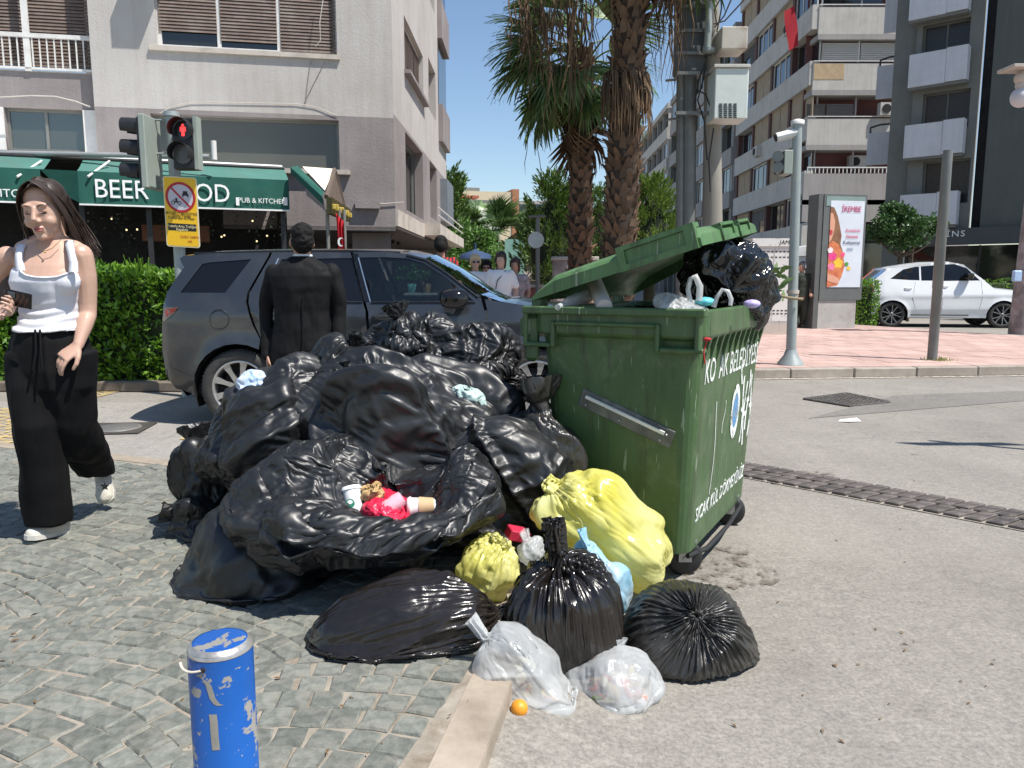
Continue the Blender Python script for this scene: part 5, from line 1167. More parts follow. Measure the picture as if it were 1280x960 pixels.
# side wall frame must face the street (outwards = +x): u runs away from the camera
lb = thing('apartment_building', 'pale rendered corner building above the green restaurant awning', 'building', K)
zb = pl_hit(MF, 350, 142)[1]; H = 13.5
u113 = pl_hit(MF, 113, 60)[0]
top_win = pr_(MF, 193, -40, 420, 63); low_win = pr_(MF, 190, 146, 424, 210)
facade(lb, MF, u113, 0, zb, H, [top_win], M_plaster)
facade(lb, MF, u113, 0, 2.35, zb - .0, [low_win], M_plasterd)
window(lb, MF, (top_win[0], top_win[1], top_win[2], top_win[3]), .14, M_whitef, M_win, 3, .07, (.80, .86, 1.0), M_shut)
window(lb, MF, low_win, .2, M_greyf, glass_mat('shop_glass', (.3, .33, .32), .05, .6, (.15, .15, .125)), 1, .05)
q = MB(); pbox(q, MF, top_win[0] - .12, top_win[1] + .05, top_win[2] - .09, top_win[2] - .002, -.2, .06); q.build('window_sill', M_beige, lb)
q = MB(); pbox(q, MF, low_win[0] - .05, low_win[1] + .2, low_win[2] - .09, low_win[2] - .002, -.2, .12); q.build('window_sill', M_beige, lb)
q = MB(); pbox(q, MF, low_win[0], low_win[1], low_win[2], low_win[3], -1.8, -1.75); pbox(q, MF, low_win[0] + 1.2, low_win[0] + 2.7, low_win[2] + .15, low_win[2] + .6, -1.2, -.9); q.build('room_back', mat('room_wall', (.12, .12, .10), .9), lb)
# left recessed bay with balcony
MB2 = MF @ Matrix.Translation((0, 0, -.25)); uL = pl_hit(MB2, -260, 60)[0]; u1 = u113
zr = pl_hit(MB2, 50, 90)[1]; zl0 = pl_hit(MB2, 50, 190)[1]; zl1 = pl_hit(MB2, 50, 134)[1]; zr1 = pl_hit(MB2, 50, 45)[1]
lw = pr_(MB2, 7, 136, 105, 189); 
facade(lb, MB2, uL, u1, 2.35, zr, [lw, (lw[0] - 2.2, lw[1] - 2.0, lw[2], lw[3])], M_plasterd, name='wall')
facade(lb, MB2, uL, u1, zr, H, [(uL + .3, u1 - .08, zr + .02, H - .3)], M_plaster, name='wall')
q = MB(); pbox(q, MF, u113 - .003, u113 + .0, 2.35, H, -.25, -.001); q.build('wall_return', M_plaster, lb)
window(lb, MB2, lw, .1, M_greyf, glass_mat('kitchen_glass', (.2, .22, .2), .03, .5, (.10, .10, .085)), 2, .05)
for a, b in ((lw[0] - .25, lw[0] - .005), (lw[1] + .005, lw[1] + .22)): q = MB(); pbox(q, MB2, a, b, lw[2], lw[3], .0, .03); q.build('window_reveal', M_whitef, lb)
window(lb, MB2, (uL + .3, u1 - .1, zr + .15, zr + 3.4), .22, M_whitef, M_win, 4, .10, (1, 1, 1, 1), M_shut, name='balcony_door')
br_ = thing('balcony_railing', None, None); br_.parent = lb; br_.location = wmat(lb).inverted() @ (MB2 @ Vector((u1, zr, 0)))
q = MB(); pbox(q, MB2, uL, u1 - .03, zr1 - .045, zr1 + .03, .0, .06); pbox(q, MB2, uL, u1 - .03, zr + .03, zr + .07, .01, .05); q.build('rail', M_whitef, br_)
u = u1 - .06; bm0 = None
while u > uL:
    if bm0 is None: q = MB(); pbox(q, MB2, u - .011, u + .011, zr + .07, zr1 - .045, .02, .042); bm0 = q.build('baluster', M_whitef, br_); U0 = u
    else:
        o = bpy.data.objects.new('baluster', bm0.data); COL.objects.link(o); o.parent = br_; du = MB2.to_3x3() @ Vector((u - U0, 0, 0)); o.location = Vector(bm0.location) + du
    u -= .125
q = MB(); pbox(q, MB2, pl_hit(MB2, 29, 40)[0], pl_hit(MB2, 37, 40)[0], zr, H, .0, .05); q.build('post', M_whitef, br_)
q = MB(); pbox(q, MB2, u1 - .06, u1 - .0, zr, zr1 + .6, .0, .06); q.build('post', M_whitef, br_)
# wires and cracks on the wall
M_wire = mat('black_wire', (.02, .02, .02), .6); M_wirew = mat('pale_wire', (.5, .47, .42), .7)
def wire_on(pts, m, r=.008, M=MF, name='wire', off=.02, parent=lb):
    q = MB(); q.tube([M @ Vector((*pl_hit(M, *p), off)) for p in pts], r, 4, smooth=True); return q.build(name, m, parent)
wire_on([(0, 122), (40, 120), (70, 121), (95, 127), (113, 134)], M_wirew, .012); wire_on([(200, 142), (215, 133), (240, 128), (270, 128), (370, 130), (395, 134), (422, 145)], M_wirew, .007)
wire_on([(407, -20), (400, 30), (401, 52), (395, 60)], M_wirew, .009, off=.1); wire_on([(389, 76), (385, 100), (382, 130)], M_plasterd, .006); wire_on([(406, 78), (392, 105), (380, 130)], M_plasterd, .006); wire_on([(461, 253), (480, 255), (505, 253)], M_wirew, .010, off=.03)
# overhang soffit, ground floor recess
zo = pl_hit(MF, 460, 282)[1]
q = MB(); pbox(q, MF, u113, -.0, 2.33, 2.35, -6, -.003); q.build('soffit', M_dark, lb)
# side wall along the street
Ls = 10.6
so = [pr_(MS, 505.5, 42, 528.5, 110), pr_(MS, 507, 190, 528, 268)]
w0 = pl_hit(MS, 528.5, 100)[0]
uA = (pl_hit(MS, 505.5, 60)[0], pl_hit(MS, 528.5, 60)[0]); zA1 = pl_hit(MS, 505.5, 20)[1]; zA0 = pl_hit(MS, 505.5, 87)[1]
uB = (pl_hit(MS, 507, 200)[0], pl_hit(MS, 528.5, 200)[0]); zB1 = pl_hit(MS, 506, 164)[1]; zB0 = pl_hit(MS, 506, 261)[1]
zbs = pl_hit(MS, 495, 146)[1]
wA = (uA[0], uA[1], zA0, zA1); wB = (uB[0], uB[1], zB0, zB1); wC = (uA[0], uA[1], zA0 + 3.0, zA1 + 3.0)
uC = (pl_hit(MS, 537, 200)[0], pl_hit(MS, 545.5, 200)[0]); dz = 3.0
wD = [(uC[0], uC[1], zA0 + .1 + k * dz, zA1 + .3 + k * dz) for k in (0, 1)] + [(uC[0], uC[1], zB0 + .2, zB1 + .05)]
u536 = pl_hit(MS, 531, 200)[0]
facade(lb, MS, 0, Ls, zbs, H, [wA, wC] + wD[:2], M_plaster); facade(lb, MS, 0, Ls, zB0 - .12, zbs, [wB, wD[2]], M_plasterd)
for w in (wA, wC): window(lb, MS, w, .12, M_whitef, M_win, 3, .06, (1, 1, 1), M_shut)
window(lb, MS, wB, .25, M_greyf, M_win, 2, .06)
for w in wD: window(lb, MS, w, .2, M_greyf, M_win, 1, .05, (.5,), M_shut)
for w in (wA, wC): q = MB(); pbox(q, MS, w[0] - .1, w[1] + .1, w[2] - .08, w[2] - .002, -.1, .14); q.build('window_sill', M_plasterd, lb)
for z in (zbs + .9, zbs + 3.9): q = MB(); pbox(q, MS, Ls - 2.3, Ls, z, z + 1.1, .0, .14); q.build('balcony_parapet', M_plasterd, lb)
for z in (zbs + 2.0, zbs + 5.0): q = MB(); pbox(q, MS, Ls - 2.3, Ls, z, z + 1.9, -.05, .02); q.build('balcony_glazing', M_win, lb)
q = MB(); pbox(q, MS, Ls - 2.0, Ls + .1, zb - 1.4, zb - .1, .0, .22); q.build('oriel', mat('blue_grey_panel', (.16, .18, .2), .5), lb)
# slab above the shop
q = MB(); pbox(q, MS, -.0, 4.2, zo, zB0 - .12, -.2, .05); q.build('shop_fascia', M_beige, lb)
q = MB(); pbox(q, MS, 4.2, Ls + 1.5, zo + .05, zo + .35, -.2, .45); q.build('canopy_slab', M_beige, lb)
q = MB(); 
for a, b, z in ((4.2, Ls + 1.5, zo + .75), (4.2, Ls + 1.5, zo + .55)): q.tube([MS @ Vector((a, z, .42)), MS @ Vector((b, z, .42))], .02, 5)
q.build('canopy_rail', M_whitef, lb)
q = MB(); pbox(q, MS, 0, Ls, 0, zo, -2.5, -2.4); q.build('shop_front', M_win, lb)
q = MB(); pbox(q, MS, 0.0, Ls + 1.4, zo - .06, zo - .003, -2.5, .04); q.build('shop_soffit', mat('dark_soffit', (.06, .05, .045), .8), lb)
for k in range(6):
    q = MB(); p = MS @ Vector((.8 + k * .9, zo - .06, -.8)); q.cyl((p.x, p.y, p.z - .09), .05, .09, 10); q.build('downlight', M_blackpl, lb)
q = MB(); pbox(q, MF, pl_hit(MF, 440, 300)[0], pl_hit(MF, 490, 300)[0], 0, zo - .01, -.9, -.6); q.build('shop_pier', M_plasterd, lb)
q = MB(); pbox(q, MF, u113, 0, zo - .02, 2.36 if zo > 2.36 else zo + .01, -.25, -.0); q.build('lintel', M_plasterd, lb)
q = MB(); r = pr_(MF, 444, 252, 475, 261); pbox(q, MF, r[0], r[1], r[2], r[3], .02, .12); q.build('lamp_box', M_plasterd, lb)
# roof/back closing
pA = MF @ Vector((uL, 0, -.3)); pB = MS @ Vector((Ls, 0, 0)); pC = pB + Vector((-14, 4, 0)); q = MB()
q.add([(pA.x, pA.y, H), (K.x, K.y, H), (pB.x, pB.y, H), (pC.x, pC.y, H)], [(0, 1, 2, 3)]); q.quad((pB.x, pB.y, 0), (pC.x, pC.y, 0), (pC.x, pC.y, H), (pB.x, pB.y, H)); q.build('roof', M_plasterd, lb)
q = MB(); pbox(q, MF, pl_hit(MF, 153, 10)[0] + .35, pl_hit(MF, 189, 10)[0] + .32, pl_hit(MF, 170, -72)[1], pl_hit(MF, 170, -36)[1], .02, .5); q.build('air_conditioner', M_whitef, label='white air conditioner box on the pale wall just above the picture', cat='air conditioner')
# ---------------- restaurant terrace in front of it
M_green = mat('dark_green_canvas', (.008, .085, .062), .8, var=.15, vs=2, bmp=.2, bs=5, bd=.03); M_green2 = mat('faded_green_canvas', (.055, .17, .14), .8, var=.15, vs=1.5, bmp=.2, bs=5, bd=.03, dirt=.3, ds=2)
M_cream = mat('cream_canvas', (.72, .66, .52), .8, var=.05, vs=2, bmp=.1); M_wtxt = mat('white_lettering', (.80, .80, .78), .6, var=.02); M_wcanvas = mat('white_canvas', (.75, .75, .73), .8, bmp=.1, bs=4)
AP = D(362, 260, 13.4); MA = wall_frame(Vector((AP.x, AP.y, 0)), 21)
AZ = lambda px, py: pl_hit(MA, px, py)
tr_ = thing('restaurant_terrace', 'restaurant terrace under a dark green awning behind the hedge', 'restaurant', Vector((AP.x, AP.y, 0)))
uR = 0; uM = AZ(98, 235)[0]; uLL = AZ(-330, 200)[0]
zB = AZ(300, 261)[1]; zT = AZ(300, 222.5)[1]
def sag_cloth(q, M, u0, u1, z0, z1, d=0, n=40, amp=.02):
    rows = []
    for j in range(5):
        z = z0 + (z1 - z0) * j / 4; rows.append([M @ Vector((u0 + (u1 - u0) * i / n, z + (.012 * math.sin(i * 1.3) if j == 0 else 0), d + amp * (1 - j / 4) * math.sin(i * .9 + math.sin(i * .37) * 2))) for i in range(n + 1)])
    q.loft(rows, closed=False, cap=False); back = [[v - M.to_3x3() @ Vector((0, 0, .012)) for v in r] for r in rows]; q.loft(back, closed=False, cap=False)
q = MB(); sag_cloth(q, MA, uM, uR, zB, zT); q.build('valance', M_green, tr_)
q = MB(); sag_cloth(q, MA, uLL, uM - .5, zB, zT, .02); q.build('valance', M_green, tr_)
q = MB(); pbox(q, MA, uM, uR, zB - .02, zB + .005, -.02, .03); pbox(q, MA, uLL, uM - .5, zB - .02, zB + .005, .0, .05); q.build('valance_hem', M_wcanvas, tr_)
zc = AZ(300, 209)[1]
q = MB()
for a, b in ((uM, uR), (uLL, uM - .45)): q.loft([[MA @ Vector((a + (b - a) * i / 20, zT, .0)) for i in range(21)], [MA @ Vector((a + (b - a) * i / 20, zT + .10 + .01 * math.sin(i), -.30)) for i in range(21)], [MA @ Vector((a + (b - a) * i / 20, zT + .26, -.7)) for i in range(21)]], closed=False, cap=False)
q.build('awning_slope', M_green2, tr_)
q = MB(); q.loft([[MA @ Vector((u, zT + .30, -.75)) for u in (uLL, uR)], [MA @ Vector((u, zT + .42, -1.3)) for u in (uLL, uR)], [MA @ Vector((u, zT + .60, -3.2)) for u in (uLL, uR)]], closed=False, cap=False, smooth=False); q.build('awning_roof', M_wcanvas, tr_)
q = MB(); q.tube([MA @ Vector((uLL, zT + .28, -.72)), MA @ Vector((uR, zT + .28, -.72))], .04, 6); q.build('awning_beam', M_blackpl, tr_)
def txt_at(txt, px, py, size, M, m, parent, off=.035, name='lettering', **kw):
    u, z = pl_hit(M, px, py); return text_mb(txt, size, M @ Matrix.Translation((u, z, off)), .004, **kw).build(name, m, parent)
txt_at('BEER', 152, 238, .41, MA, M_wtxt, tr_, sx=.88); txt_at('FOOD', 247, 242, .41, MA, M_wtxt, tr_, sx=.86); txt_at('PUB & KITCHEN', 328, 251.5, .115, MA, M_wtxt, tr_, sx=.95); txt_at('PUB & KITCHEN', 0, 242, .17, MA, M_wtxt, tr_, off=.055, sx=1.0)
q = MB(); r = pr_(MA, 354, 247, 359, 257); pbox(q, MA, r[0], r[1], r[2], r[3], .03, .035); r = pr_(MA, 295, 247, 299, 257); pbox(q, MA, r[0], r[1], r[2], r[3], .03, .035); q.build('logo_mark', M_wtxt, tr_)
# gap: folded dark canvas and brackets
q = MB(); q.add([MA @ Vector(v) for v in ((uM, zT, 0), (uM - .5, zT, .02), (uM - .15, zB + .1, -.1), (uM, zB + .02, 0))], [(0, 1, 2, 3)]); q.build('folded_canvas', M_green, tr_)
for px in (22, 110): u, z = AZ(px, 215); q = MB(); q.tube([MA @ Vector((u, z - .08, .06)), MA @ Vector((u + .28, z + .22, -.3))], .02, 6); q.build('awning_arm', M_whitef, tr_)
# terrace interior: dark back, posts, bulbs
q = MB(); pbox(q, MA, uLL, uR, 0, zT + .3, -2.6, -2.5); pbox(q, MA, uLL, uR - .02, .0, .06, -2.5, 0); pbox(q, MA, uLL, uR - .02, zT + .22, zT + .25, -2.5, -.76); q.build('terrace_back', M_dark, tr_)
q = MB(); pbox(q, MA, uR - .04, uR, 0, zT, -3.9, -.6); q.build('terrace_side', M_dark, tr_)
for u in (uR - .1, uM, uM - 3.5, uR - 2.2): q = MB(); pbox(q, MA, u - .04, u + .04, 0, zT, -.25, -.17); q.build('terrace_post', M_blackpl, tr_)
M_bulb = mat('warm_bulb', (.8, .6, .3), .4, emit=(1, .75, .4), es=1.2, var=0)
M_vine = mat('dim_hanging_leaves', (.03, .045, .03), .8)
for k in range(26):
    u = uLL * .45 + (uR - .3 - uLL * .45) * rnd.random(); z = zB - rnd.uniform(.05, .5); q = MB(); p = MA @ Vector((u, z, -.4 - rnd.random())); q.ell(p, .016, 8, 6); q.build('string_light', M_bulb if k % 3 == 0 else M_greyf, tr_)
q = MB()
for k in range(50):
    u = uLL * .5 + (uR - uLL * .5) * rnd.random()
    for j in range(rnd.randint(2, 9)): p = MA @ Vector((u + rnd.uniform(-.03, .03), zB - .08 * j, -.6)); q.add([p + Vector((rnd.uniform(-.04, .04), rnd.uniform(-.03, .03), rnd.uniform(-.04, .04))) for _ in range(3)], [(0, 1, 2)])
q.build('hanging_leaves', M_vine, tr_, kind='stuff')
q = MB(); pbox(q, MA, uR - 2.4, uR - 1.3, zB - .5, zB - .22, -1.5, -1.2); q.build('lamp_shade', mat('orange_shade', (.14, .05, .02), .7), tr_)
# terrace right end: canopy with cream roof, gable and gilt sign
Tz = lambda px, py, Y: D(px, py, Y)
q = MB(); a, b, c, d = Tz(363, 209, 13.3), Tz(372, 207, 13.6), Tz(405, 240, 12.6), Tz(403, 246, 12.5); q.add([a, b, c, d, a - Vector((0, 0, .1)), d - Vector((0, 0, .12))], [(0, 1, 2, 3), (0, 3, 5, 4)]); q.build('side_awning', M_green, tr_)
q = MB(); q.add([Tz(378, 208, 13.7), Tz(418, 211, 14.4), Tz(406, 238, 12.7)], [(0, 1, 2)]); q.build('cream_awning', M_cream, tr_)
q = MB(); q.add([Tz(380, 226, 13.0), Tz(404, 248, 12.5), Tz(407, 264, 12.5), Tz(383, 244, 13.0)], [(0, 1, 2, 3)]); q.build('rolled_blind', M_plasterd, tr_)
q = MB(); p0, p1, p2 = Tz(418, 212, 14.2), Tz(408, 246, 12.6), Tz(431, 262, 14.4); q.tube([p1, p0, p2], .04, 6, smooth=False); q.add([p0, p1, p2], [(0, 1, 2)]); q.build('gable', mat('brown_gable', (.12, .09, .07), .7), tr_)
q = MB(); a, b, c, d = Tz(408, 247, 12.5), Tz(432, 262, 13.6), Tz(432, 277, 13.6), Tz(408, 267, 12.5); q.add([a, b, c, d] + [v + Vector((.1, -.05, 0)) for v in (a, b, c, d)], [(3, 2, 1, 0), (4, 5, 6, 7), (0, 1, 5, 4), (2, 3, 7, 6), (1, 2, 6, 5), (0, 4, 7, 3)]); gs = q.build('gilt_sign', mat('gilt_board', (.10, .08, .02), .4, metal=.4, var=.4, vs=15), tr_)
q = MB()
for k in range(7):
    f = (k + .5) / 7; p = a.lerp(b, f).lerp(d.lerp(c, f), .5) + Vector((.11, -.06, 0)); s = .05
    q.box(p.x - .025, p.x + .03, p.y - .03, p.y + .03, p.z - s, p.z + s * (.6 + .4 * (k % 2)), bev=.01)
q.build('gilt_letters', mat('gold_leaf', (.75, .55, .12), .3, metal=.5), gs, kind='stuff')
q = MB()
for px in (409, 424, 430): p = Tz(px, 262, 12.8); q.tube([Vector((p.x, p.y, 0)), p], .03, 6)
q.build('gable_posts', M_greyf, tr_)
# hanging flag
fl = MB(); a = Tz(424, 272, 12.3); N1 = 8
rows = []
for j in range(12):
    f = j / 11; rows.append([Vector((a.x + (-.05 + .13 * i / N1) * (1 - .1 * f) + .02 * f, a.y + .05 * math.sin(i * 2.1 + f), a.z - f * .75 + .05 * (i / N1 - .5) * (1 - f) * -3)) for i in range(N1 + 1)])
fl.loft(rows, closed=False, cap=False); fo = fl.build('flag', mat('flag_red', (.50, .012, .02), .8, bmp=.2), label='red flag with a white crescent hanging limp beside the gilt sign', cat='flag')
q = MB(); cx, cz, yy = a.x + .03, a.z - .38, a.y - .075
arc = [(cx + .05 * math.cos(t), cz + .07 * math.sin(t)) for t in [R(40 + 280 * k / 14) for k in range(15)]] + [(cx + .018 + .036 * math.cos(t), cz + .054 * math.sin(t)) for t in [R(315 - 270 * k / 12) for k in range(13)]]
q.add([Vector((x, yy, z)) for x, z in arc], [tuple(range(len(arc)))]); q.build('crescent', M_wtxt, fo)
# cable tray at roof level
q = MB(); q.tube([D(-60, 190, 12.6), D(262, 196, 12.9)], .045, 6); q.build('metal_rail', mat('rail_grey', (.35, .36, .35), .5, metal=.5), label='long grey metal rail running above the green awning', cat='rail')
q = MB(); p = D(267, 180, 12.9); q.cyl((p.x, p.y, p.z - .25), .045, .3, 10); q.build('vent_pipe', M_whitef, label='short white vent pipe standing above the awning roof', cat='pipe')
# potted plants on a ledge seen through the car
t = thing('plant_shelf', 'white shelf with green potted plants glimpsed through the front door glass of the grey car', 'plant', D(524, 366, 10.4)); p = t.location
q = MB(); q.box(-.25, .25, -.1, .1, -.03, 0); q.box(-.02, .02, -.02, .02, -p.z, -.03); q.build('shelf', M_whitef, t, local=True)
for x, m in ((-.1, mat('turquoise_pot', (.2, .5, .5), .5)), (.1, mat('brown_pot', (.3, .16, .08), .6))):
    q = MB(); q.lathe([(.045, 0), (.065, .12), (.06, .12)], 14, Matrix.Translation((x, 0, 0))); q.build('pot', m, t, local=True)
q = MB()
for k in range(160): c = Vector((rnd.gauss(0, .12), rnd.gauss(0, .05), .2 + abs(rnd.gauss(0, .08)))); q.add([c + Vector([rnd.uniform(-.04, .04) for _ in range(3)]) for _ in range(3)], [(0, 1, 2)])
q.build('leaves', mat('pot_leaves', (.06, .20, .03), .6), t, local=True, kind='stuff')
# ================================================================ THE RIGHT-HAND STREET
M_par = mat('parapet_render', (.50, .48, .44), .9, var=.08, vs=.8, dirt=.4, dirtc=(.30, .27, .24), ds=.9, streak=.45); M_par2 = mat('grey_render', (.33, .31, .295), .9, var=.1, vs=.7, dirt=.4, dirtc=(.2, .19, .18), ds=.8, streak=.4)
M_brown = mat('brown_pier', (.10, .05, .042), .8); M_tan = mat('tan_blind', (.33, .255, .17), .8, var=.15, vs=2); M_lshut = mat('pale_shutter', (.50, .48, .44), .7, var=.1, bmp=.3, vs=2, stretch=(1, 1, 14)); M_dshut = mat('dim_shutter', (.13, .12, .11), .7, stretch=(1, 1, 14), vs=3, var=.3)
M_tower = mat('dark_green_cladding', (.078, .088, .078), .7, var=.12, vs=.5, streak=.3, dirtc=(.12, .12, .11)); M_tower2 = mat('grey_pier', (.15, .155, .14), .8, var=.1); M_wpanel = mat('white_panel', (.56, .57, .60), .7, var=.05, dirt=.3, dirtc=(.35, .34, .33), ds=.7, streak=.3); M_sky_win = mat('sky_window', (.03, .04, .05), .04, var=0, rv=0, spec=1.0)
def part_box(parent, M, name, m, *b):
    q = MB(); pbox(q, M, *b); return q.build(name, m, parent)
# --- R2: balconied block, front faces us
Yb = 40.; P2 = D(1010, 200, Yb); P2 = Vector((P2.x, P2.y, 0)); F2 = wall_frame(P2, 0); S2 = wall_frame(P2, -91.5)
b2 = thing('apartment_building', 'pale balconied apartment block at the street corner behind the advertising panel', 'building', P2)
u_r = pl_hit(F2, 1150, 100)[0] + 2; zb0 = pl_hit(F2, 1060, 145)[1]; FH = zb0 - pl_hit(F2, 1060, 213)[1]
front = wall_frame(P2 + Vector((0, 1.1, 0)), 0)
facade(b2, front, 0, u_r, 0, 22, [], mat('dark_red_wall', (.17, .07, .065), .8, var=.1), name='wall')  # wall behind the balconies, in its own dark red colour
for k, (xl) in enumerate((1011, 1012, 1016, 1020, 1023)):
    z1 = zb0 - FH + k * FH; z0 = z1 - (1.30 if k else 1.35); ul = pl_hit(F2, xl, 100)[0]
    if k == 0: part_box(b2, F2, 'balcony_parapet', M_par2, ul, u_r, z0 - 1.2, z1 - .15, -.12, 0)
    else: part_box(b2, F2, 'balcony_parapet', M_par, ul, u_r, z0 - .1, z1 - .12, -.12, 0); part_box(b2, F2, 'parapet_coping', M_whitef, ul, u_r, z1 - .04, z1, -.06, .03)
    part_box(b2, F2, 'balcony_floor', M_par2, ul, u_r, z0 - .35, z0 - .102, -1.1, -.0)
    if k == 2: part_box(b2, F2, 'bare_concrete_patch', mat('raw_patch', (.45, .33, .20), .9, var=.2), ul + .03, pl_hit(F2, 1055, 90)[0], z1 - .9, z1 - .15, .0, .012)
    # screens above the parapet
    zt_ = z1 + FH - 1.72
    cover = {0: (), 1: ((1013, 1036, .7), (1038, 1072, .7), (1102, 1126, .6)), 2: ((1028, 1074, 1), (1077, 1122, 1), (1127, 1139, .6)), 3: ((1028, 1050, 1), (1052, 1074, 1), (1076, 1100, 1)), 4: ((1028, 1050, 1), (1052, 1074, 1))}[k]
    for (xa, xb, f) in cover:
        a, b = pl_hit(F2, xa, 100)[0], pl_hit(F2, xb, 100)[0]
        z = z1 + .02; top = z1 + (zt_ - z1) * f
        q = MB(); n = 9
        for i in range(n): za = z + (top - z) * i / n; pbox(q, F2, a, b, za, za + (top - z) / n - .015, -.32, -.28)
        q.build('roller_shutter', M_lshut if k in (2,) else M_dshut if k == 1 else M_win, b2, kind='stuff')
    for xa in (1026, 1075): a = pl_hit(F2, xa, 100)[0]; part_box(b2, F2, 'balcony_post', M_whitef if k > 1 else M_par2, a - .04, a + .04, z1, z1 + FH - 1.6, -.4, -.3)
def ac_unit(M, u, z, label, w=.85):
    t = thing('air_conditioner', label, 'air conditioner', M @ Vector((u, z, .0)))
    q = MB(); pbox(q, M, u - w / 2, u + w / 2, z, z + .6, -.05, .3); q.build('casing', M_par, t)
    q = MB(); c = M @ Vector((u - .12, z + .3, .31)); n_ = M.to_3x3() @ Vector((0, 0, 1)); q.tube([c, c + n_ * .02], .22, 16); q.build('fan_grille', M_dark, t)
ac_unit(F2, pl_hit(F2, 1107, 150)[0], zb0 + .0, 'air conditioner standing on the middle white balcony parapet')
ac_unit(F2 @ Matrix.Translation((0, 0, -.7)), pl_hit(F2, 1077, 200)[0], zb0 - FH + .2, 'air conditioner on the dark red balcony wall below the white parapets')
w = (pl_hit(F2, 1010, 200)[0], pl_hit(F2, 1029, 200)[0], zb0 - FH + .1, zb0 - FH + 1.5); window(b2, front, w, .02, M_whitef, M_win, 1, .1)
q = MB()
for k in range(26): a = w[0] + k * .2; pbox(q, F2, a, a + .04, zb0 - FH - .13, zb0 - FH + .12, -.08, -.03)
pbox(q, F2, w[0], w[0] + 5.3, zb0 - FH + .12, zb0 - FH + .18, -.1, -.02); q.build('railing', M_whitef, b2, kind='stuff')
# shop level below
part_box(b2, F2, 'shop_level', M_dark, pl_hit(F2, 1012, 300)[0], u_r, 0, 4.3, -.9, -.3)
for i in range(4): part_box(b2, F2, 'shop_window', M_win, .6 + i * 1.3, 1.7 + i * 1.3, .4, 3.2, -.3, -.25)
# --- street facades receding (shared builder)
def street_front(parent, M, L, z0, FHt, nf, bays, mats, band=1.15, gap=0, seed=0, un=0):
    """M: u negative runs away from the camera. floors of parapet bands with window strips between brown piers"""
    r = random.Random(seed); mb_, mw, mp, kinds = mats; ops = []; nb = bays; bw = L / nb; prot = .0
    for k in range(nf):
        zb_ = z0 + k * FHt; q = MB(); pbox(q, M, -L, 0, zb_, zb_ + band, -.3, .12); q.build('parapet_band', mb_, parent)
        for i in range(nb):
            u0 = -L + i * bw; pw = .35
            part_box(parent, M, 'pier', mp, u0, u0 + pw, zb_ + band, zb_ + FHt, -.35, .0)
            w = (u0 + pw, u0 + bw, zb_ + band, zb_ + FHt); kind = r.choice(kinds)
            if kind == 'tan':
                part_box(parent, M, 'blind', M_tan, w[0], (w[0] + w[1]) / 2 - .03, w[2], w[3], -.15, -.1); part_box(parent, M, 'blind', M_tan, (w[0] + w[1]) / 2 + .03, w[1], w[2], w[3], -.15, -.1)
            elif kind == 'win': window(parent, M, w, .1, M_whitef, M_sky_win, 3, .07)
            elif kind == 'dark': window(parent, M, w, .3, M_greyf, M_win, 2, .06)
            elif kind == 'shut': window(parent, M, w, .15, M_greyf, M_win, 2, .07, (r.choice((.4, 1)), r.choice((.5, 1))), M_dshut)
            elif kind == 'wall': part_box(parent, M, 'wall', mb_, w[0], w[1], w[2], w[3], -.2, -.05); window(parent, M, (w[0] + .5, w[1] - .5, w[2] + .1, w[3] - .3), -.06, M_whitef, M_sky_win, 2, .06)
    zt_ = z0 + nf * FHt
    part_box(parent, M, 'wall_core', mb_, -L, -un, z0, zt_, -9, -.36); part_box(parent, M, 'roof_edge', mb_, -L - .1, .1, zt_, zt_ + .5, -9, .15)
    part_box(parent, M, 'shop_level', M_dark, -L, -un, 0, z0 - .01, -8, -.6)
    for i in range(nb): u0 = -L + i * bw; part_box(parent, M, 'shop_pier', mp, u0, u0 + .4, 0, z0 - .01, -.6, .0); part_box(parent, M, 'shop_window', M_sky_win if i % 2 else M_win, u0 + .5, u0 + bw - .1, .5, z0 - .6, -.6, -.5)
    part_box(parent, M, 'shop_band', mb_, -L, 0, z0 - .5, z0 - .012, -.6, .05)
zq = pl_hit(S2, 985, 215)[1]
S2b = S2 @ Matrix.Translation((-.05, 0, 0))
z_first = zb0 - 2 * FH - 1.25
street_front(b2, S2b, 14.0, z_first + FH * .0 + .1, FH, 7, 4, (M_par, M_win, M_brown, ['tan', 'win', 'shut', 'dark', 'tan']), seed=5, un=1.2)
ac_unit(S2 @ Matrix.Translation((0, 0, .12)), -8.2, z_first + 2.2 * FH, 'air conditioner on the receding side of the balconied corner block')
ac_unit(S2 @ Matrix.Translation((0, 0, .12)), -3.2, z_first + 4.3 * FH, 'air conditioner high on the receding side near the red cloth')
p = D(988, 38, 40.5); q = MB(); rows = [[Vector((p.x - .35 + .5 * i + .3 * j / 5, p.y + .1 * math.sin(i * 2 + j), p.z + .9 - .38 * j + .3 * i)) for i in (0, .5, 1)] for j in range(6)]; q.loft(rows, closed=False, cap=False); q.build('red_cloth', mat('flag_cloth', (.4, .01, .02), .8), label='red cloth hanging from an upper window of the corner block', cat='cloth')
def block(name, label, X, Y0, Y1, z0, FHt, nf, bays, mats, seed, ang=-91.5):
    P = Vector((X, Y0, 0)); M = wall_frame(P, ang); t = thing(name, label, 'building', P); street_front(t, M, Y1 - Y0, z0, FHt, nf, bays, mats, seed=seed)
    F = wall_frame(P, 0); part_box(t, F, 'end_wall', mats[0], .02, 9, z0, z0 + nf * FHt, -.3, -.02); return t, M
block('apartment_building', 'dark narrow apartment block second along the street on the right', 15.3, 55, 62, 3.4, 2.95, 5, 2, (M_par2, M_win, M_tower2, ['dark', 'win', 'shut', 'dark']), 11)
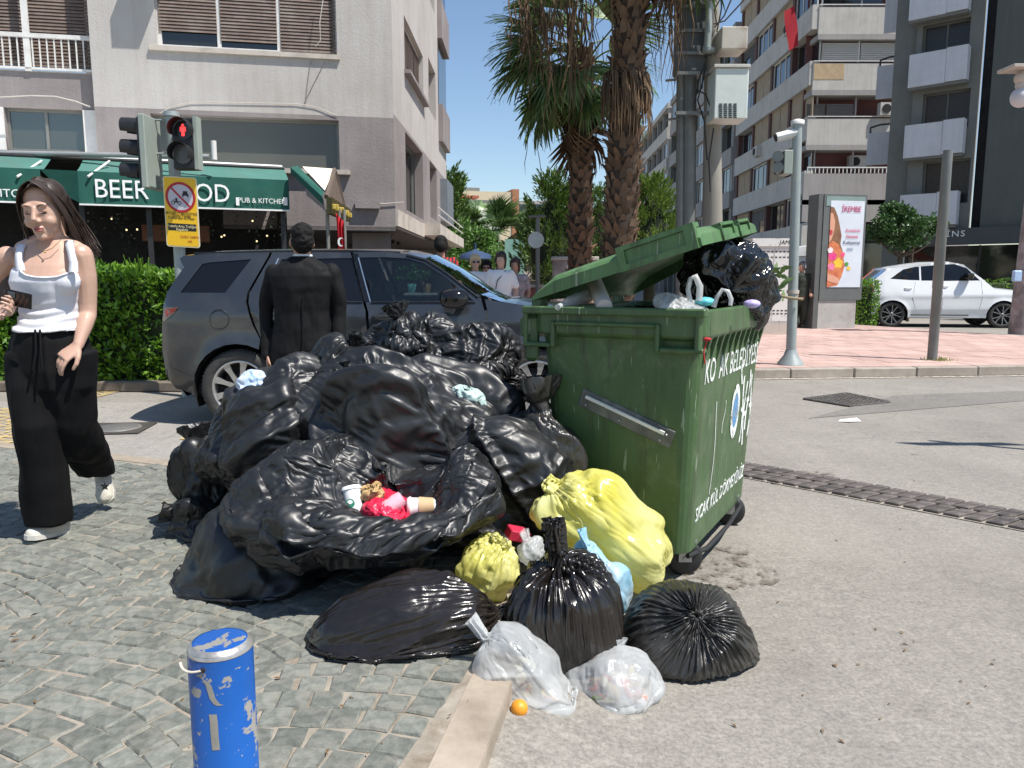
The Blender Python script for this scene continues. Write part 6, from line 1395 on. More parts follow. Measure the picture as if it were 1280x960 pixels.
block('apartment_building', 'grey apartment block third along the street with sky bright windows', 15.2, 62.5, 78, 3.4, 2.95, 5, 5, (M_par2, M_win, M_tower2, ['wall', 'win', 'dark', 'wall']), 13)
block('apartment_building', 'farthest pale apartment block along the street on the right', 15.5, 79, 100, 3.4, 2.95, 5, 6, (M_par, M_win, M_par2, ['dark', 'win', 'dark']), 17)
# white framed balcony sign on the dark block
# --- R1: dark tower in the shade
P1 = D(1219, 200, 31); P1 = Vector((P1.x, P1.y, 0)); F1 = wall_frame(P1, -42)
t1 = thing('apartment_building', 'dark green grey tower with white balcony panels at the right edge', 'building', P1)
uL1 = pl_hit(F1, 1139, 150)[0]; uR1 = 9
zF = pl_hit(F1, 1180, 287)[1]
ops = []
for (y0, y1) in ((33, 67), (120, 153), (206, 247), (-54, -20)):
    a, b = pl_hit(F1, 1154, y0)[0], pl_hit(F1, 1213, y0)[0]; c, d = pl_hit(F1, 1182, y1)[1], pl_hit(F1, 1182, y0 - 6)[1]; ops.append((a, b, c - .25, d))
facade(t1, F1, uL1, -.04, zF, 19, ops, M_tower2, .35)
for o in ops: window(t1, F1, o, .28, M_tower2, mat('dim_glass', (.03, .028, .026), .25, spec=.4), 2, .05, (0, 0))
for (x0, x1, ya, yb) in ((1142, 1214, 66, 107), (1136, 1209, 155, 196), (1143, 1216, -14, 22), (1130, 1201, 243, 283)):
    a, b = pl_hit(F1, x0, ya)[0], pl_hit(F1, x1, ya)[0]; d, c = pl_hit(F1, (x0 + x1) / 2, ya)[1], pl_hit(F1, (x0 + x1) / 2, yb)[1]
    q = MB(); pbox(q, F1, a, b - .75, c, d, .05, .5); q.build('balcony_panel', M_wpanel, t1); q = MB(); pbox(q, F1, b - .74, b, c + .02, d + .04, .05, .5); q.build('balcony_panel', M_wpanel, t1)
    part_box(t1, F1, 'balcony_underside', M_tower2, a, b, c - .1, c, -.05, .45)
# small side balconies to the left
for (x0, x1, ya, yb, yr) in ((1101, 1139, -4, 40, 0), (1096, 1134, 81, 122, 72), (1089, 1128, 165, 205, 157)):
    F1b = wall_frame(D(x0, 100, 36.5), -30); a, b = 0, pl_hit(F1b, x1, 100)[0]; F1b = frame(Vector((F1b.translation.x, F1b.translation.y, 0)), F1b.to_3x3() @ Vector((1, 0, 0)), (0, 0, 1))
    d, c = pl_hit(F1b, (x0 + x1) / 2, ya)[1], pl_hit(F1b, (x0 + x1) / 2, yb)[1]
    part_box(t1, F1b, 'balcony_panel', M_wpanel, a, b, c, d, -.06, .06)
    q = MB(); zr_ = d + .35; q.tube([F1b @ Vector((a + .1, d, 0)), F1b @ Vector((a + .1, zr_ - .1, 0)), F1b @ Vector((a + .5, zr_, 0)), F1b @ Vector((b, zr_, 0))], .05, 5); q.build('balcony_rail', M_blackpl, t1)
part_box(t1, F1, 'tower_side', M_tower2, uL1 - .9, uL1 - .02, 0, 19, -3, -.3)
part_box(t1, F1, 'shadow_joint', M_dark, -.038, .35, zF, 19, -.6, -.3)
for a, b in ((.352, 2.2), (2.21, 4.4), (4.41, 6.6), (6.61, 9)): part_box(t1, F1, 'cladding_panel', M_tower, a, b, zF + .02, 19, -.4, .1)
part_box(t1, F1, 'shop_fascia', mat('fascia_grey', (.05, .055, .06), .5), uL1 - .3, 9, zF - .62, zF + .015, -.2, .35)
part_box(t1, F1, 'shop_glass', M_win, uL1, 9, 0.1, zF - .64, -.6, -.55)
for k in range(8): part_box(t1, F1, 'shop_mullion', M_blackpl, uL1 + k * 1.35, uL1 + k * 1.35 + .07, 0, zF - .63, -.55, -.45)
txt_at('FEN MASİNS', 1168, 294, .33, F1, M_wtxt, t1, off=.36, sx=1.1, spacing=1.2)
part_box(t1, F1, 'plinth', M_tower2, uL1 - .2, 9, 0, .5, -.5, .05)
# --- far end of the street
e1 = thing('office_building', 'long cream office block with strip windows at the end of the street', 'building', (-8, 110, 0))
E = wall_frame(D(560, 300, 110), 14); E = frame(Vector((E.translation.x, E.translation.y, 0)), E.to_3x3() @ Vector((1, 0, 0)), (0, 0, 1))
def ez(x, y): return pl_hit(E, x, y)
q = MB(); a, b = ez(560, 300)[0], ez(640, 300)[0]; z1 = ez(600, 239)[1]; pbox(q, E, a - 8, b, 0, z1, -6, 0); q.build('wall', mat('cream_wall', (.62, .52, .36), .9, var=.05), e1)
for zt_, h in ((ez(600, 250)[1], .75), (ez(600, 263)[1], .6), (ez(600, 276)[1], .8)): part_box(e1, E, 'strip_window', M_greyf, a, b - 1, zt_ - h, zt_, .0, .05)
part_box(e1, E, 'brick_pier', mat('terracotta_pier', (.38, .17, .09), .9), b, b + 1.0, 0, z1 + .4, -6, .2)
q = MB(); pbox(q, E, a + 3, a + 5, z1, z1 + .7, -3, -2); q.build('roof_plant', M_greyf, e1)
E2 = E @ Matrix.Translation((0, 0, 25)); e2 = thing('low_building', 'pale green and white lower building in front of the cream office block', 'building', (-6, 86, 0))
a, b = pl_hit(E2, 565, 300)[0], pl_hit(E2, 625, 300)[0]; q = MB(); pbox(q, E2, a - 5, b, 0, pl_hit(E2, 600, 254)[1], -4, 0); q.build('wall', mat('pale_green_wall', (.50, .53, .42), .9, var=.06), e2); part_box(e2, E2, 'red_roof_edge', mat('red_tile', (.45, .13, .08), .9), a - 5, a + 3, pl_hit(E2, 575, 247)[1], pl_hit(E2, 575, 244)[1], -2, .1)
e3 = thing('apartment_building', 'white balconied block between the cream building and the trees', 'building', (2, 120, 0))
E3 = wall_frame(Vector((D(645, 300, 120).x, 120, 0)), 0); b = pl_hit(E3, 700, 300)[0]; z1 = pl_hit(E3, 655, 251)[1]
part_box(e3, E3, 'wall', M_par, 0, b, 0, z1, -5, 0)
for k in range(5):
    part_box(e3, E3, 'balcony', M_par, -.2, b, z1 - 2.9 * (k + 1), z1 - 2.9 * (k + 1) + 1, .0, 1.0); part_box(e3, E3, 'window_band', M_win, .3, b, z1 - 2.9 * (k + 1) + 1.1, z1 - 2.9 * k - .5, .01, .05)
# ================================================================ STREET FURNITURE
M_pole = mat('grey_green_pole', (.30, .34, .33), .45, metal=.2, var=.12, vs=3, dirt=.4, dirtc=(.3, .27, .2), ds=3); M_poled = mat('dark_steel_pole', (.17, .175, .165), .5, metal=.3, var=.15, vs=4)
M_signal = mat('signal_housing_back', (.27, .31, .27), .6, var=.08); M_vis = mat('signal_black', (.014, .014, .015), .5)
def redman():
    return mat('lit_red', (.5, .01, .01), .4, emit=(1, .03, .03), es=2.0, var=0)
# --- signal post by the hedge
Yp = 8.9; p = D(221, 260, Yp)
tp = thing('traffic_light', 'traffic light post by the hedge with a red pedestrian figure lit', 'traffic light', (p.x - .02, Yp, 0))
zt_ = D(213, 140, Yp).z; q = MB(); q.tube([(p.x, Yp, 0), (p.x, Yp, zt_ - .05)], .062, 16); q.tube([(p.x, Yp, zt_ - .05), (p.x, Yp, zt_)], [.085, .08], 16); q.build('post', M_pole, tp)
P = lambda px, py, Y=Yp: D(px, py, Y)
a, b = P(181, 146, Yp - .1), P(201, 237, Yp - .1)
q = MB(); q.box(a.x, b.x - .06, Yp - .28, Yp + .12, b.z, a.z, bev=.01); q.build('backplate', M_signal, tp)
q = MB(); q.box(a.x - .05, a.x - .002, Yp - .22, Yp + .06, b.z + .02, a.z - .02, bev=.01); q.build('signal_face', M_vis, tp)
for y in (160, 187, 216):
    c = P(181, y, Yp - .08); q = MB(); rings = []
    for k, (dx, r) in enumerate(((0, .105), (-.20, .095))): rings.append([Vector((c.x - .04 + dx, c.y + r * math.cos(t), c.z + r * math.sin(t) + (.0 if k == 0 else .02))) for t in [R(-35 + 250 * i / 16) for i in range(17)]])
    q.loft(rings, closed=False, cap=False); q.loft([[v * 1 + Vector((0, 0, -.006)) for v in r] for r in rings], closed=False, cap=False); q.build('visor', M_vis, tp)
q = MB()
for y in (150, 192, 232): c = P(200, y); q.tube([c + Vector((-.1, 0, 0)), c + Vector((.14, 0, 0))], .012, 6)
q.build('bracket', M_pole, tp, kind='stuff')
a, b = P(215, 148, Yp - .2), P(247, 212, Yp - .2)
q = MB(); q.box(a.x, b.x, Yp - .24, Yp - .08, b.z, a.z, bev=.015); q.build('pedestrian_signal', M_vis, tp)
q = MB(); q.box(b.x - .012, b.x + .025, Yp - .24, Yp - .1, b.z, a.z + .02); q.build('signal_side', M_signal, tp)
for k, y in enumerate((163, 193)):
    c = P(229, y, Yp - .25); q = MB(); rings = []
    for dy, r in ((0, .115), (-.15, .115)): rings.append([Vector((c.x + r * math.cos(t), c.y + dy, c.z + r * math.sin(t))) for t in [R(-30 + 240 * i / 18) for i in range(19)]])
    q.loft(rings, closed=False, cap=False); q.build('visor', M_vis, tp)
    q = MB(); q.add([Vector((c.x + .1 * math.cos(t), c.y - .004, c.z + .1 * math.sin(t))) for t in [2 * math.pi * i / 24 for i in range(24)]], [tuple(range(24))]); q.build('lens', mat('dark_lens', (.02, .02, .02), .15, var=0) if k == 0 else mat('unlit_green_lens', (.10, .10, .09), .25, var=.2), tp)
    if k == 0:
        q = MB(); y_ = c.y - .009; x, z = c.x, c.z
        q.add([Vector((x + .014 * math.cos(t), y_, z + .052 + .014 * math.sin(t))) for t in [2 * math.pi * i / 10 for i in range(10)]], [tuple(range(10))])
        q.add([(x - .03, y_, z + .035), (x + .03, y_, z + .035), (x + .032, y_, z - .01), (x + .018, y_, z - .01), (x + .016, y_, z - .06), (x - .016, y_, z - .06), (x - .018, y_, z - .01), (x - .032, y_, z - .01)], [tuple(reversed(range(8)))]); q.build('red_figure', redman(), tp)
# sign
tl_, tr2, br2, bl_ = P(203, 219, Yp - .12), P(246, 223, Yp - .12), P(250, 309.5, Yp - .12), P(209, 308.5, Yp - .12)
ux = ((tr2 - tl_) + (br2 - bl_)).normalized(); uy = ((tl_ - bl_) + (tr2 - br2)).normalized(); cen = (tl_ + tr2 + br2 + bl_) / 4; W_ = ((tr2 - tl_).length + (br2 - bl_).length) / 4; H_ = ((tl_ - bl_).length + (tr2 - br2).length) / 4
Mg = Matrix.Identity(4); nz = ux.cross(uy).normalized()
for i in range(3): Mg[i][0] = ux[i]; Mg[i][1] = uy[i]; Mg[i][2] = nz[i]; Mg[i][3] = cen[i]
sg_ = thing('road_sign', 'yellow no vehicles sign with red ring and black print on the signal post', 'sign', cen)
def rr2(w, h, r, z, n=4):
    out = []
    for cx, cy, a0 in ((w - r, h - r, 0), (-w + r, h - r, 90), (-w + r, -h + r, 180), (w - r, -h + r, 270)):
        for k in range(n + 1): a = R(a0 + 90 * k / n); out.append(Mg @ Vector((cx + r * math.cos(a), cy + r * math.sin(a), z)))
    return out
q = MB(); q.loft([rr2(W_, H_, .03, -.004), rr2(W_, H_, .03, .004)], smooth=False); q.build('plate', mat('cream_sign_edge', (.7, .62, .4), .5), sg_)
q = MB(); q.add(rr2(W_ - .012, H_ - .012, .025, .006), [tuple(range(20))]); q.build('yellow_face', mat('sign_yellow', (.80, .47, .01), .45, var=.03), sg_)
M_blk = mat('print_black', (.012, .012, .012), .5, var=0); M_sred = mat('sign_red', (.40, .012, .02), .45, var=0); M_sw = mat('sign_grey', (.50, .48, .52), .5, var=0)
def disc(r, cx, cy, z, m, name, r2_=None, sx=1):
    q = MB(); n = 32
    if r2_ is None: q.add([Mg @ Vector((cx + sx * r * math.cos(t), cy + r * math.sin(t), z)) for t in [2 * math.pi * i / n for i in range(n)]], [tuple(range(n))])
    else: q.loft([[Mg @ Vector((cx + sx * k * math.cos(t), cy + k * math.sin(t), z)) for t in [2 * math.pi * i / n for i in range(n)]] for k in (r2_, r)], cap=False)
    return q.build(name, m, sg_)
cy_ = H_ * .42; disc(.155, -.0, cy_, .0075, M_sw, 'ring_face'); disc(.168, 0, cy_, .009, M_sred, 'ring', .140)
q = MB(); q.add([Mg @ Vector(v) for v in ((-.115, cy_ + .100, .0095), (-.10, cy_ + .115, .0095), (.115, cy_ - .10, .0095), (.10, cy_ - .115, .0095))], [(0, 3, 2, 1)]); q.build('bar', M_sred, sg_)
q = MB()
def R4(x0, x1, y0, y1): q.add([Mg @ Vector((x, y, .0085)) for x, y in ((x0, y0), (x1, y0), (x1, y1), (x0, y1))], [(0, 1, 2, 3)])
R4(.02, .09, cy_ + .02, cy_ + .045); R4(.03, .08, cy_ + .045, cy_ + .07); R4(.02, .035, cy_ + .005, cy_ + .02); R4(.075, .09, cy_ + .005, cy_ + .02)
R4(-.08, -.02, cy_ - .06, cy_ - .045); R4(-.06, -.035, cy_ - .045, cy_ - .01); R4(-.085, -.065, cy_ - .035, cy_ - .028)
q.build('vehicle_symbol', M_blk, sg_, kind='stuff')
disc(.022, -.085, cy_ - .062, .0086, M_blk, 'wheel_symbol', .014); disc(.022, -.015, cy_ - .062, .0086, M_blk, 'wheel_symbol', .014)
q = MB(); q.add([Mg @ Vector((x, y, .0075)) for x, y in ((-W_ + .03, -H_ * .53), (W_ - .03, -H_ * .53), (W_ - .03, -H_ * .33), (-W_ + .03, -H_ * .33))], [(0, 1, 2, 3)]); q.build('black_panel', M_blk, sg_)
for txt, y, s, m in (('BEYOĞLU BELEDİYESİ', -.04, .034, M_blk), ('Zabıta Yasağı', -.10, .036, M_blk), ('Cumartesi ve Pazar', -.16, .036, M_blk), ('Motorlu Araç Trafiğine', -.385, .034, mat('sign_cream', (.8, .7, .4), .5)), ('Kapalıdır', -.47, .036, mat('sign_cream2', (.8, .7, .4), .5)), ('İLGİLİ  ZABITA', -.66, .028, M_sred), ('445', -.78, .03, M_sred)):
    text_mb(txt, s * 1.15, Mg @ Matrix.Translation((0 if y > -.6 else .08, y * H_ * 1.06 if 1 else 0, .0085)), .001, sx=.92).build('print', m, sg_)
# --- centre pole with camera and small signal
g0 = G(988, 456, PZ); Yc = g0.y
cp = thing('traffic_light', 'grey flared pole on the red pavement carrying a camera and a small signal', 'traffic light', g0)
zt_ = D(997, 151, Yc).z; dx_ = D(997, 151, Yc).x - g0.x
q = MB(); q.tube([g0, g0 + Vector((0, 0, .03)), g0 + Vector((0, 0, .14)), g0 + Vector((0, 0, .22))], [.19, .18, .10, .075], 20); q.build('base', M_pole, cp)
q = MB(); q.tube([g0 + Vector((0, 0, .2)), g0 + Vector((dx_ * .5, 0, 1.9)), (g0.x + dx_, Yc, zt_ - .05)], [.07, .066, .064], 18); q.build('post', M_pole, cp)
q = MB(); q.tube([(g0.x + dx_, Yc, zt_ - .05), (g0.x + dx_, Yc, zt_), (g0.x + dx_, Yc, zt_ + .02)], [.09, .09, .04], 18); q.build('post_cap', M_whitef, cp)
q = MB(); pc = D(983, 169, Yc); q.tube([D(970, 172, Yc), D(995, 166, Yc)], [.062, .066], 10, smooth=False); q.tube([D(995, 166, Yc), D(999, 172, Yc)], .03, 8); q.build('camera_body', M_whitef, cp); q = MB(); q.tube([D(969, 172.5, Yc), D(972, 171.5, Yc)], .055, 12); q.build('camera_lens', M_vis, cp)
a, b = D(977, 189, Yc), D(984, 219, Yc); q = MB(); q.box(a.x, b.x + .03, Yc - .12, Yc + .1, b.z, a.z, bev=.01); q.build('signal_back', M_signal, cp)
q = MB(); a, b = D(970, 189, Yc), D(977, 218, Yc); q.box(a.x, b.x, Yc - .10, Yc + .08, b.z, a.z, bev=.02); q.build('signal_face', M_vis, cp)
for y in (196, 210): q = MB(); c = D(972.5, y, Yc - .11); q.tube([c, c + Vector((-.02, -.05, 0))], .075, 14); q.build('lens', mat('dull_lens', (.12, .13, .12), .2), cp)
q = MB(); c = g0.z + 1.02; q.lathe([(.084, 0), (.084, .05)], 18, Matrix.Translation((g0.x + dx_ * .25, Yc, c))); q.build('pole_band', M_beige, cp)
t = thing('branch', 'cut green twig stuck through the band of the grey pole', 'twig', (g0.x, Yc - .1, c)); q = MB(); q.tube([D(968, 368, Yc - .12), D(985, 372, Yc - .15), D(1003, 374, Yc - .12)], .022, 6); q.build('stem', mat('twig_bark', (.25, .2, .12), .8), t)
q = MB()
for k in range(26):
    c = D(rnd.uniform(958, 986), rnd.uniform(334, 372), Yc - .15 + rnd.uniform(-.1, .1)); d_ = Vector((rnd.uniform(-1, 1), rnd.uniform(-.5, .5), rnd.uniform(-.5, .5))).normalized() * .11; s_ = d_.cross(Vector((.3, 1, .2))).normalized() * .035; q.add([c - d_, c + s_, c + d_, c - s_], [(0, 1, 2, 3)])
q.build('leaves', mat('twig_leaf', (.12, .20, .06), .6), t, kind='stuff')
# --- leaning right pole
g1 = G(1165, 450, PZ); top = D(1185, 188, g1.y)
q = MB(); q.tube([g1, g1.lerp(top, .35), g1.lerp(top, .352), top], [.072, .07, .076, .068], 20, cap=False); q.tube([top - (top - g1).normalized() * .02, top - (top - g1).normalized() * .015], .066, 20)
rp_ = q.build('steel_post', mat('olive_grey_post', (.17, .18, .172), .5, metal=.2, var=.25, vs=2, dirt=.1, dirtc=(.3, .26, .13), ds=2), label='bare grey steel post leaning slightly on the red pavement', cat='post')
q = MB(); 
for k in range(90): c = g1 + Vector((rnd.gauss(.05, .12), rnd.gauss(-.05, .08), 0)); q.add([c, c + Vector((.02, 0, 0)), c + Vector((rnd.uniform(-.04, .04), rnd.uniform(-.03, .03), rnd.uniform(.02, .07)))], [(0, 1, 2)])
q.build('weeds', mat('weed', (.16, .17, .05), .8), kind='stuff')
# --- concrete post at the right edge with stickers
g2 = G(1273, 418, PZ); t = thing('lamp_post', 'stickered grey post at the far right edge with dome cameras on top', 'post', g2)
q = MB(); q.tube([g2, (g2.x + .12, g2.y, D(1280, 95, g2.y).z)], [.21, .13], 16); q.build('post', mat('stickered_post', (.17, .165, .16), .7, var=.6, vs=3, c2=(.35, .28, .27), dirt=.6, ds=4, dirtc=(.5, .5, .5)), t)
q = MB(); q.box(*sum([[D(1257, 85, g2.y).x, D(1300, 85, g2.y).x], [g2.y - .3, g2.y + .3], [D(1280, 88, g2.y).z, D(1280, 84, g2.y).z]], []), bev=.01); q.build('shelf', M_beige, t)
for y, r in ((98, .17), (107, .14), (122, .26)): q = MB(); c = D(1276, y, g2.y); q.ell(c, r * .8, 16, 10); q.build('dome', M_beige if r < .2 else M_wpanel, t)
q = MB(); c = D(1271, 345, g2.y - .25); q.box(c.x - .09, c.x + .09, c.y - .05, c.y + .05, c.z - .12, c.z + .12, bev=.02); q.build('sticker', mat('pale_blue_sticker', (.35, .5, .7), .5), t)
# --- advertising panel
ga, gb = G(1021, 413, PZ), G(1068, 409, PZ); Ya = (ga.y + gb.y) / 2
Ma = wall_frame(Vector((D(1028, 300, Ya).x, Ya, PZ)), 12)
ap = thing('advertising_panel', 'tall grey advertising panel with a poster of a laughing woman holding flowers', 'advertising panel', Ma.translation)
uW = pl_hit(Ma, 1081, 300)[0]; zt_ = pl_hit(Ma, 1055, 243)[1]; zm = pl_hit(Ma, 1055, 369)[1]
M_mupi = mat('panel_frame_grey', (.14, .15, .145), .45, metal=.3)
part_box(ap, Ma, 'casing', M_mupi, 0, uW, zm - .12, zt_, -.35, 0); part_box(ap, Ma, 'side_casing', mat('panel_side', (.10, .105, .10), .5), -.14, -.003, 0, zt_, -.45, -.02)
part_box(ap, Ma, 'concrete_foot', mat('foot_concrete', (.40, .39, .36), .9, var=.12, dirt=.4), .0, uW - .12, 0.0, zm - .125, -.35, -.03)
part_box(ap, Ma, 'top_band', mat('teal_band', (.20, .28, .26), .5), .05, uW - .05, zt_ - .28, zt_ - .05, .0, .012)
pu0, pu1, pz0, pz1 = pl_hit(Ma, 1036, 300)[0], pl_hit(Ma, 1078, 300)[0], pl_hit(Ma, 1055, 359)[1], pl_hit(Ma, 1060, 251)[1]
po = thing('poster', None, None); po.parent = ap; po.matrix_local = wmat(ap).inverted() @ Ma @ Matrix.Translation((pu0, pz0, .014)); PW, PH = pu1 - pu0, pz1 - pz0
def flat(name, pts, z, m): q = MB(); q.add([(x * PW, y * PH, z) for x, y in pts], [tuple(range(len(pts)))]); return q.build(name, m, po, local=True)
flat('paper', [(0, 0), (1, 0), (1, 1), (0, 1)], 0, mat('poster_paper', (.62, .68, .74), .35, var=.1, vs=1.2))
M_psk = mat('poster_skin', (.65, .33, .22), .4, var=.1); M_phair = mat('poster_hair', (.25, .12, .06), .4, var=.4, vs=6)
flat('picture_hair', [(0, .93), (.1, .92), (.22, .82), (.30, .70), (.36, .6), (.34, .5), (.42, .42), (.38, .35), (.2, .4), (0, .38)], .002, M_phair)
flat('picture_face', [(0, .86), (.08, .85), (.15, .76), (.14, .68), (.10, .6), (.06, .55), (0, .52)], .004, M_psk)
flat('picture_mouth', [(.0, .665), (.07, .66), (.09, .63), (.04, .60), (0, .605)], .006, mat('poster_mouth', (.5, .05, .06), .4))
flat('picture_blouse', [(0, .5), (.1, .54), (.28, .5), (.42, .4), (.5, .25), (.42, .12), (.3, .02), (0, .0)], .003, mat('poster_coral', (.65, .12, .08), .4, var=.4, vs=5, c2=(.8, .3, .1)))
for i, (x, y, r, c) in enumerate(((.12, .36, .12, (.75, .06, .25)), (.3, .28, .13, (.85, .5, .04)), (.1, .24, .1, (.8, .2, .35)), (.42, .38, .07, (.8, .1, .2)), (.55, .27, .06, (.1, .3, .06)), (.62, .22, .06, (.85, .55, .1)), (.05, .43, .08, (.85, .7, .7)))): flat('picture_flower', [(x + r * math.cos(t) * (1 + .15 * math.sin(5 * t)), y + r * .42 * math.sin(t) * (1 + .15 * math.sin(5 * t))) for t in [2 * math.pi * k / 20 for k in range(20)]], .005 + .0006 * i, mat('flower', c, .4, var=.3, vs=9))
flat('picture_arm', [(0, .16), (.16, .14), (.36, .10), (.34, .04), (.1, .06), (0, .08)], .0095, M_psk)
Mt = wmat(po)
for txt, x, y, s, c in (('İREMBE', .60, .90, .20, (.5, .03, .15)), ('Annelerin', .68, .66, .13, (.7, .12, .25)), ('Gününü', .66, .59, .13, (.6, .05, .15)), ('Kutluyoruz', .66, .52, .13, (.05, .06, .15)), ('2025', .62, .44, .11, (.2, .25, .4))):
    text_mb(txt, s, Mt @ Matrix.Translation((x * PW, y * PH, .012)), .002, sx=.8, shear=.1).build('print', mat('print_ink', c, .5, var=0), po)
# --- utility cabinet
gc = G(968, 418, PZ); Mc = wall_frame(gc, 0)
uc = thing('utility_cabinet', 'white street cabinet covered in black scribbles behind the grey pole', 'cabinet', gc)
w0, w1 = pl_hit(Mc, 938, 400)[0], pl_hit(Mc, 989, 400)[0]; zt_ = pl_hit(Mc, 965, 298)[1]
def scribble_mat():
    m, nt, b = _new('scribbled_white'); n = tex(nt, 1, 5, .7, stretch=(9, 9, 14), dist=1.5); r = ramp(nt, [(.60, (.66, .66, .63)), (.63, (.15, .14, .15))]); L(nt, n, r.inputs[0])
    n2 = tex(nt, 2, 3); r2 = ramp(nt, [(.42, 0), (.55, 1)]); L(nt, n2, r2.inputs[0]); L(nt, mix(nt, r2.outputs[0], (.66, .66, .63), r.outputs[0]), b.inputs['Base Color']); b.inputs['Roughness'].default_value = .6; return m
M_scrib = scribble_mat()
part_box(uc, Mc, 'cabinet_body', M_scrib, w0, w1, .25, zt_ - .18, -.5, 0); part_box(uc, Mc, 'cabinet_cap', M_scrib, w0 - .04, w1 + .04, zt_ - .175, zt_, -.54, .05); part_box(uc, Mc, 'plinth', M_beige, w0 - .02, w1 + .02, 0, .248, -.52, .03); part_box(uc, Mc, 'cabinet_door', M_scrib, (w0 + w1) / 2 + .01, w1 - .03, .3, zt_ - .22, .0, .015); part_box(uc, Mc, 'cabinet_door', M_scrib, w0 + .03, (w0 + w1) / 2 - .01, .3, zt_ - .22, .0, .015)
for z in (.45, .52, zt_ - .3, zt_ - .42): 
    q = MB()
    for k in range(9): u = w0 + .12 + k * .09; pbox(q, Mc, u, u + .05, z, z + .025, .016, .02)
    q.build('vent_row', M_vis, uc, kind='stuff')
text_mb('JAMS', .13, Mc @ Matrix.Translation((w1 - .22, zt_ - .09, .055)), .002, shear=.2).build('graffiti', M_blk, uc)
# --- transformer pole group
Yt = 12.6; tb = thing('utility_pole', 'tall concrete utility pole with transformer boxes and cables behind the container', 'utility pole', (D(892, 300, Yt).x, Yt, PZ))
M_conc = mat('pole_concrete', (.26, .245, .21), .85, var=.2, vs=1.5, dirt=.5, ds=2, dirtc=(.22, .2, .17), stretch=(1, 1, .4))
q = MB(); a, b = D(893, 380, Yt), D(890, -60, Yt); q.tube([(a.x, Yt, PZ), (b.x, Yt, b.z)], [.19, .10], 14); q.build('pole', M_conc, tb)
q = MB(); a, b = D(859, 380, Yt), D(860, -60, Yt); 
for dx2, r_ in ((-.09, .07), (.05, .11)): q.tube([(a.x + dx2, Yt + .05, PZ), (b.x + dx2, Yt + .05, b.z)], r_, 10)
q.build('conduit', M_poled, tb, kind='stuff')
q = MB(); a, b = D(853, 0, Yt), D(876, 90, Yt); q.box(D(848, 0, Yt).x, D(882, 0, Yt).x, Yt - .12, Yt + .3, D(860, 92, Yt).z, D(860, -40, Yt).z, bev=.02); q.build('transformer_case', mat('dark_grey_case', (.075, .08, .082), .55, var=.2), tb)
for y in (10, 40, 68): q = MB(); q.box(D(845, 0, Yt).x, D(889, 0, Yt).x, Yt - .17, Yt - .12, D(0, y + 4, Yt).z, D(0, y, Yt).z); q.build('clamp', M_poled, tb)
q = MB(); q.tube([D(884, 66, Yt - .3), D(888, -20, Yt - .3)], .055, 12); q.build('pale_duct', M_pole, tb)
for y in (2, 65): q = MB(); c = D(886, y, Yt - .3); q.lathe([(.1, 0), (.1, .05)], 12, Matrix.Translation(c)); q.build('duct_flange', M_pole, tb)
q = MB(); q.box(D(893, 0, Yt).x, D(925, 0, Yt).x, Yt - .5, Yt - .05, D(0, 66, Yt - .3).z, D(0, 38, Yt - .3).z, LRS((0, 0, 0), (0, 0, 0), (1, 1, 1)), bev=.015); q.build('rusty_box', mat('rusted_box', (.45, .42, .36), .6, var=.1, dirt=.9, dirtc=(.18, .09, .05), ds=2.5), tb)
q = MB(); q.box(D(892, 0, Yt - .3).x, D(934, 0, Yt - .3).x, Yt - .55, Yt - .08, D(0, 151, Yt - .4).z, D(0, 88, Yt - .4).z, bev=.015); q.build('white_box', mat('pale_green_box', (.55, .60, .56), .5, var=.05, dirt=.2), tb)
q = MB(); q.box(D(890, 0, Yt - .3).x, D(935, 0, Yt - .3).x, Yt - .58, Yt - .04, D(0, 88, Yt - .4).z + .002, D(0, 84, Yt - .4).z, bev=.005); q.build('box_lid', M_par, tb)
q = MB()
for i in range(4):
    for j in range(8): c = D(901 + i * 6, 130 + j * 2.4, Yt - .56); q.box(c.x - .024, c.x + .024, Yt - .56, Yt - .551, c.z - .008, c.z + .008)
q.build('vent_slots', M_vis, tb, kind='stuff')
for y in (94, 143): q = MB(); q.box(D(845, 0, Yt).x, D(896, 0, Yt).x, Yt - .24, Yt - .16, D(0, y + 4, Yt).z, D(0, y, Yt).z); q.tube([D(832, y + 7, Yt), D(850, y + 5, Yt)], .02, 5); q.build('cross_bracket', M_poled, tb)
for pts in (((884, 70), (879, 100), (872, 125), (880, 150), (884, 200)), ((884, 72), (874, 98), (868, 130)), ((870, 112), (882, 118), (890, 140)), ((905, -10), (893, 12), (896, 30)), ((918, -10), (905, 20), (893, 34)), ((930, 0), (906, 26), (892, 30)), ((892, 160), (886, 200), (888, 240)), ((875, -20), (890, 20), (884, 60)), ((900, -20), (902, 10), (896, 40))):
    q = MB(); P_ = [D(x, y, Yt - .26) for x, y in pts]; q.tube(P_, .012, 5); q.build('cable', M_wire, tb)
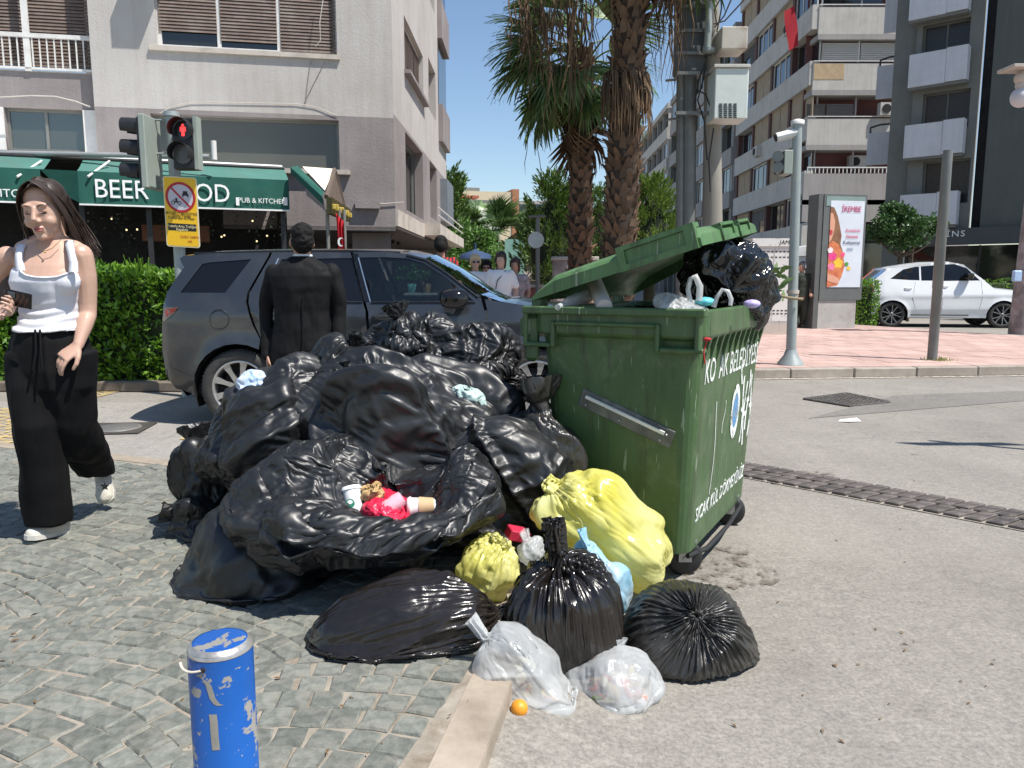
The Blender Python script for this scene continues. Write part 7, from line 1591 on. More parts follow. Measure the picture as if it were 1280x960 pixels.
# --- things behind the container in the middle
Yk = 15.; a, b = D(692, 322, Yk), D(746, 362, Yk)
t = thing('street_cabinet', 'low street cabinet with white frame and pink scribbles behind the container lid', 'cabinet', ((a.x + b.x) / 2, Yk, PZ))
q = MB(); q.box(a.x, b.x, Yk, Yk + .4, PZ, a.z - .05, bev=.01); q.build('box', mat('pink_scribbled', (.36, .20, .19), .7, var=.8, vs=2.5, c2=(.6, .52, .48)), t); q = MB(); q.box(a.x - .03, b.x + .03, Yk - .03, Yk + .43, a.z - .05, a.z + .02, bev=.01); q.build('box_top', M_par, t)
a, b = D(656, 356, Yk), D(690, 378, Yk); q = MB(); q.box(a.x, b.x, Yk, Yk + .5, PZ, a.z - .05); t = thing('brick_planter', 'small red brick planter left of the low cabinet', 'planter', ((a.x + b.x) / 2, Yk, PZ)); q.build('brick_box', mat('planter_brick', (.22, .09, .07), .9, var=.3, vs=8), t); q = MB(); q.box(a.x - .03, b.x + .03, Yk - .03, Yk + .53, a.z - .05, a.z); q.build('coping', M_beige, t)
Yq = 14.5; t = thing('sign_post', 'thin pole carrying a round traffic sign seen from behind', 'sign', (D(672, 340, Yq).x, Yq, PZ)); x = t.location.x
q = MB(); q.tube([(x, Yq, PZ), (x, Yq, D(0, 272, Yq).z)], .04, 8); q.tube([(x - .17, Yq, D(0, 271, Yq).z), (x + .14, Yq, D(0, 270, Yq).z)], .03, 6); q.build('pole', M_poled, t)
q = MB(); c = D(670, 300, Yq - .06); q.tube([c, c + Vector((0, .02, 0))], .15, 24); q.build('disc', mat('sign_back', (.40, .41, .41), .4, metal=.4), t)
q = MB(); a, b = D(631, 299, 20), D(655, 345, 20); q.box(a.x, b.x, 20, 20.05, b.z, a.z); bn_ = q.build('banner', mat('mint_banner', (.22, .42, .36), .7, var=.15), label='pale green banner on a stand between the palms and the pedestrians', cat='banner')
q = MB(); c = D(594, 318, 21); q.lathe([(.45, -.12), (.40, 0), (.05, .12), (.01, .16)], 10, Matrix.Translation((c.x, 21, c.z))); q.tube([(c.x, 21, 0), (c.x, 21, c.z + .3)], .03, 6); q.build('parasol', mat('navy_parasol', (.02, .05, .12), .8), label='small navy blue parasol behind the blonde pedestrian', cat='parasol')
q = MB(); a, b = D(985, 318, 26), D(1024, 305, 26); z = a.z
q.loft([[Vector((x, y, z_)) for x, z_ in ((a.x, z), (a.x + .25, z + .22), (a.x + .6, z + .30), (b.x + .4, z + .32), (b.x + .4, z - .05), (a.x, z - .08))] for y in (25.2, 26.9)], smooth=False); q.box(a.x + .05, b.x + .4, 25.25, 26.85, .9, z - .09); q.box(a.x - .1, b.x + .4, 25.2, 26.9, .45, .9); q.build('parked_van', mat('van_body', (.55, .55, .53), .4, var=.5, vs=1.), label='white van partly hidden behind the advertising panel', cat='van')
q = MB(); a = D(1008, 313, 30); q.add([(a.x, 30, a.z + .35), (a.x + 1.6, 30, a.z + .35), (a.x + 1.6, 29, a.z - .2), (a.x + .2, 29, a.z - .2)], [(0, 1, 2, 3)]); q.add([(a.x, 30, a.z + .33), (a.x + 1.6, 30, a.z + .33), (a.x + 1.6, 29, a.z - .22), (a.x + .2, 29, a.z - .22)], [(3, 2, 1, 0)]); q.build('shop_awning', mat('orange_canvas', (.55, .09, .03), .8), label='small orange shop awning behind the advertising panel', cat='awning')
# a sign standing just right of the picture: its shadow lies on the road
t = thing('sign_post', 'round traffic sign on a post just outside the right edge, seen by its shadow', 'sign', (4.72, 5.75, 0)); q = MB(); q.tube([(4.72, 5.75, 0), (4.72, 5.75, 2.4)], .03, 8); q.build('pole', M_poled, t); q = MB(); q.box(4.3, 5.2, 5.70, 5.73, 1.9, 2.25, bev=.01); q.build('plate', M_sw, t)
# ================================================================ VEGETATION
def leaf_mat(name, c, c2, rough=.45, tr=.25):
    m, nt, b = _new(name); g_ = nt.nodes.new('ShaderNodeNewGeometry'); r = ramp(nt, [(0, c), (.75, c2), (1, sh(c2, 1.25))]); L(nt, g_.outputs['Random Per Island'], r.inputs[0]); L(nt, r.outputs[0], b.inputs['Base Color'])
    b.inputs['Roughness'].default_value = rough; t = N(nt, 'BsdfTranslucent'); L(nt, r.outputs[0], t.inputs[0]); mx = N(nt, 'MixShader'); mx.inputs[0].default_value = tr; L(nt, b.outputs[0], mx.inputs[1]); L(nt, t.outputs[0], mx.inputs[2]); L(nt, mx.outputs[0], nt.nodes['Material Output'].inputs[0]); return m
M_hedge = leaf_mat('hedge_leaf', (.045, .13, .012), (.19, .35, .035), .38, .3); M_conif = leaf_mat('conifer_spray', (.035, .085, .014), (.11, .19, .03), .6, .2); M_conifl = leaf_mat('conifer_tip', (.07, .15, .02), (.17, .26, .045), .6, .25)
M_dleaf = leaf_mat('dark_leaf', (.025, .065, .015), (.06, .13, .03), .45, .15); M_palmg = leaf_mat('palm_green', (.045, .10, .025), (.15, .24, .08), .4, .2); M_palmb = leaf_mat('palm_dead', (.075, .043, .022), (.15, .09, .045), .8, .15)
M_bark = mat('bark', (.12, .085, .06), .9, vs=9, var=.4, bmp=.6, bs=30, bd=.02)
def np_leaves(C, D_, S, Lf, Wf, seed=0, up=None):
    """one folded leaf (4 verts, 2 faces) per centre: C centre, D_ direction, Lf length, Wf width"""
    g_ = np.random.RandomState(seed); n = len(C); q = g_.normal(size=(n, 3)); side = np.cross(D_, q); side /= np.linalg.norm(side, axis=1, keepdims=True) + 1e-9; nn_ = np.cross(D_, side)
    Lf = Lf * g_.uniform(.6, 1.3, (n, 1)); Wf = Wf * g_.uniform(.7, 1.2, (n, 1))
    a = C - D_ * Lf * .5; b = C + side * Wf * .5 + nn_ * Wf * .15; c = C + D_ * Lf * .5; d = C - side * Wf * .5 + nn_ * Wf * .15
    V = np.stack([a, b, c, d], 1).reshape(-1, 3); i = np.arange(n)[:, None] * 4; F = np.concatenate([i + [0, 1, 2], i + [0, 2, 3]], 1).reshape(-1, 3); return V, F
def leaves_obj(name, V, F, m, parent=None, smooth=False, **kw):
    mb = MB(); mb.v = V.tolist(); mb.f = [tuple(f) for f in F.tolist()]; mb.sm = [smooth] * len(F); return mb.build(name, m, parent, **kw)
def unit(a): return a / (np.linalg.norm(a, axis=-1, keepdims=True) + 1e-9)
g_ = np.random.RandomState(4)
# hedge: a long clipped box of big glossy leaves
def hedge(name, label, x0, x1, y0, y1, z0, z1, n, m, ls=.07, seed=0, core=True):
    g_ = np.random.RandomState(seed); t = thing(name, label, 'hedge', ((x0 + x1) / 2, (y0 + y1) / 2, z0)); sx, sy, sz = x1 - x0, y1 - y0, z1 - z0
    areas = np.array([sx * sz, sx * sy, sy * sz, sy * sz]); areas = areas / areas.sum(); C = []; D_ = []
    for k, nrm in enumerate(((0, -1, .35), (0, -.1, 1), (-1, 0, .3), (1, 0, .3))):
        m_ = int(n * areas[k]); u, v = g_.rand(m_), g_.rand(m_)
        if k == 0: P = np.stack([x0 + u * sx, np.full(m_, y0), z0 + v * sz], 1)
        elif k == 1: P = np.stack([x0 + u * sx, y0 + v * sy, np.full(m_, z1)], 1)
        else: P = np.stack([np.full(m_, x0 if k == 2 else x1), y0 + u * sy, z0 + v * sz], 1)
        bumpy = .07 * vnoise(P, 4, seed, 3); nn_ = unit(np.array(nrm)); P = P + nn_ * (bumpy + g_.uniform(-.12, .05, m_))[:, None]
        C.append(P); D_.append(unit(nn_ + g_.normal(size=(m_, 3)) * .6))
    V, F = np_leaves(np.concatenate(C), np.concatenate(D_), None, ls, ls * .5, seed); leaves_obj('foliage', V, F, m, t, kind='stuff')
    q = MB(); q.box(x0 + .12, x1 - .12, y0 + .14, y1 - .1, z0, z1 - .12, bev=.05); q.build('twigs', mat('hedge_inside', (.018, .03, .008), .9), t)
    return t
Yh = 9.35; xr = D(250, 400, Yh).x; zt_ = D(180, 334, Yh).z
hedge('hedge', 'bright green clipped hedge of glossy leaves between the woman and the grey car', -8.2, xr, Yh, Yh + .9, .13, zt_ - .03, 14000, M_hedge, .105, 3)
q = MB(); q.box(-8.4, xr + .25, Yh - .1, Yh + 1.0, 0, .13, bev=.02); q.build('planting_bed', mat('bed_edge', (.16, .13, .10), .9, var=.3), kind='structure')
q = MB(); c = D(165, 337, Yh); 
for k in range(9): a = rnd.uniform(-.12, .12); q.tube([c + Vector((a, .2, -.15)), c + Vector((a * 1.5, .15, .12 + rnd.random() * .08))], .006, 4)
q.build('shoots', M_hedge, kind='stuff')
hedge('hedge', 'low clipped hedge between advertising panel and white car', D(1071, 370, 21).x, D(1100, 370, 21).x, 21, 21.8, PZ, D(1080, 352, 21).z, 1500, M_hedge, .09, 5)
hedge('hedge', 'long low hedge behind the bonnet of the white car', D(1215, 370, 25.6).x, 26, 25.6, 26.3, .1, D(1240, 349, 25.6).z, 2500, M_hedge, .1, 6)
hedge('hedge', 'dark narrow bush beside the advertising panel', D(999, 370, 19.8).x, D(1017, 370, 19.8).x, 19.8, 20.6, PZ, D(1010, 352, 19.8).z, 1800, M_dleaf, .1, 8)
def limb_tree(parent, base, h, r0, n, spread, m=M_bark, seed=0):
    r = random.Random(seed); q = MB(); base = Vector(base); tips = []
    top = base + Vector((r.uniform(-.1, .1), 0, h)); q.tube([base, base.lerp(top, .5) + Vector((r.uniform(-.06, .06), 0, 0)), top], [r0 * 1.2, r0 * .9, r0 * .7], 8)
    for k in range(n):
        a = 2 * math.pi * k / n + r.uniform(-.4, .4); s = spread * r.uniform(.6, 1); e = top + Vector((math.cos(a) * s, math.sin(a) * s, s * r.uniform(.5, 1.3))); mid = top.lerp(e, .5) + Vector((0, 0, -.08 * s)); q.tube([top, mid, e], [r0 * .5, r0 * .33, r0 * .12], 5); tips.append(e)
    q.build('trunk', m, parent); return tips
def blob_tree(name, label, c, r, n, m, ls, trunk=(1.5, .1), cl=26, seed=0, group=None, flat=.45):
    """crown as many leaf clumps spread through its volume, open between them"""
    g_ = np.random.RandomState(seed); c = np.array(c, float); t = thing(name, label, 'tree', (c[0], c[1], 0.1), group=group)
    P = unit(g_.normal(size=(cl, 3))) * (g_.rand(cl, 1) ** .35) * np.array(r) * .82; P[:, 2] *= np.where(P[:, 2] < 0, .8, 1); C = []; D_ = []
    for p in P:
        k = int(n / cl * g_.uniform(.6, 1.4)); s = np.mean(r) * g_.uniform(.22, .42); o = unit(g_.normal(size=(k, 3))); rad = g_.rand(k, 1) ** .4; o[:, 2] *= flat + .4
        C.append(c + p + o * rad * s); D_.append(unit(o + g_.normal(size=(k, 3)) * .5 + [0, 0, .1]))
    V, F = np_leaves(np.concatenate(C), np.concatenate(D_), None, ls, ls * .55, seed); leaves_obj('crown', V, F, m, t, kind='stuff')
    limb_tree(t, (c[0], c[1], .05), trunk[0], trunk[1], 7, np.mean(r) * .9, seed=seed); return t
Yt2 = 23.5; c = D(1128, 283, Yt2); blob_tree('broadleaf_tree', 'dark leafy street tree with forked trunk right of the advertising panel', (c.x, c.y, c.z), (1.15, 1.1, .72), 7000, M_dleaf, .13, (c.z - .95, .10), 30, 9)
c = D(1160, 275, Yt2); blob_tree('broadleaf_tree', 'sparser small tree crown just left of the bare steel post', (c.x - .1, c.y + .6, c.z), (.5, .5, .3), 900, M_dleaf, .13, (c.z - .5, .04), 12, 10)
# feathery conifers: upward pointing sprays
def conifer(label, px, py0, py1, Y, wpx, n, seed):
    g_ = np.random.RandomState(seed); b = D(px, py1, Y); tp_ = D(px, py0, Y); w = wpx / 961 * Y; h = tp_.z - b.z; t = thing('conifer', label, 'tree', (b.x, Y, b.z)); ns = 190; C = []; D_ = []
    for k in range(ns):
        f = g_.rand() ** .8; a = g_.rand() * 6.28; prof = (1 - f) ** .55 * min(1, f * 5 + .55); rr = w * prof * (.55 + .5 * g_.rand()); p = np.array([b.x + rr * math.cos(a), Y + rr * math.sin(a), b.z + f * h]); d = unit(np.array([math.cos(a) * .75, math.sin(a) * .75, .9 + g_.rand() * .5])); Ls_ = h * .15 * g_.uniform(.7, 1.3)
        k2 = int(n / ns); s = g_.rand(k2, 1); side = g_.normal(size=(k2, 3)) * (1 - s) * Ls_ * .28; C.append(p + d * s * Ls_ + side); D_.append(unit(d + side / Ls_ * 2.0 + g_.normal(size=(k2, 3)) * .25))
    V, F = np_leaves(np.concatenate(C), np.concatenate(D_), None, h * .055, h * .014, seed); leaves_obj('foliage', V, F, M_conifl if seed % 2 else M_conif, t, kind='stuff')
    q = MB(); q.lathe([(w * .5, 0), (w * .55, h * .35), (w * .3, h * .7), (.02, h * .88)], 10, Matrix.Translation((b.x, Y, b.z))); q.tube([(b.x, Y, .1), (b.x, Y, b.z + .1)], .12, 6); q.build('trunk', mat('conifer_inside', (.012, .02, .006), .9), t); return t
conifer('feathery dark green conifer left of the slimmer palm trunk', 690, 226, 350, 17.5, 48, 9500, 20)
conifer('feathery bright green conifer right of the thicker palm trunk', 812, 228, 345, 16.0, 46, 9500, 21)
conifer('smaller conifer showing between the two palm trunks', 748, 238, 345, 19, 34, 5000, 22)
conifer('tall conifer partly hidden by the corner of the pale building', 562, 226, 375, 31, 34, 5000, 24)
c = D(588, 320, 30); blob_tree('broadleaf_tree', 'rounded green tree behind the striped shirt pedestrian', (c.x, c.y, c.z), (1.6, 1.3, 1.7), 6000, leaf_mat('mid_green_leaf', (.05, .13, .02), (.13, .24, .05)), .16, (1.2, .12), 26, 12)
c = D(682, 330, 19); blob_tree('shrub', 'flowering dark shrub at the foot of the round sign', (c.x, c.y, c.z), (.55, .5, .6), 1800, M_dleaf, .1, (.4, .05), 14, 13)
c = D(650, 250 + 70, 34); blob_tree('broadleaf_tree', 'pale feathery tree behind the green banner', (c.x, c.y, c.z), (1.3, 1.2, 1.1), 2500, leaf_mat('pale_leaf', (.10, .15, .05), (.2, .26, .11)), .15, (1.0, .1), 16, 14)
# ---- palms
def fan_verts(n, Rl, droop, seed, spread=2.5, wid=.028):
    """fan leaf in local space: blade from the origin outwards along +x"""
    r = random.Random(seed); V = []; F = []
    for k in range(n):
        a = -spread / 2 + spread * k / (n - 1) + r.uniform(-.03, .03); Lk = Rl * (.72 + .28 * math.cos(a * .8)) * r.uniform(.88, 1.06); d = Vector((math.cos(a), math.sin(a), 0)); s = Vector((-d.y, d.x, 0)); b = len(V); dr = droop * r.uniform(.7, 1.4)
        for f, w in ((0, .3), (.35, 1), (.65, .8), (.88, .4), (1, .06)):
            c = d * (Lk * f * (1 - .12 * dr * f * f)) + Vector((0, 0, -dr * Lk * max(0, f - .35) ** 1.7 + .05 * abs(math.sin(k * 2)) * f)); ww = wid * w * (1 + .0 * f); V += [c - s * ww, c + s * ww + Vector((0, 0, .012))]
        F += [(b + 2 * i, b + 2 * i + 1, b + 2 * i + 3, b + 2 * i + 2) for i in range(4)]
    return V, F
def frond_mesh(n, Rl, pet, droop, seed, m, spread=2.5, wid=.028):
    q = MB(); q.tube([(0, 0, 0), (pet * .5, 0, .06 * pet), (pet, 0, 0)], [.022, .016, .012], 5); V, F = fan_verts(n, Rl, droop, seed, spread, wid); q.add([v + Vector((pet, 0, 0)) for v in V], F); o = q.build('frond', m, local=True); me = o.data; bpy.data.objects.remove(o); return me
FG = [frond_mesh(30, .95, .85, .55, i, M_palmg) for i in range(4)]; FB = [frond_mesh(26, .9, .7, 1.4, 10 + i, M_palmb, 1.7) for i in range(3)]
M_scale = mat('palm_boot', (.085, .05, .03), .9, vs=3, var=.45, c2=(.20, .125, .075), island=.35, bmp=.4, bs=30); M_core = mat('palm_core', (.045, .03, .02), .95)
def palm(label, base, top, r0, r1, nr, seed, ngreen, nbrown, strings, elr=(-70, 65), scale=1.0, sc0=.0, azf=None):
    r = random.Random(seed); base = Vector(base); top = Vector(top); t = thing('palm_tree', label, 'palm tree', base, group=None)
    q = MB(); q.tube([base, base.lerp(top, .5), top], [r0 * .92, (r0 + r1) * .46, r1 * .92], 18); q.build('trunk', M_core, t)
    q = MB(); H_ = (top - base).length; rows = int(H_ / .105)
    for i in range(rows):
        f = i / rows
        if f < sc0: continue
        c = base.lerp(top, f); rr = r0 + (r1 - r0) * f; k = max(8, int(2 * math.pi * rr / .15))
        for j in range(k):
            a = 2 * math.pi * (j + .5 * (i % 2)) / k + r.uniform(-.1, .1); d = Vector((math.cos(a), math.sin(a), 0)); s = Vector((-d.y, d.x, 0)); w = .075 * r.uniform(.7, 1.2); o = .03 + .085 * r.random() ** 3; h = .13 * r.uniform(.6, 1.5); p = c + d * (rr * r.uniform(.82, .95)) + Vector((0, 0, r.uniform(-.04, .04))); s = (s + Vector((0, 0, r.uniform(-.35, .35)))).normalized()
            V = [p - s * w + Vector((0, 0, -.03)), p + s * w + Vector((0, 0, -.03)), p + s * w * .7 + d * o * .6 + Vector((0, 0, h * .5)), p - s * w * .7 + d * o * .6 + Vector((0, 0, h * .5)), p + s * w * .25 + d * (o + .02) + Vector((0, 0, h)), p - s * w * .25 + d * (o + .02) + Vector((0, 0, h)), p + Vector((0, 0, h * .7))]
            q.add(V, [(0, 1, 2, 3), (3, 2, 4, 5), (5, 4, 6), (2, 1, 6, 4), (0, 3, 5, 6)])
    q.build('bark_scales', M_scale, t, kind='stuff')
    Wi_ = wmat(t).inverted()
    for k in range(ngreen + nbrown):
        green = k < ngreen; me = r.choice(FG if green else FB); o = bpy.data.objects.new('frond', me); COL.objects.link(o); o.parent = t
        az = r.uniform(0, 2 * math.pi) if azf is None else azf(r, k); el = R(r.uniform(*elr) if green else r.uniform(-88, -62)); s = scale * r.uniform(.8, 1.15); p = top + Vector((0, 0, r.uniform(-.35, .25) if green else r.uniform(-.7, -.2)))
        M = Matrix.Translation(p) @ Matrix.Rotation(az, 4, 'Z') @ Matrix.Rotation(-el, 4, 'Y') @ Matrix.Rotation(r.uniform(-.6, .6), 4, 'X') @ Matrix.Scale(s, 4); o.matrix_local = Wi_ @ M
    q = MB()
    for k in range(strings):
        a = r.uniform(0, 6.28); rr = r.uniform(.2, 1.25) * scale; p = top + Vector((rr * math.cos(a), rr * math.sin(a), r.uniform(-.9, .2))); Ls_ = r.uniform(.5, 1.5) * scale; pts = [p]
        for j in range(6): p = p + Vector((r.uniform(-.05, .05), r.uniform(-.05, .05), -Ls_ / 6)); pts.append(p)
        q.tube(pts, [.008] * 6 + [.002], 3)
    q.build('hanging_fibres', M_palmb, t, kind='stuff'); return t
def gz(px, py, Y): p = D(px, py, Y); return p
Y1 = 14.0; a = gz(726, 300, Y1); b = gz(727, 62, Y1); palm('slimmer palm tree with a full green crown and brown dead fans below', (a.x, Y1, PZ), (b.x, Y1, b.z), .215, .20, 60, 41, 46, 6, 40, (-60, 50), 1.0, azf=lambda r, k: r.gauss(3.3, .8) if k % 2 else r.uniform(0, 6.28))
Y2 = 11.6; a = gz(771, 300, Y2); b = gz(797, -175, Y2); palm('thicker palm tree whose crown is above the picture with dead strands hanging in', (a.x, Y2, PZ), (b.x, Y2, b.z), .255, .21, 60, 43, 34, 5, 22, (-75, 60), 1.15, .12)
# loose dead strands hanging left and right of the near crown, with a ragged skirt on the trunk
def strands(label, cx, cy, Y, wpx, hpx, n, m, seed):
    r = random.Random(seed); q = MB()
    for k in range(n):
        x = cx + r.gauss(0, wpx); p = D(x, cy + r.uniform(-30, 10), Y + r.uniform(-.5, .5)); Ls_ = hpx / 961 * Y * r.uniform(.4, 1.1); pts = [p]; w = r.uniform(.006, .016)
        for j in range(6): p = p + Vector((r.uniform(-.06, .06), r.uniform(-.04, .04), -Ls_ / 6)); pts.append(p)
        q.tube(pts, [w * .5, w, w, w * .8, w * .6, w * .4, .002], 3, cap=False)
    return q.build('dead_frond_strands', m, label=label, cat='palm strands')
strands('brown dead palm strands hanging from above over the left crown', 668, 8, Y2 - .3, 14, 110, 50, M_palmb, 1)
strands('brown dead palm strands hanging between the two palms', 716, 10, Y2 - .2, 20, 140, 55, M_palmb, 2)
strands('thin dead palm strands hanging right of the near trunk beside the dark transformer case', 838, -10, Y2, 12, 120, 40, M_palmb, 3)
q = MB(); r_ = random.Random(9)
for k in range(90):
    a = r_.uniform(-1.2, 1.0); c = D(781, 105 + r_.uniform(-15, 15), Y2); p = c + Vector((.27 * math.sin(a), -.27 * math.cos(a), 0)); d = Vector((math.sin(a) + .6, -math.cos(a), 0)).normalized(); pts = [p, p + d * .10 + Vector((0, 0, -.05)), p + d * .17 + Vector((0, 0, -.25 - .3 * r_.random())), p + d * .16 + Vector((0, 0, -.45 - .3 * r_.random()))]; q.tube(pts, [.02, .018, .012, .003], 3, cap=False)
q.build('dead_frond_skirt', M_palmb, label='ragged brown skirt of dead fibres halfway up the thicker palm trunk', cat='palm strands')
# small far palm
Y3 = 34; a = gz(612, 350, Y3); b = gz(614, 296, Y3); palm('small bushy palm far down the street behind the pedestrians', (a.x, Y3, 0), (b.x, Y3, b.z), .35, .3, 20, 47, 38, 0, 0, (-20, 80), 1.25)
for k, (px, py) in enumerate(((540, 330), (700, 340))): pass
# ================================================================ PEOPLE
M_skin = mat('skin', (.50, .315, .235), .5, var=.08, vs=12, sss=.12, bmp=.08, bs=200); M_skin2 = mat('skin_tan', (.40, .22, .15), .5, var=.1, sss=.1); M_hair = mat('dark_brown_hair', (.022, .012, .008), .42, var=.5, vs=5, stretch=(30, 30, 2), c2=(.05, .028, .018)); M_hairb = mat('black_hair', (.008, .007, .0065), .8, spec=.25, var=.3, vs=60, bmp=.5, bs=150)
M_tank = mat('white_ribbed_cotton', (.66, .66, .70), .85, var=.03, bmp=.15, bs=40, stretch=None); M_trous = mat('black_viscose', (.006, .006, .0065), .8, var=.3, vs=3, spec=.15); M_suit = mat('black_suit_wool', (.0075, .0075, .008), .75, spec=.2, var=.25, vs=3, bmp=.1, bs=200); M_shoe = mat('cream_leather', (.55, .52, .45), .5, dirt=.5, dirtc=(.3, .27, .2), ds=20); M_sole = mat('shoe_sole', (.50, .48, .43), .7); M_shirt = mat('white_shirt', (.72, .72, .72), .8, var=.04)
def fuse(q, voxel, smooth=3, fn=None):
    """melt overlapping lofts into one continuous surface"""
    me = bpy.data.meshes.new('t'); me.from_pydata([tuple(v) for v in q.v], [], q.f); o = bpy.data.objects.new('t', me); COL.objects.link(o)
    m = o.modifiers.new('r', 'REMESH'); m.mode = 'VOXEL'; m.voxel_size = voxel; m.use_smooth_shade = True
    if smooth: s = o.modifiers.new('s', 'SMOOTH'); s.factor = .5; s.iterations = smooth
    dg = bpy.context.evaluated_depsgraph_get(); dg.update(); e = o.evaluated_get(dg).to_mesh()
    n = len(e.vertices); V = np.empty(n * 3); e.vertices.foreach_get('co', V); V = V.reshape(-1, 3); Nn = np.empty(n * 3); e.vertices.foreach_get('normal', Nn); Nn = Nn.reshape(-1, 3)
    F = [tuple(p.vertices) for p in e.polygons]; o.evaluated_get(dg).to_mesh_clear(); bpy.data.objects.remove(o); bpy.data.meshes.remove(me)
    if fn is not None: V = V + Nn * fn(V)[:, None]
    r = MB(); r.v = V.tolist(); r.f = F; r.sm = [True] * len(F); return r
def limb(q, pts, rs, n=12, flat=1):
    """smooth tapered limb through the given joints"""
    P = [Vector(p) for p in pts]; out = []; ro = []
    for i in range(len(P) - 1):
        p0, p1, p2, p3 = P[max(i - 1, 0)], P[i], P[i + 1], P[min(i + 2, len(P) - 1)]
        for k in range(5):
            t = k / 5; out.append(.5 * ((2 * p1) + (p2 - p0) * t + (2 * p0 - 5 * p1 + 4 * p2 - p3) * t * t + (3 * p1 - p0 - 3 * p2 + p3) * t ** 3)); ro.append(rs[i] + (rs[i + 1] - rs[i]) * (t * t * (3 - 2 * t)))
    out.append(P[-1]); ro.append(rs[-1]); q.tube(out, ro, n, flat=flat); q.ell(out[0], ro[0], 10, 8); q.ell(out[-1], ro[-1], 10, 8); return q
def rings(q, rows, n=28, sq=2.3, M=None):
    """rows: (cx, cy, z, rx, ry)"""
    rs = []
    for cx, cy, z, rx, ry in rows:
        r = []
        for k in range(n):
            a = 2 * math.pi * k / n; c, s = math.cos(a), math.sin(a); r.append(Vector((cx + rx * math.copysign(abs(c) ** (2 / sq), c), cy + ry * math.copysign(abs(s) ** (2 / sq), s), z)))
        rs.append([M @ v for v in r] if M else r)
    q.loft(rs); return q
def head_mb(q, M, k=1.0, female=True):
    """face towards local -y, chin below; k scales"""
    S = M @ Matrix.Scale(k, 4); e = lambda c, r, n=16: q.ell(S @ Vector(c), tuple(x * k for x in r), n, 12, S.to_3x3().normalized())
    e((0, .022, .040), (.074, .092, .080), 24); e((0, -.030, -.012), (.064, .062, .085), 24); e((0, -.050, -.072), (.038, .040, .040)); e((0, -.078, -.096), (.020, .016, .016)); e((0, .0, -.045), (.056, .06, .055))
    for s in (-1, 1):
        e((s * .034, -.062, -.038), (.024, .024, .026)); e((s * .026, -.078, .026), (.021, .013, .010)); e((s * .0105, -.100, -.034), (.0095, .010, .008)); e((s * .073, .012, -.012), (.010, .020, .030)); e((s * .034, -.026, -.062), (.017, .028, .026))
    q.tube([S @ Vector(v) for v in ((0, -.087, .022), (0, -.097, .0), (0, -.112, -.026), (0, -.100, -.036))], [.009 * k, .0095 * k, .0115 * k, .009 * k], 10)
    e((0, -.092, -.060), (.021, .008, .006)); e((0, -.090, -.072), (.018, .009, .0075))
def hand_mb(q, wrist, d, palm_n, side, curl=.5, k=1.0, thumb=1):
    """wrist, direction of the fingers, palm normal; side +1/-1 says where the thumb sits"""
    d = Vector(d).normalized(); n = Vector(palm_n); n = (n - d * n.dot(d)).normalized(); s = d.cross(n) * side; w = Vector(wrist)
    def P(a, b, c): return w + (d * a + s * b + n * c) * k
    rows = []
    for a, b, hw, ht in ((0, 0, .026, .020), (.03, .002, .034, .016), (.06, 0, .040, .014), (.088, 0, .041, .012)): rows.append([P(a, b + hw * math.cos(t), ht * math.sin(t)) for t in [2 * math.pi * i / 14 for i in range(14)]])
    q.loft(rows)
    for i, (b, L_, r) in enumerate(((.030, .066, .0088), (.010, .074, .0092), (-.011, .069, .0088), (-.030, .053, .0078))):
        c = curl * (1 + .18 * i); pts = [P(.080, b, 0)]; ang = 0; p = (.080, 0)
        for f in (.42, .32, .26): ang += c * .9; p = (p[0] + L_ * f * math.cos(ang) * 1.15, p[1] + L_ * f * math.sin(ang) * 1.15); pts.append(P(p[0], b * 1.08, p[1]))
        q.tube(pts, [r * k, r * .97 * k, r * .9 * k, r * .72 * k], 9); q.ell(pts[-1], r * .74 * k, 8, 6)
    if thumb: pts = [P(.018, .024, .004), P(.045, .048, .012), P(.070, .060, .022), P(.092, .058, .034)]; q.tube(pts, [.013 * k, .0115 * k, .010 * k, .008 * k], 9); q.ell(pts[-1], .008 * k, 8, 6)
    return q
def W3(px, py, Y): return D(px, py, Y)
# ---------------- woman walking
Yw = 3.55
wo_ = thing('person', 'long haired woman in white tank top and wide black trousers walking with a phone', 'person', (W3(62, 670, Yw).x, Yw, PZ))
J = dict(neck=W3(66, 306, Yw), chest=W3(58, 330, Yw), lsh=W3(104, 318, Yw + .02), rsh=W3(8, 322, Yw - .02), waist=W3(62, 392, Yw), hip=W3(64, 430, Yw + .01))
skin = MB()
hx = W3(56, 262, Yw - .02); hy = Matrix.Translation(hx) @ Matrix.Rotation(R(7), 4, 'Z') @ Matrix.Rotation(R(12), 4, 'X') @ Matrix.Rotation(R(-4), 4, 'Y')
head_mb(skin, hy, 1.12)
nk = J['neck']; limb(skin, [hx + Vector((.015, .03, -.03)), nk + Vector((.0, .02, .02)), nk + Vector((-.005, .02, -.06))], [.052, .050, .062])
cxm = lambda py: (W3(62, py, Yw).x, W3(62, py, Yw).z)
def trow(py, xl, xr, ry, dy=0, Y=Yw): a, b = W3(xl, py, Y), W3(xr, py, Y); return ((a.x + b.x) / 2, Y + dy, a.z, (b.x - a.x) / 2, ry)
torso = [trow(446, 24, 102, .105, .01), trow(425, 27, 96, .10), trow(400, 31, 97, .098), trow(385, 32, 94, .095), trow(365, 26, 97, .108, -.01), trow(348, 22, 100, .118, -.012), trow(332, 22, 100, .105, .0), trow(318, 22, 98, .085, .01), trow(308, 30, 92, .07, .02), trow(301, 44, 84, .055, .02)]
rings(skin, torso)
for (x, y) in ((42, 353), (80, 352)): skin.ell(W3(x, y, Yw - .060), (.066, .050, .056), 16, 12)
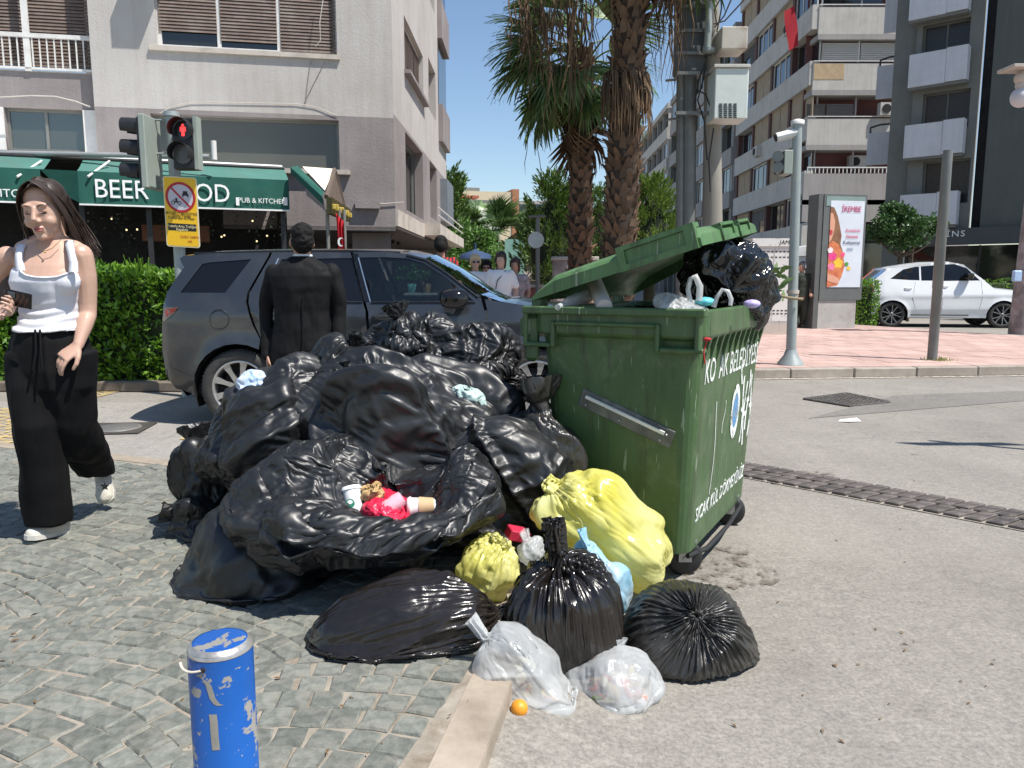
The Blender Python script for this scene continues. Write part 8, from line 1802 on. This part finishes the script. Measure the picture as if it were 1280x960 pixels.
limb(skin, [W3(30, 312, Yw + .02), W3(62, 303, Yw + .02), W3(95, 312, Yw + .02)], [.04, .05, .04])
# her left arm hangs and swings forward
el, wr = W3(110, 388, Yw + .03), W3(98, 431, Yw - .07)
limb(skin, [W3(101, 319, Yw + .02), W3(107, 345, Yw + .03), el, W3(107, 402, Yw - .0), wr], [.052, .047, .037, .037, .024])
hand_mb(skin, wr, (W3(76, 449, Yw - .12) - wr), (-.5, -.3, -.7), 1, .38, 1.02)
# her right arm bends up to the phone
e2_ = W3(-22, 395, Yw - .02); w2 = W3(2, 388, Yw - .16)
limb(skin, [W3(10, 322, Yw), W3(-8, 350, Yw + .02), e2_, W3(-12, 392, Yw - .09), w2], [.052, .047, .040, .036, .026])
hand_mb(skin, w2, (W3(34, 381, Yw - .24) - w2), (.15, -.9, .5), 1, .55, 1.0)
for pts, rr in (([W3(48, 440, Yw), W3(54, 540, Yw - .03), W3(64, 640, Yw)], [.08, .055, .035]), ([W3(82, 440, Yw), W3(98, 535, Yw + .06), W3(122, 588, Yw + .42)], [.08, .055, .035])): limb(skin, pts, rr)
skin = fuse(skin, .0048, 3); skin.build('body', M_skin, wo_)
# clothes
def tankfn(V): return .004 * np.sin(V[:, 2] * 150 + 3 * np.sin(V[:, 0] * 14)) * np.clip((W3(0, 372, Yw).z - V[:, 2]) / .08, 0, 1) + .0015 * vnoise(V, 25, 3, 2)
tk = MB(); TR = [trow(413, 20, 106, .136), trow(400, 28, 100, .108), trow(385, 29, 97, .102), trow(365, 23, 100, .115, -.012), trow(352, 19.5, 102, .124, -.014), trow(340, 20.5, 101, .118, -.008), trow(334, 21.5, 100.5, .108, .0)]
rings(tk, TR)
for (x, y) in ((42, 353), (80, 352)): tk.ell(W3(x, y, Yw - .062), (.070, .056, .064), 16, 12)
tk = fuse(tk, .006, 3, tankfn); curve = [(W3(x, y, Yw - .1).x, W3(x, y, Yw - .1).z) for x, y in ((24, 329), (30, 339), (38, 344), (50, 346.5), (62, 347), (74, 346), (84, 342), (90, 337), (94, 329))]
tv = np.array(tk.v); keepf = []
for f in tk.f:
    c = tv[list(f)].mean(0)
    if c[1] < Yw - .02 and c[2] > lerp_tab(curve, c[0]): continue
    keepf.append(f)
tk.f = keepf; tk.sm = [True] * len(keepf); tk.build('tank_top', M_tank, wo_)
def fronty(x, z):
    d = (tv[:, 0] - x) ** 2 + (tv[:, 2] - z) ** 2; i = np.argsort(d)[:30]; return tv[i, 1].min()
def strapm(pts, w, th=.005):
    q = MB(); P = [Vector(p) for p in pts]; rs = []
    for i, p in enumerate(P): s = Vector((w * (1 + .5 * abs(i / (len(P) - 1) - .5)), 0, 0)); rs.append([p - s + Vector((0, -th, 0)), p + s + Vector((0, -th, 0)), p + s + Vector((0, th, 0)), p - s + Vector((0, th, 0))])
    q.loft(rs); return q
for pts in ([W3(27, 338, Yw - .108), W3(24, 328, Yw - .095), W3(24, 318, Yw - .078), W3(26, 309, Yw - .05), W3(29, 304, Yw - .0), ], [W3(92, 340, Yw - .108), W3(92, 328, Yw - .094), W3(89, 316, Yw - .076), W3(87, 306, Yw - .05), W3(86, 300, Yw + .0)]): strapm(pts, .0155).build('strap', M_tank, wo_)
# neckline scoop
sc = MB(); sc.tube([(x, fronty(x, z) - .001, z) for x, z in [(curve[0][0] + (curve[-1][0] - curve[0][0]) * (.05 + .87 * k / 24), lerp_tab(curve, curve[0][0] + (curve[-1][0] - curve[0][0]) * (.05 + .87 * k / 24))) for k in range(25)]], .0055, 6, flat=.7); sc.build('neckline_binding', M_tank, wo_)
tr = MB()
def wl(px, py, Y, r): return (W3(px, py, Y), r)
def ellimb(q, rows, n=20):
    rs = []
    for px, py, Y, hw, ry in rows: c = W3(px, py, Y); rx = hw / 961 * Y * 1.02; rs.append([Vector((c.x + rx * math.cos(t), c.y + ry * math.sin(t), c.z)) for t in [2 * math.pi * i / n for i in range(n)]])
    q.loft(rs)
ellimb(tr, [(62, 404, Yw, 35, .110), (62, 413, Yw, 40, .120), (63, 425, Yw, 43, .13), (63, 440, Yw, 46, .135), (64, 462, Yw, 49, .14), (66, 485, Yw + .01, 49, .135)])
ellimb(tr, [(42, 440, Yw, 28, .12), (42, 480, Yw - .03, 26, .12), (47, 530, Yw - .05, 25, .11), (53, 580, Yw - .02, 25, .105), (58, 625, Yw, 27, .10), (62, 652, Yw + .01, 25, .10)])
ellimb(tr, [(88, 440, Yw, 28, .12), (88, 490, Yw + .02, 26, .12), (92, 530, Yw + .06, 23, .12), (103, 556, Yw + .16, 24, .13), (112, 575, Yw + .30, 24, .11), (120, 592, Yw + .42, 20, .09)])
def fold(V): a = np.stack([V[:, 0] * 3.2, V[:, 1] * 3.2, V[:, 2] * .55], 1); k = np.abs(vnoise(a, 7, 8, 2)); return .012 * (1 - np.clip(k, 0, 1)) + .004 * vnoise(V, 12, 4, 2) - .004
fuse(tr, .008, 3, fold).build('trousers', M_trous, wo_)
for x in (44, 50): q = MB(); q.tube([W3(x, 412, Yw - .135), W3(x + 1, 440, Yw - .16), W3(x - 1 + (x - 46), 462, Yw - .17)], .005, 5); q.build('drawstring', M_trous, wo_)
def shoe(parent, heel, toe, roll=0, up=(0, 0, 1)):
    h, t = Vector(heel), Vector(toe); d = (t - h); Lh = d.length; d.normalize(); u = Vector(up); u = (u - d * u.dot(d)).normalized(); s = d.cross(u); q = MB(); rows = []
    for f, hw, ht, z in ((0, .022, .055, .0), (.05, .032, .075, 0), (.25, .036, .085, 0), (.45, .037, .07, 0), (.65, .044, .052, 0), (.85, .042, .04, 0), (.97, .026, .03, 0), (1, .01, .02, 0)): rows.append([h + d * f * Lh + s * (hw * math.cos(a)) + u * (.012 + max(-.012, ht * max(0, math.sin(a)) + .01 * min(0, math.sin(a)))) for a in [2 * math.pi * i / 18 for i in range(18)]])
    q.loft(rows); fuse(q, .006, 2).build('shoe', M_shoe, parent)
    q = MB(); q.loft([[h + d * f * Lh + s * (w * 1.06 * c) + u * z for f, w in ((-.01, .018), (.1, .034), (.4, .036), (.7, .045), (.92, .038), (1.02, .012)) for c in (1,)] + [h + d * f * Lh - s * (w * 1.06) + u * z for f, w in ((1.02, .012), (.92, .038), (.7, .045), (.4, .036), (.1, .034), (-.01, .018))] for z in (-.004, .018)], smooth=False); q.build('shoe_sole', M_sole, parent)
    q = MB()
    for k in range(4): c = h + d * Lh * (.5 + .07 * k) + u * (.075 - .008 * k); q.tube([c - s * .022, c + u * .006, c + s * .022], .004, 5)
    q.build('laces', M_whitef, parent, kind='stuff')
shoe(wo_, W3(85, 664, Yw + .08) * 1, W3(33, 674, Yw - .10)); f0 = wo_.children[-3:]
shoe(wo_, W3(129, 590, Yw + .50), W3(134, 629, Yw + .42), up=(.25, -1, .1))
q = MB(); c = W3(133, 607, Yw + .36); pts = []
for k in range(10): a = math.pi * k / 5 + .3; r = .026 if k % 2 == 0 else .011; pts.append(c + Vector((r * math.cos(a), -.015, r * math.sin(a))))
q.add(pts + [c + Vector((0, -.02, 0))], [(i, (i + 1) % 10, 10) for i in range(10)]); q.build('star_patch', M_blk, wo_)
# face details, laid on the skin
kh = 1.12; HI = np.array(hy.inverted()); sv_ = np.array(skin.v); hl = (sv_ @ HI[:3, :3].T + HI[:3, 3]) / kh; hl = hl[(np.abs(hl[:, 0]) < .09) & (np.abs(hl[:, 2]) < .13) & (hl[:, 1] < 0)]
def fy_(x, z): d = (hl[:, 0] - x) ** 2 + (hl[:, 2] - z) ** 2; i = np.argsort(d)[:5]; return hl[i, 1].mean()
def onhead(x, z, off=0): return hy @ (Vector((x, fy_(x, z) - off, z)) * kh)
hr = hy.to_3x3().normalized()
for s in (-1, 1):
    q = MB(); q.ell(onhead(s * .029, .002, -.002), (.014, .0055, .0065), 12, 8, hr); q.build('eyelid', mat('eyelid', (.36, .19, .14), .5), wo_)
    q = MB(); q.tube([onhead(s * (.016 + .026 * k / 6), -.003 - .003 * math.sin(k / 6 * 3.1), .0022) for k in range(7)], [.0008, .0014, .0018, .0019, .0018, .0014, .0008], 5); q.build('eyelashes', M_hairb, wo_)
    q = MB(); q.tube([onhead(s * (.013 + .036 * k / 7), .022 + .006 * math.sin(k / 7 * 2.6), .0008) for k in range(8)], [.0024, .0030, .0030, .0028, .0024, .002, .0015, .0008], 6, flat=.8); q.build('eyebrow', M_hair, wo_)
M_lip = mat('lips', (.36, .11, .10), .42, var=.05)
q = MB(); q.tube([onhead(.021 * k / 4, -.0605 + .0015 * (abs(k) == 1), .0005) for k in range(-4, 5)], [.001, .0028, .0038, .0042, .0036, .0042, .0038, .0028, .001], 8); q.tube([onhead(.018 * k / 4, -.0690, .0008) for k in range(-4, 5)], [.001, .003, .0044, .005, .0052, .005, .0044, .003, .001], 8); q.build('lips', M_lip, wo_)
q = MB(); q.tube([onhead(.020 * k / 4, -.0645, .0022) for k in range(-4, 5)], .0010, 5); q.build('mouth_line', mat('mouth_line', (.12, .03, .03), .6), wo_)
# hair: cap with a parting, curtains and wind-blown lengths
q = MB(); S = hy @ Matrix.Scale(1.12, 4)
for s in (-1, 1): q.ell(S @ Vector((s * .014, .026, .050)), (.071, .094, .078), 20, 14, hy.to_3x3().normalized()); q.ell(S @ Vector((s * .060, .012, .018)), (.022, .050, .056), 14, 10, hy.to_3x3().normalized())
q.ell(S @ Vector((.03, .055, -.02)), (.05, .055, .085), 16, 10)
hair = MB(); hair.v = q.v; hair.f = q.f; hair.sm = q.sm
sr = random.Random(5); q2 = MB()
def lock(p0, p1, p2, p3, r):
    pts = []
    for k in range(9): t = k / 8; pts.append(p0 * (1 - t) ** 3 + p1 * 3 * t * (1 - t) ** 2 + p2 * 3 * t * t * (1 - t) + p3 * t ** 3)
    q2.tube(pts, [r * .62 * v for v in (.7, 1, 1.1, 1.1, 1.05, .9, .75, .5, .12)], 7, flat=.45)
Hp = lambda x, y, z: S @ Vector((x, y, z))
for k in range(300):
    u = sr.random(); v = sr.random(); side = 1 if k % 5 < 3 else -1
    p0 = Hp(side * sr.uniform(.0, .012), -.075 + .17 * v, .128 - .035 * abs(v - .45) * 2)
    if side > 0: p1 = Hp(.090, -.03 + .12 * v, .085); p2 = W3(91 + sr.gauss(0, 3), 268 + 12 * u, Yw + .10 * v + .04); p3 = W3(sr.gauss(98, 7), sr.uniform(285, 335), Yw + .05 + .16 * v)
    else: p1 = Hp(-.10, -.02 + .12 * v, .06); p2 = Hp(-.085, .03 + .06 * v, -.05); p3 = W3(sr.gauss(38, 4), sr.uniform(292, 318), Yw + .08 + .1 * v)
    lock(p0, p1, p2, p3, sr.uniform(.008, .014))
for k in range(90):   # curtains framing the face
    u = sr.random(); side = 1 if k % 2 else -1; lock(Hp(side * .004, -.078 + .05 * u, .118), Hp(side * .075, -.088 + .03 * u, .085), Hp(side * (.088 + .012 * u), -.035 + .02 * u, -.01), Hp(side * (.085 + .02 * u), -.01 + .04 * u, -.12 - .06 * u), sr.uniform(.007, .011))
for k in range(110):   # long ends streaming right
    u = sr.random(); p0 = Hp(.07, .05 + .05 * u, .05 - .1 * u); lock(p0, W3(91 + 6 * u, 262 + 20 * u, Yw + .12), W3(108 + sr.gauss(0, 4), 285 + 20 * u, Yw + .15), W3(118 + sr.gauss(0, 5), 310 + 28 * u * sr.random(), Yw + .12), sr.uniform(.006, .011))
hair.build('hair', M_hair, wo_); q2.build('hair_locks', M_hair, wo_, kind='stuff')
q = MB(); q.tube([W3(44, 300, Yw - .06), W3(48, 308, Yw - .085), W3(56, 314, Yw - .10), W3(66, 310, Yw - .09), W3(76, 300, Yw - .06)], .0018, 4); q.ell(W3(56, 315, Yw - .104), .005, 8, 6); q.build('necklace', mat('thin_gold', (.5, .35, .15), .3, metal=.8), wo_)
# phone and dark bag
ph = thing('mobile_phone', 'black mobile phone held in front of her waist by the walking woman', 'phone', W3(22, 374, Yw - .22)); Mp = frame(W3(23, 374, Yw - .205), Vector((.95, -.1, -.20)), Vector((.25, -.25, .9)))
q = MB(); q.box(-.062, .062, -.036, .036, -.005, .005, Mp, bev=.003); q.build('case', M_gloss, ph); q = MB(); q.box(-.045, -.012, .004, .028, -.0085 if (Mp.to_3x3() @ Vector((0, 0, 1))).y > 0 else .005, -.005 if (Mp.to_3x3() @ Vector((0, 0, 1))).y > 0 else .0085, Mp, bev=.001); q.build('camera_block', mat('camera_grey', (.10, .12, .13), .2), ph)
q = MB(); rings(q, [(W3(2, 362, Yw).x - .03, Yw + .05, W3(2, y, Yw).z, w, .05) for y, w in ((392, .05), (380, .075), (355, .08), (335, .065), (322, .04))]); fuse(q, .01, 3, lambda V: .006 * vnoise(V, 20, 3)).build('shoulder_bag', mat('dark_mottled_bag', (.06, .045, .04), .6, var=.6, vs=20), label='dark mottled bag under the arm of the walking woman', cat='bag')
# ---------------- man in the black suit, seen from behind
Ym = 5.62; mo = thing('person', 'man in black suit with short black hair standing with his back turned', 'person', (W3(378, 500, Ym).x, Ym, 0))
q = MB(); hm = W3(377, 302, Ym); Hm = Matrix.Translation(hm) @ Matrix.Rotation(R(203), 4, 'Z'); head_mb(q, Hm, 1.08, False)
limb(q, [hm + Vector((0, .01, -.04)), W3(378, 322, Ym + .01), W3(378, 332, Ym)], [.056, .06, .075])
def mrow(py, xl, xr, ry, dy=0): a, b = W3(xl, py, Ym), W3(xr, py, Ym); return ((a.x + b.x) / 2, Ym + dy, a.z, (b.x - a.x) / 2, ry)
rings(q, [mrow(446, 345, 412, .12), mrow(400, 345, 412, .12), mrow(350, 340, 416, .12), mrow(332, 350, 408, .1)])
hands = []
for sx, ex, wx, hx_ in ((342, 335, 335, 337), (414, 421, 421, 418)):
    sgn = -1 if sx < 378 else 1
    limb(q, [W3(sx, 343, Ym), W3(sx - 7 * -sgn * -1 if 0 else sx + 7 * sgn, 372, Ym + .01), W3(sx + 7 * sgn, 400, Ym + .02), W3(wx, 442, Ym - .03)], [.03, .028, .026, .024]); hand_mb(q, W3(wx, 442, Ym - .03), (0.02 * -sgn, -.02, -1), (-sgn, .1, 0), -sgn, .55, 1.02)
for x in (360, 396): limb(q, [W3(x, 446, Ym), (W3(x, 446, Ym).x, Ym, .5), (W3(x, 446, Ym).x, Ym, .08)], [.08, .055, .04])
fuse(q, .0065, 2).build('body', M_skin2, mo)
q = MB(); jr = [mrow(452, 338, 418, .145, .01), mrow(440, 339, 417, .142), mrow(415, 342, 414, .132), mrow(388, 345, 412, .124), mrow(360, 340, 416, .138), mrow(345, 337, 419, .132, .0), mrow(336, 342, 414, .115), mrow(328, 354, 403, .09), mrow(322, 363, 394, .07)]
rings(q, jr, sq=2.6)
for sx, ex, wx in ((342, 334, 334), (414, 422, 422)): limb(q, [W3(sx, 341, Ym), W3(ex, 370, Ym + .01), W3(ex - (1 if sx < 378 else -1), 398, Ym + .02), W3(wx, 444, Ym - .03)], [.066, .058, .052, .044])
def jfold(V): return .007 * vnoise(np.stack([V[:, 0] * 1.6, V[:, 1] * 1.6, V[:, 2] * .7], 1), 11, 6, 3) + .004 * np.abs(vnoise(V, 22, 9, 2))
fuse(q, .0085, 3, jfold).build('jacket', M_suit, mo)
q = MB(); 
for k in (-1, 1): q.tube([W3(378, 372, Ym - .138) + Vector((k * .002, 0, 0)), W3(378, 420, Ym - .145) + Vector((k * .002, 0, 0)), W3(378, 452, Ym - .155) + Vector((k * .006, 0, 0))], .0035, 4)
q.build('back_seam', M_suit, mo, kind='stuff')
q = MB(); rings(q, [mrow(324, 366, 391, .068, .0), mrow(318, 367, 390, .066, .0)], n=24, sq=2); q.build('shirt_collar', M_shirt, mo)
q = MB(); rings(q, [mrow(328, 358, 398, .09, -.0), mrow(323, 362, 394, .080, -.0), mrow(320.5, 365, 392, .072, -.0)], n=24, sq=2); q.build('jacket_collar', M_suit, mo)
q = MB(); 
for x in (361, 395): c = W3(x, 446, Ym); q.loft([[Vector((c.x + .10 * math.cos(t), Ym + .13 * math.sin(t), c.z)) for t in [2 * math.pi * i / 18 for i in range(18)]], [Vector((c.x + .085 * math.cos(t), Ym + .10 * math.sin(t), .5)) for t in [2 * math.pi * i / 18 for i in range(18)]], [Vector((c.x + .09 * math.cos(t), Ym + .11 * math.sin(t), .06)) for t in [2 * math.pi * i / 18 for i in range(18)]]])
q.build('trousers', M_suit, mo)
q = MB(); S = Hm @ Matrix.Scale(1.08, 4); q.ell(S @ Vector((0, .028, .048)), (.083, .106, .080), 22, 14, Hm.to_3x3()); q.ell(S @ Vector((0, .050, .0)), (.080, .090, .088), 20, 12, Hm.to_3x3()); fuse(q, .005, 1, lambda V: .004 * vnoise(V, 110, 5, 2)).build('hair', M_hairb, mo)
for x in (361, 395): c = W3(x, 446, Ym); q = MB(); rings(q, [(c.x, Ym - .05, .0, .048, .14), (c.x, Ym - .05, .04, .048, .14), (c.x, Ym + .0, .09, .04, .08)], 16); q.build('shoe', M_gloss, mo)
# ---------------- pedestrians down the street and the crouching worker
def walker(label, px, ptop, Y, shirt, low, hair, skin_m=M_skin2, face=0, scale=1.0, long_hair=False, extra=None, hat=None):
    t_ = D(px, ptop, Y); x, zt = t_.x, t_.z; z0 = zt - 1.66 * scale; t = thing('person', label, 'person', (x, Y, z0)); s = scale; q = MB(); M = Matrix.Translation((x, Y, zt - .13)) @ Matrix.Rotation(R(face), 4, 'Z'); head_mb(q, M, 1.05)
    limb(q, [(x, Y, zt - .2), (x, Y + .01, zt - .30)], [.05, .055])
    for k in (-1, 1): limb(q, [(x + k * .17, Y, zt - .34), (x + k * .24, Y + .02, zt - .60), (x + k * .20 - (.0 if k < 0 else .02), Y - .14, zt - .78)], [.045, .038, .025]); hand_mb(q, (x + k * .20, Y - .14, zt - .78), (-.3 * k, -.7, -.3), (0, 0, -1), k, .4)
    for k in (-1, 1): limb(q, [(x + k * .09, Y, zt - .86), (x + k * .09, Y - .05 * k, zt - 1.22), (x + k * .09, Y + .08 * k, z0 + .08)], [.075, .05, .035])
    rings(q, [(x, Y, zt - .95, .16, .11), (x, Y, zt - .55, .14, .1), (x, Y, zt - .34, .17, .09)]); fuse(q, .012, 1).build('body', skin_m, t)
    q = MB(); rings(q, [(x, Y, zt - .88, .19, .135), (x, Y, zt - .66, .17, .125), (x, Y, zt - .48, .19, .13), (x, Y, zt - .34, .19, .11), (x, Y, zt - .285, .10, .08)])
    for k in (-1, 1): limb(q, [(x + k * .16, Y, zt - .345), (x + k * .225, Y + .01, zt - .52)], [.066, .064])
    fuse(q, .012, 2, lambda V: .008 * vnoise(V, 12, 3)).build('shirt', shirt, t)
    q = MB(); 
    for k in (-1, 1): limb(q, [(x + k * .085, Y, zt - .90), (x + k * .09, Y - .05 * k, zt - 1.22), (x + k * .09, Y + .08 * k, z0 + .14)], [.11, .085, .075])
    fuse(q, .016, 2).build('trousers', low, t)
    q = MB(); S = M @ Matrix.Scale(1.05, 4); R3 = M.to_3x3(); q.ell(S @ Vector((0, .016, .066)), (.088, .104, .076), 16, 12, R3); q.ell(S @ Vector((0, .050, .0)), (.086, .092, .096), 14, 10, R3)
    if long_hair: q.ell(S @ Vector((0, .04, -.06)), (.088, .06, .10), 14, 10, R3)
    for k in (-1, 1): q.ell(S @ Vector((k * .072, -.012, .012)), (.022, .055, .065), 10, 8, R3)
    fuse(q, .010, 1).build('hair', hair, t); return t, x, zt, S
M_blond = mat('blond_hair', (.55, .42, .25), .6, var=.3, vs=60); M_stripe = mat('striped', (.5, .02, .03), .8)
nt = M_stripe.node_tree; b = nt.nodes['Principled BSDF']; w_ = N(nt, 'TexWave'); w_.inputs['Scale'].default_value = 7; tc_ = N(nt, 'TexCoord'); L(nt, tc_.outputs['Object'], w_.inputs[0]); rr_ = ramp(nt, [(.48, (.45, .01, .02)), (.52, (.015, .015, .02))]); L(nt, w_.outputs[0], rr_.inputs[0]); L(nt, rr_.outputs[0], b.inputs['Base Color'])
M_sung = M_gloss
t, x, zt, S = walker('blonde woman in white shirt and sunglasses walking left of the others', 594, 318, 13.0, M_shirt, mat('beige_trousers', (.4, .33, .24), .8), M_blond, M_skin, 10)
q = MB(); 
for k in (-1, 1): q.ell(S @ Vector((k * .032, -.098, .002)), (.026, .008, .018), 10, 8)
q.build('sunglasses', M_sung, t)
t, x, zt, S = walker('dark haired woman in white blouse with a tan shoulder bag crossed over her', 626, 314.5, 12.2, M_shirt, mat('khaki_trousers', (.25, .21, .15), .8), M_hair, M_skin, -5, 1.0, True)
q = MB(); q.box(x - .14, x + .04, 12.2 - .24, 12.2 - .14, zt - .88, zt - .68, bev=.03); q.build('shoulder_bag', mat('tan_bag', (.42, .32, .20), .6), label='tan shoulder bag hanging in front of the dark haired pedestrian', cat='bag')
q = MB(); q.tube([(x - .1, 12.2 - .16, zt - .68), (x - .05, 12.2 - .14, zt - .45), (x + .08, 12.2 - .08, zt - .29)], .008, 5); q.build('strap', M_blackpl, t)
t, x, zt, S = walker('person with sunglasses half hidden between the two women in white', 608, 325.5, 13.6, mat('navy_shirt', (.03, .04, .12), .8), M_trous, M_hairb, M_skin2, 0)
q = MB(); 
for k in (-1, 1): q.ell(S @ Vector((k * .032, -.098, .002)), (.026, .008, .018), 10, 8)
q.build('sunglasses', M_sung, t)
t, x, zt, S = walker('woman in patterned grey blouse walking rightmost of the pedestrians', 644, 322, 13.8, mat('patterned_blouse', (.30, .26, .27), .8, var=.5, vs=14), M_trous, M_hair, M_skin2, -15, 1.0, True)
t, x, zt, S = walker('man in red and black striped shirt with grey backpack seen from behind', 551, 295, 10.6, M_stripe, M_trous, M_hairb, M_skin2, 180)
q = MB(); rings(q, [(x + .03, 10.6 - .17, zt - z, .15, .07) for z in (.78, .72, .5, .42)]); q.build('backpack', mat('grey_backpack', (.07, .06, .065), .8, var=.3), label='grey backpack on the back of the man in the striped shirt', cat='backpack')
t, x, zt, S = walker('worker in dark green with white ear defenders beside the advertising panel', 1003, 327, 19.4, mat('olive_dark', (.022, .03, .02), .8), mat('olive_dark2', (.02, .025, .018), .8), mat('dark_helmet', (.12, .12, .12), .5), M_skin2, -60)
q = MB(); q.tube([S @ Vector((.09 * math.cos(a), .02, .01 + .105 * math.sin(a))) for a in [math.pi * i / 10 for i in range(11)]], .016, 6); 
for k in (-1, 1): q.ell(S @ Vector((k * .09, .01, -.0)), (.025, .03, .035), 10, 8)
q.build('ear_defenders', M_whitef, t)
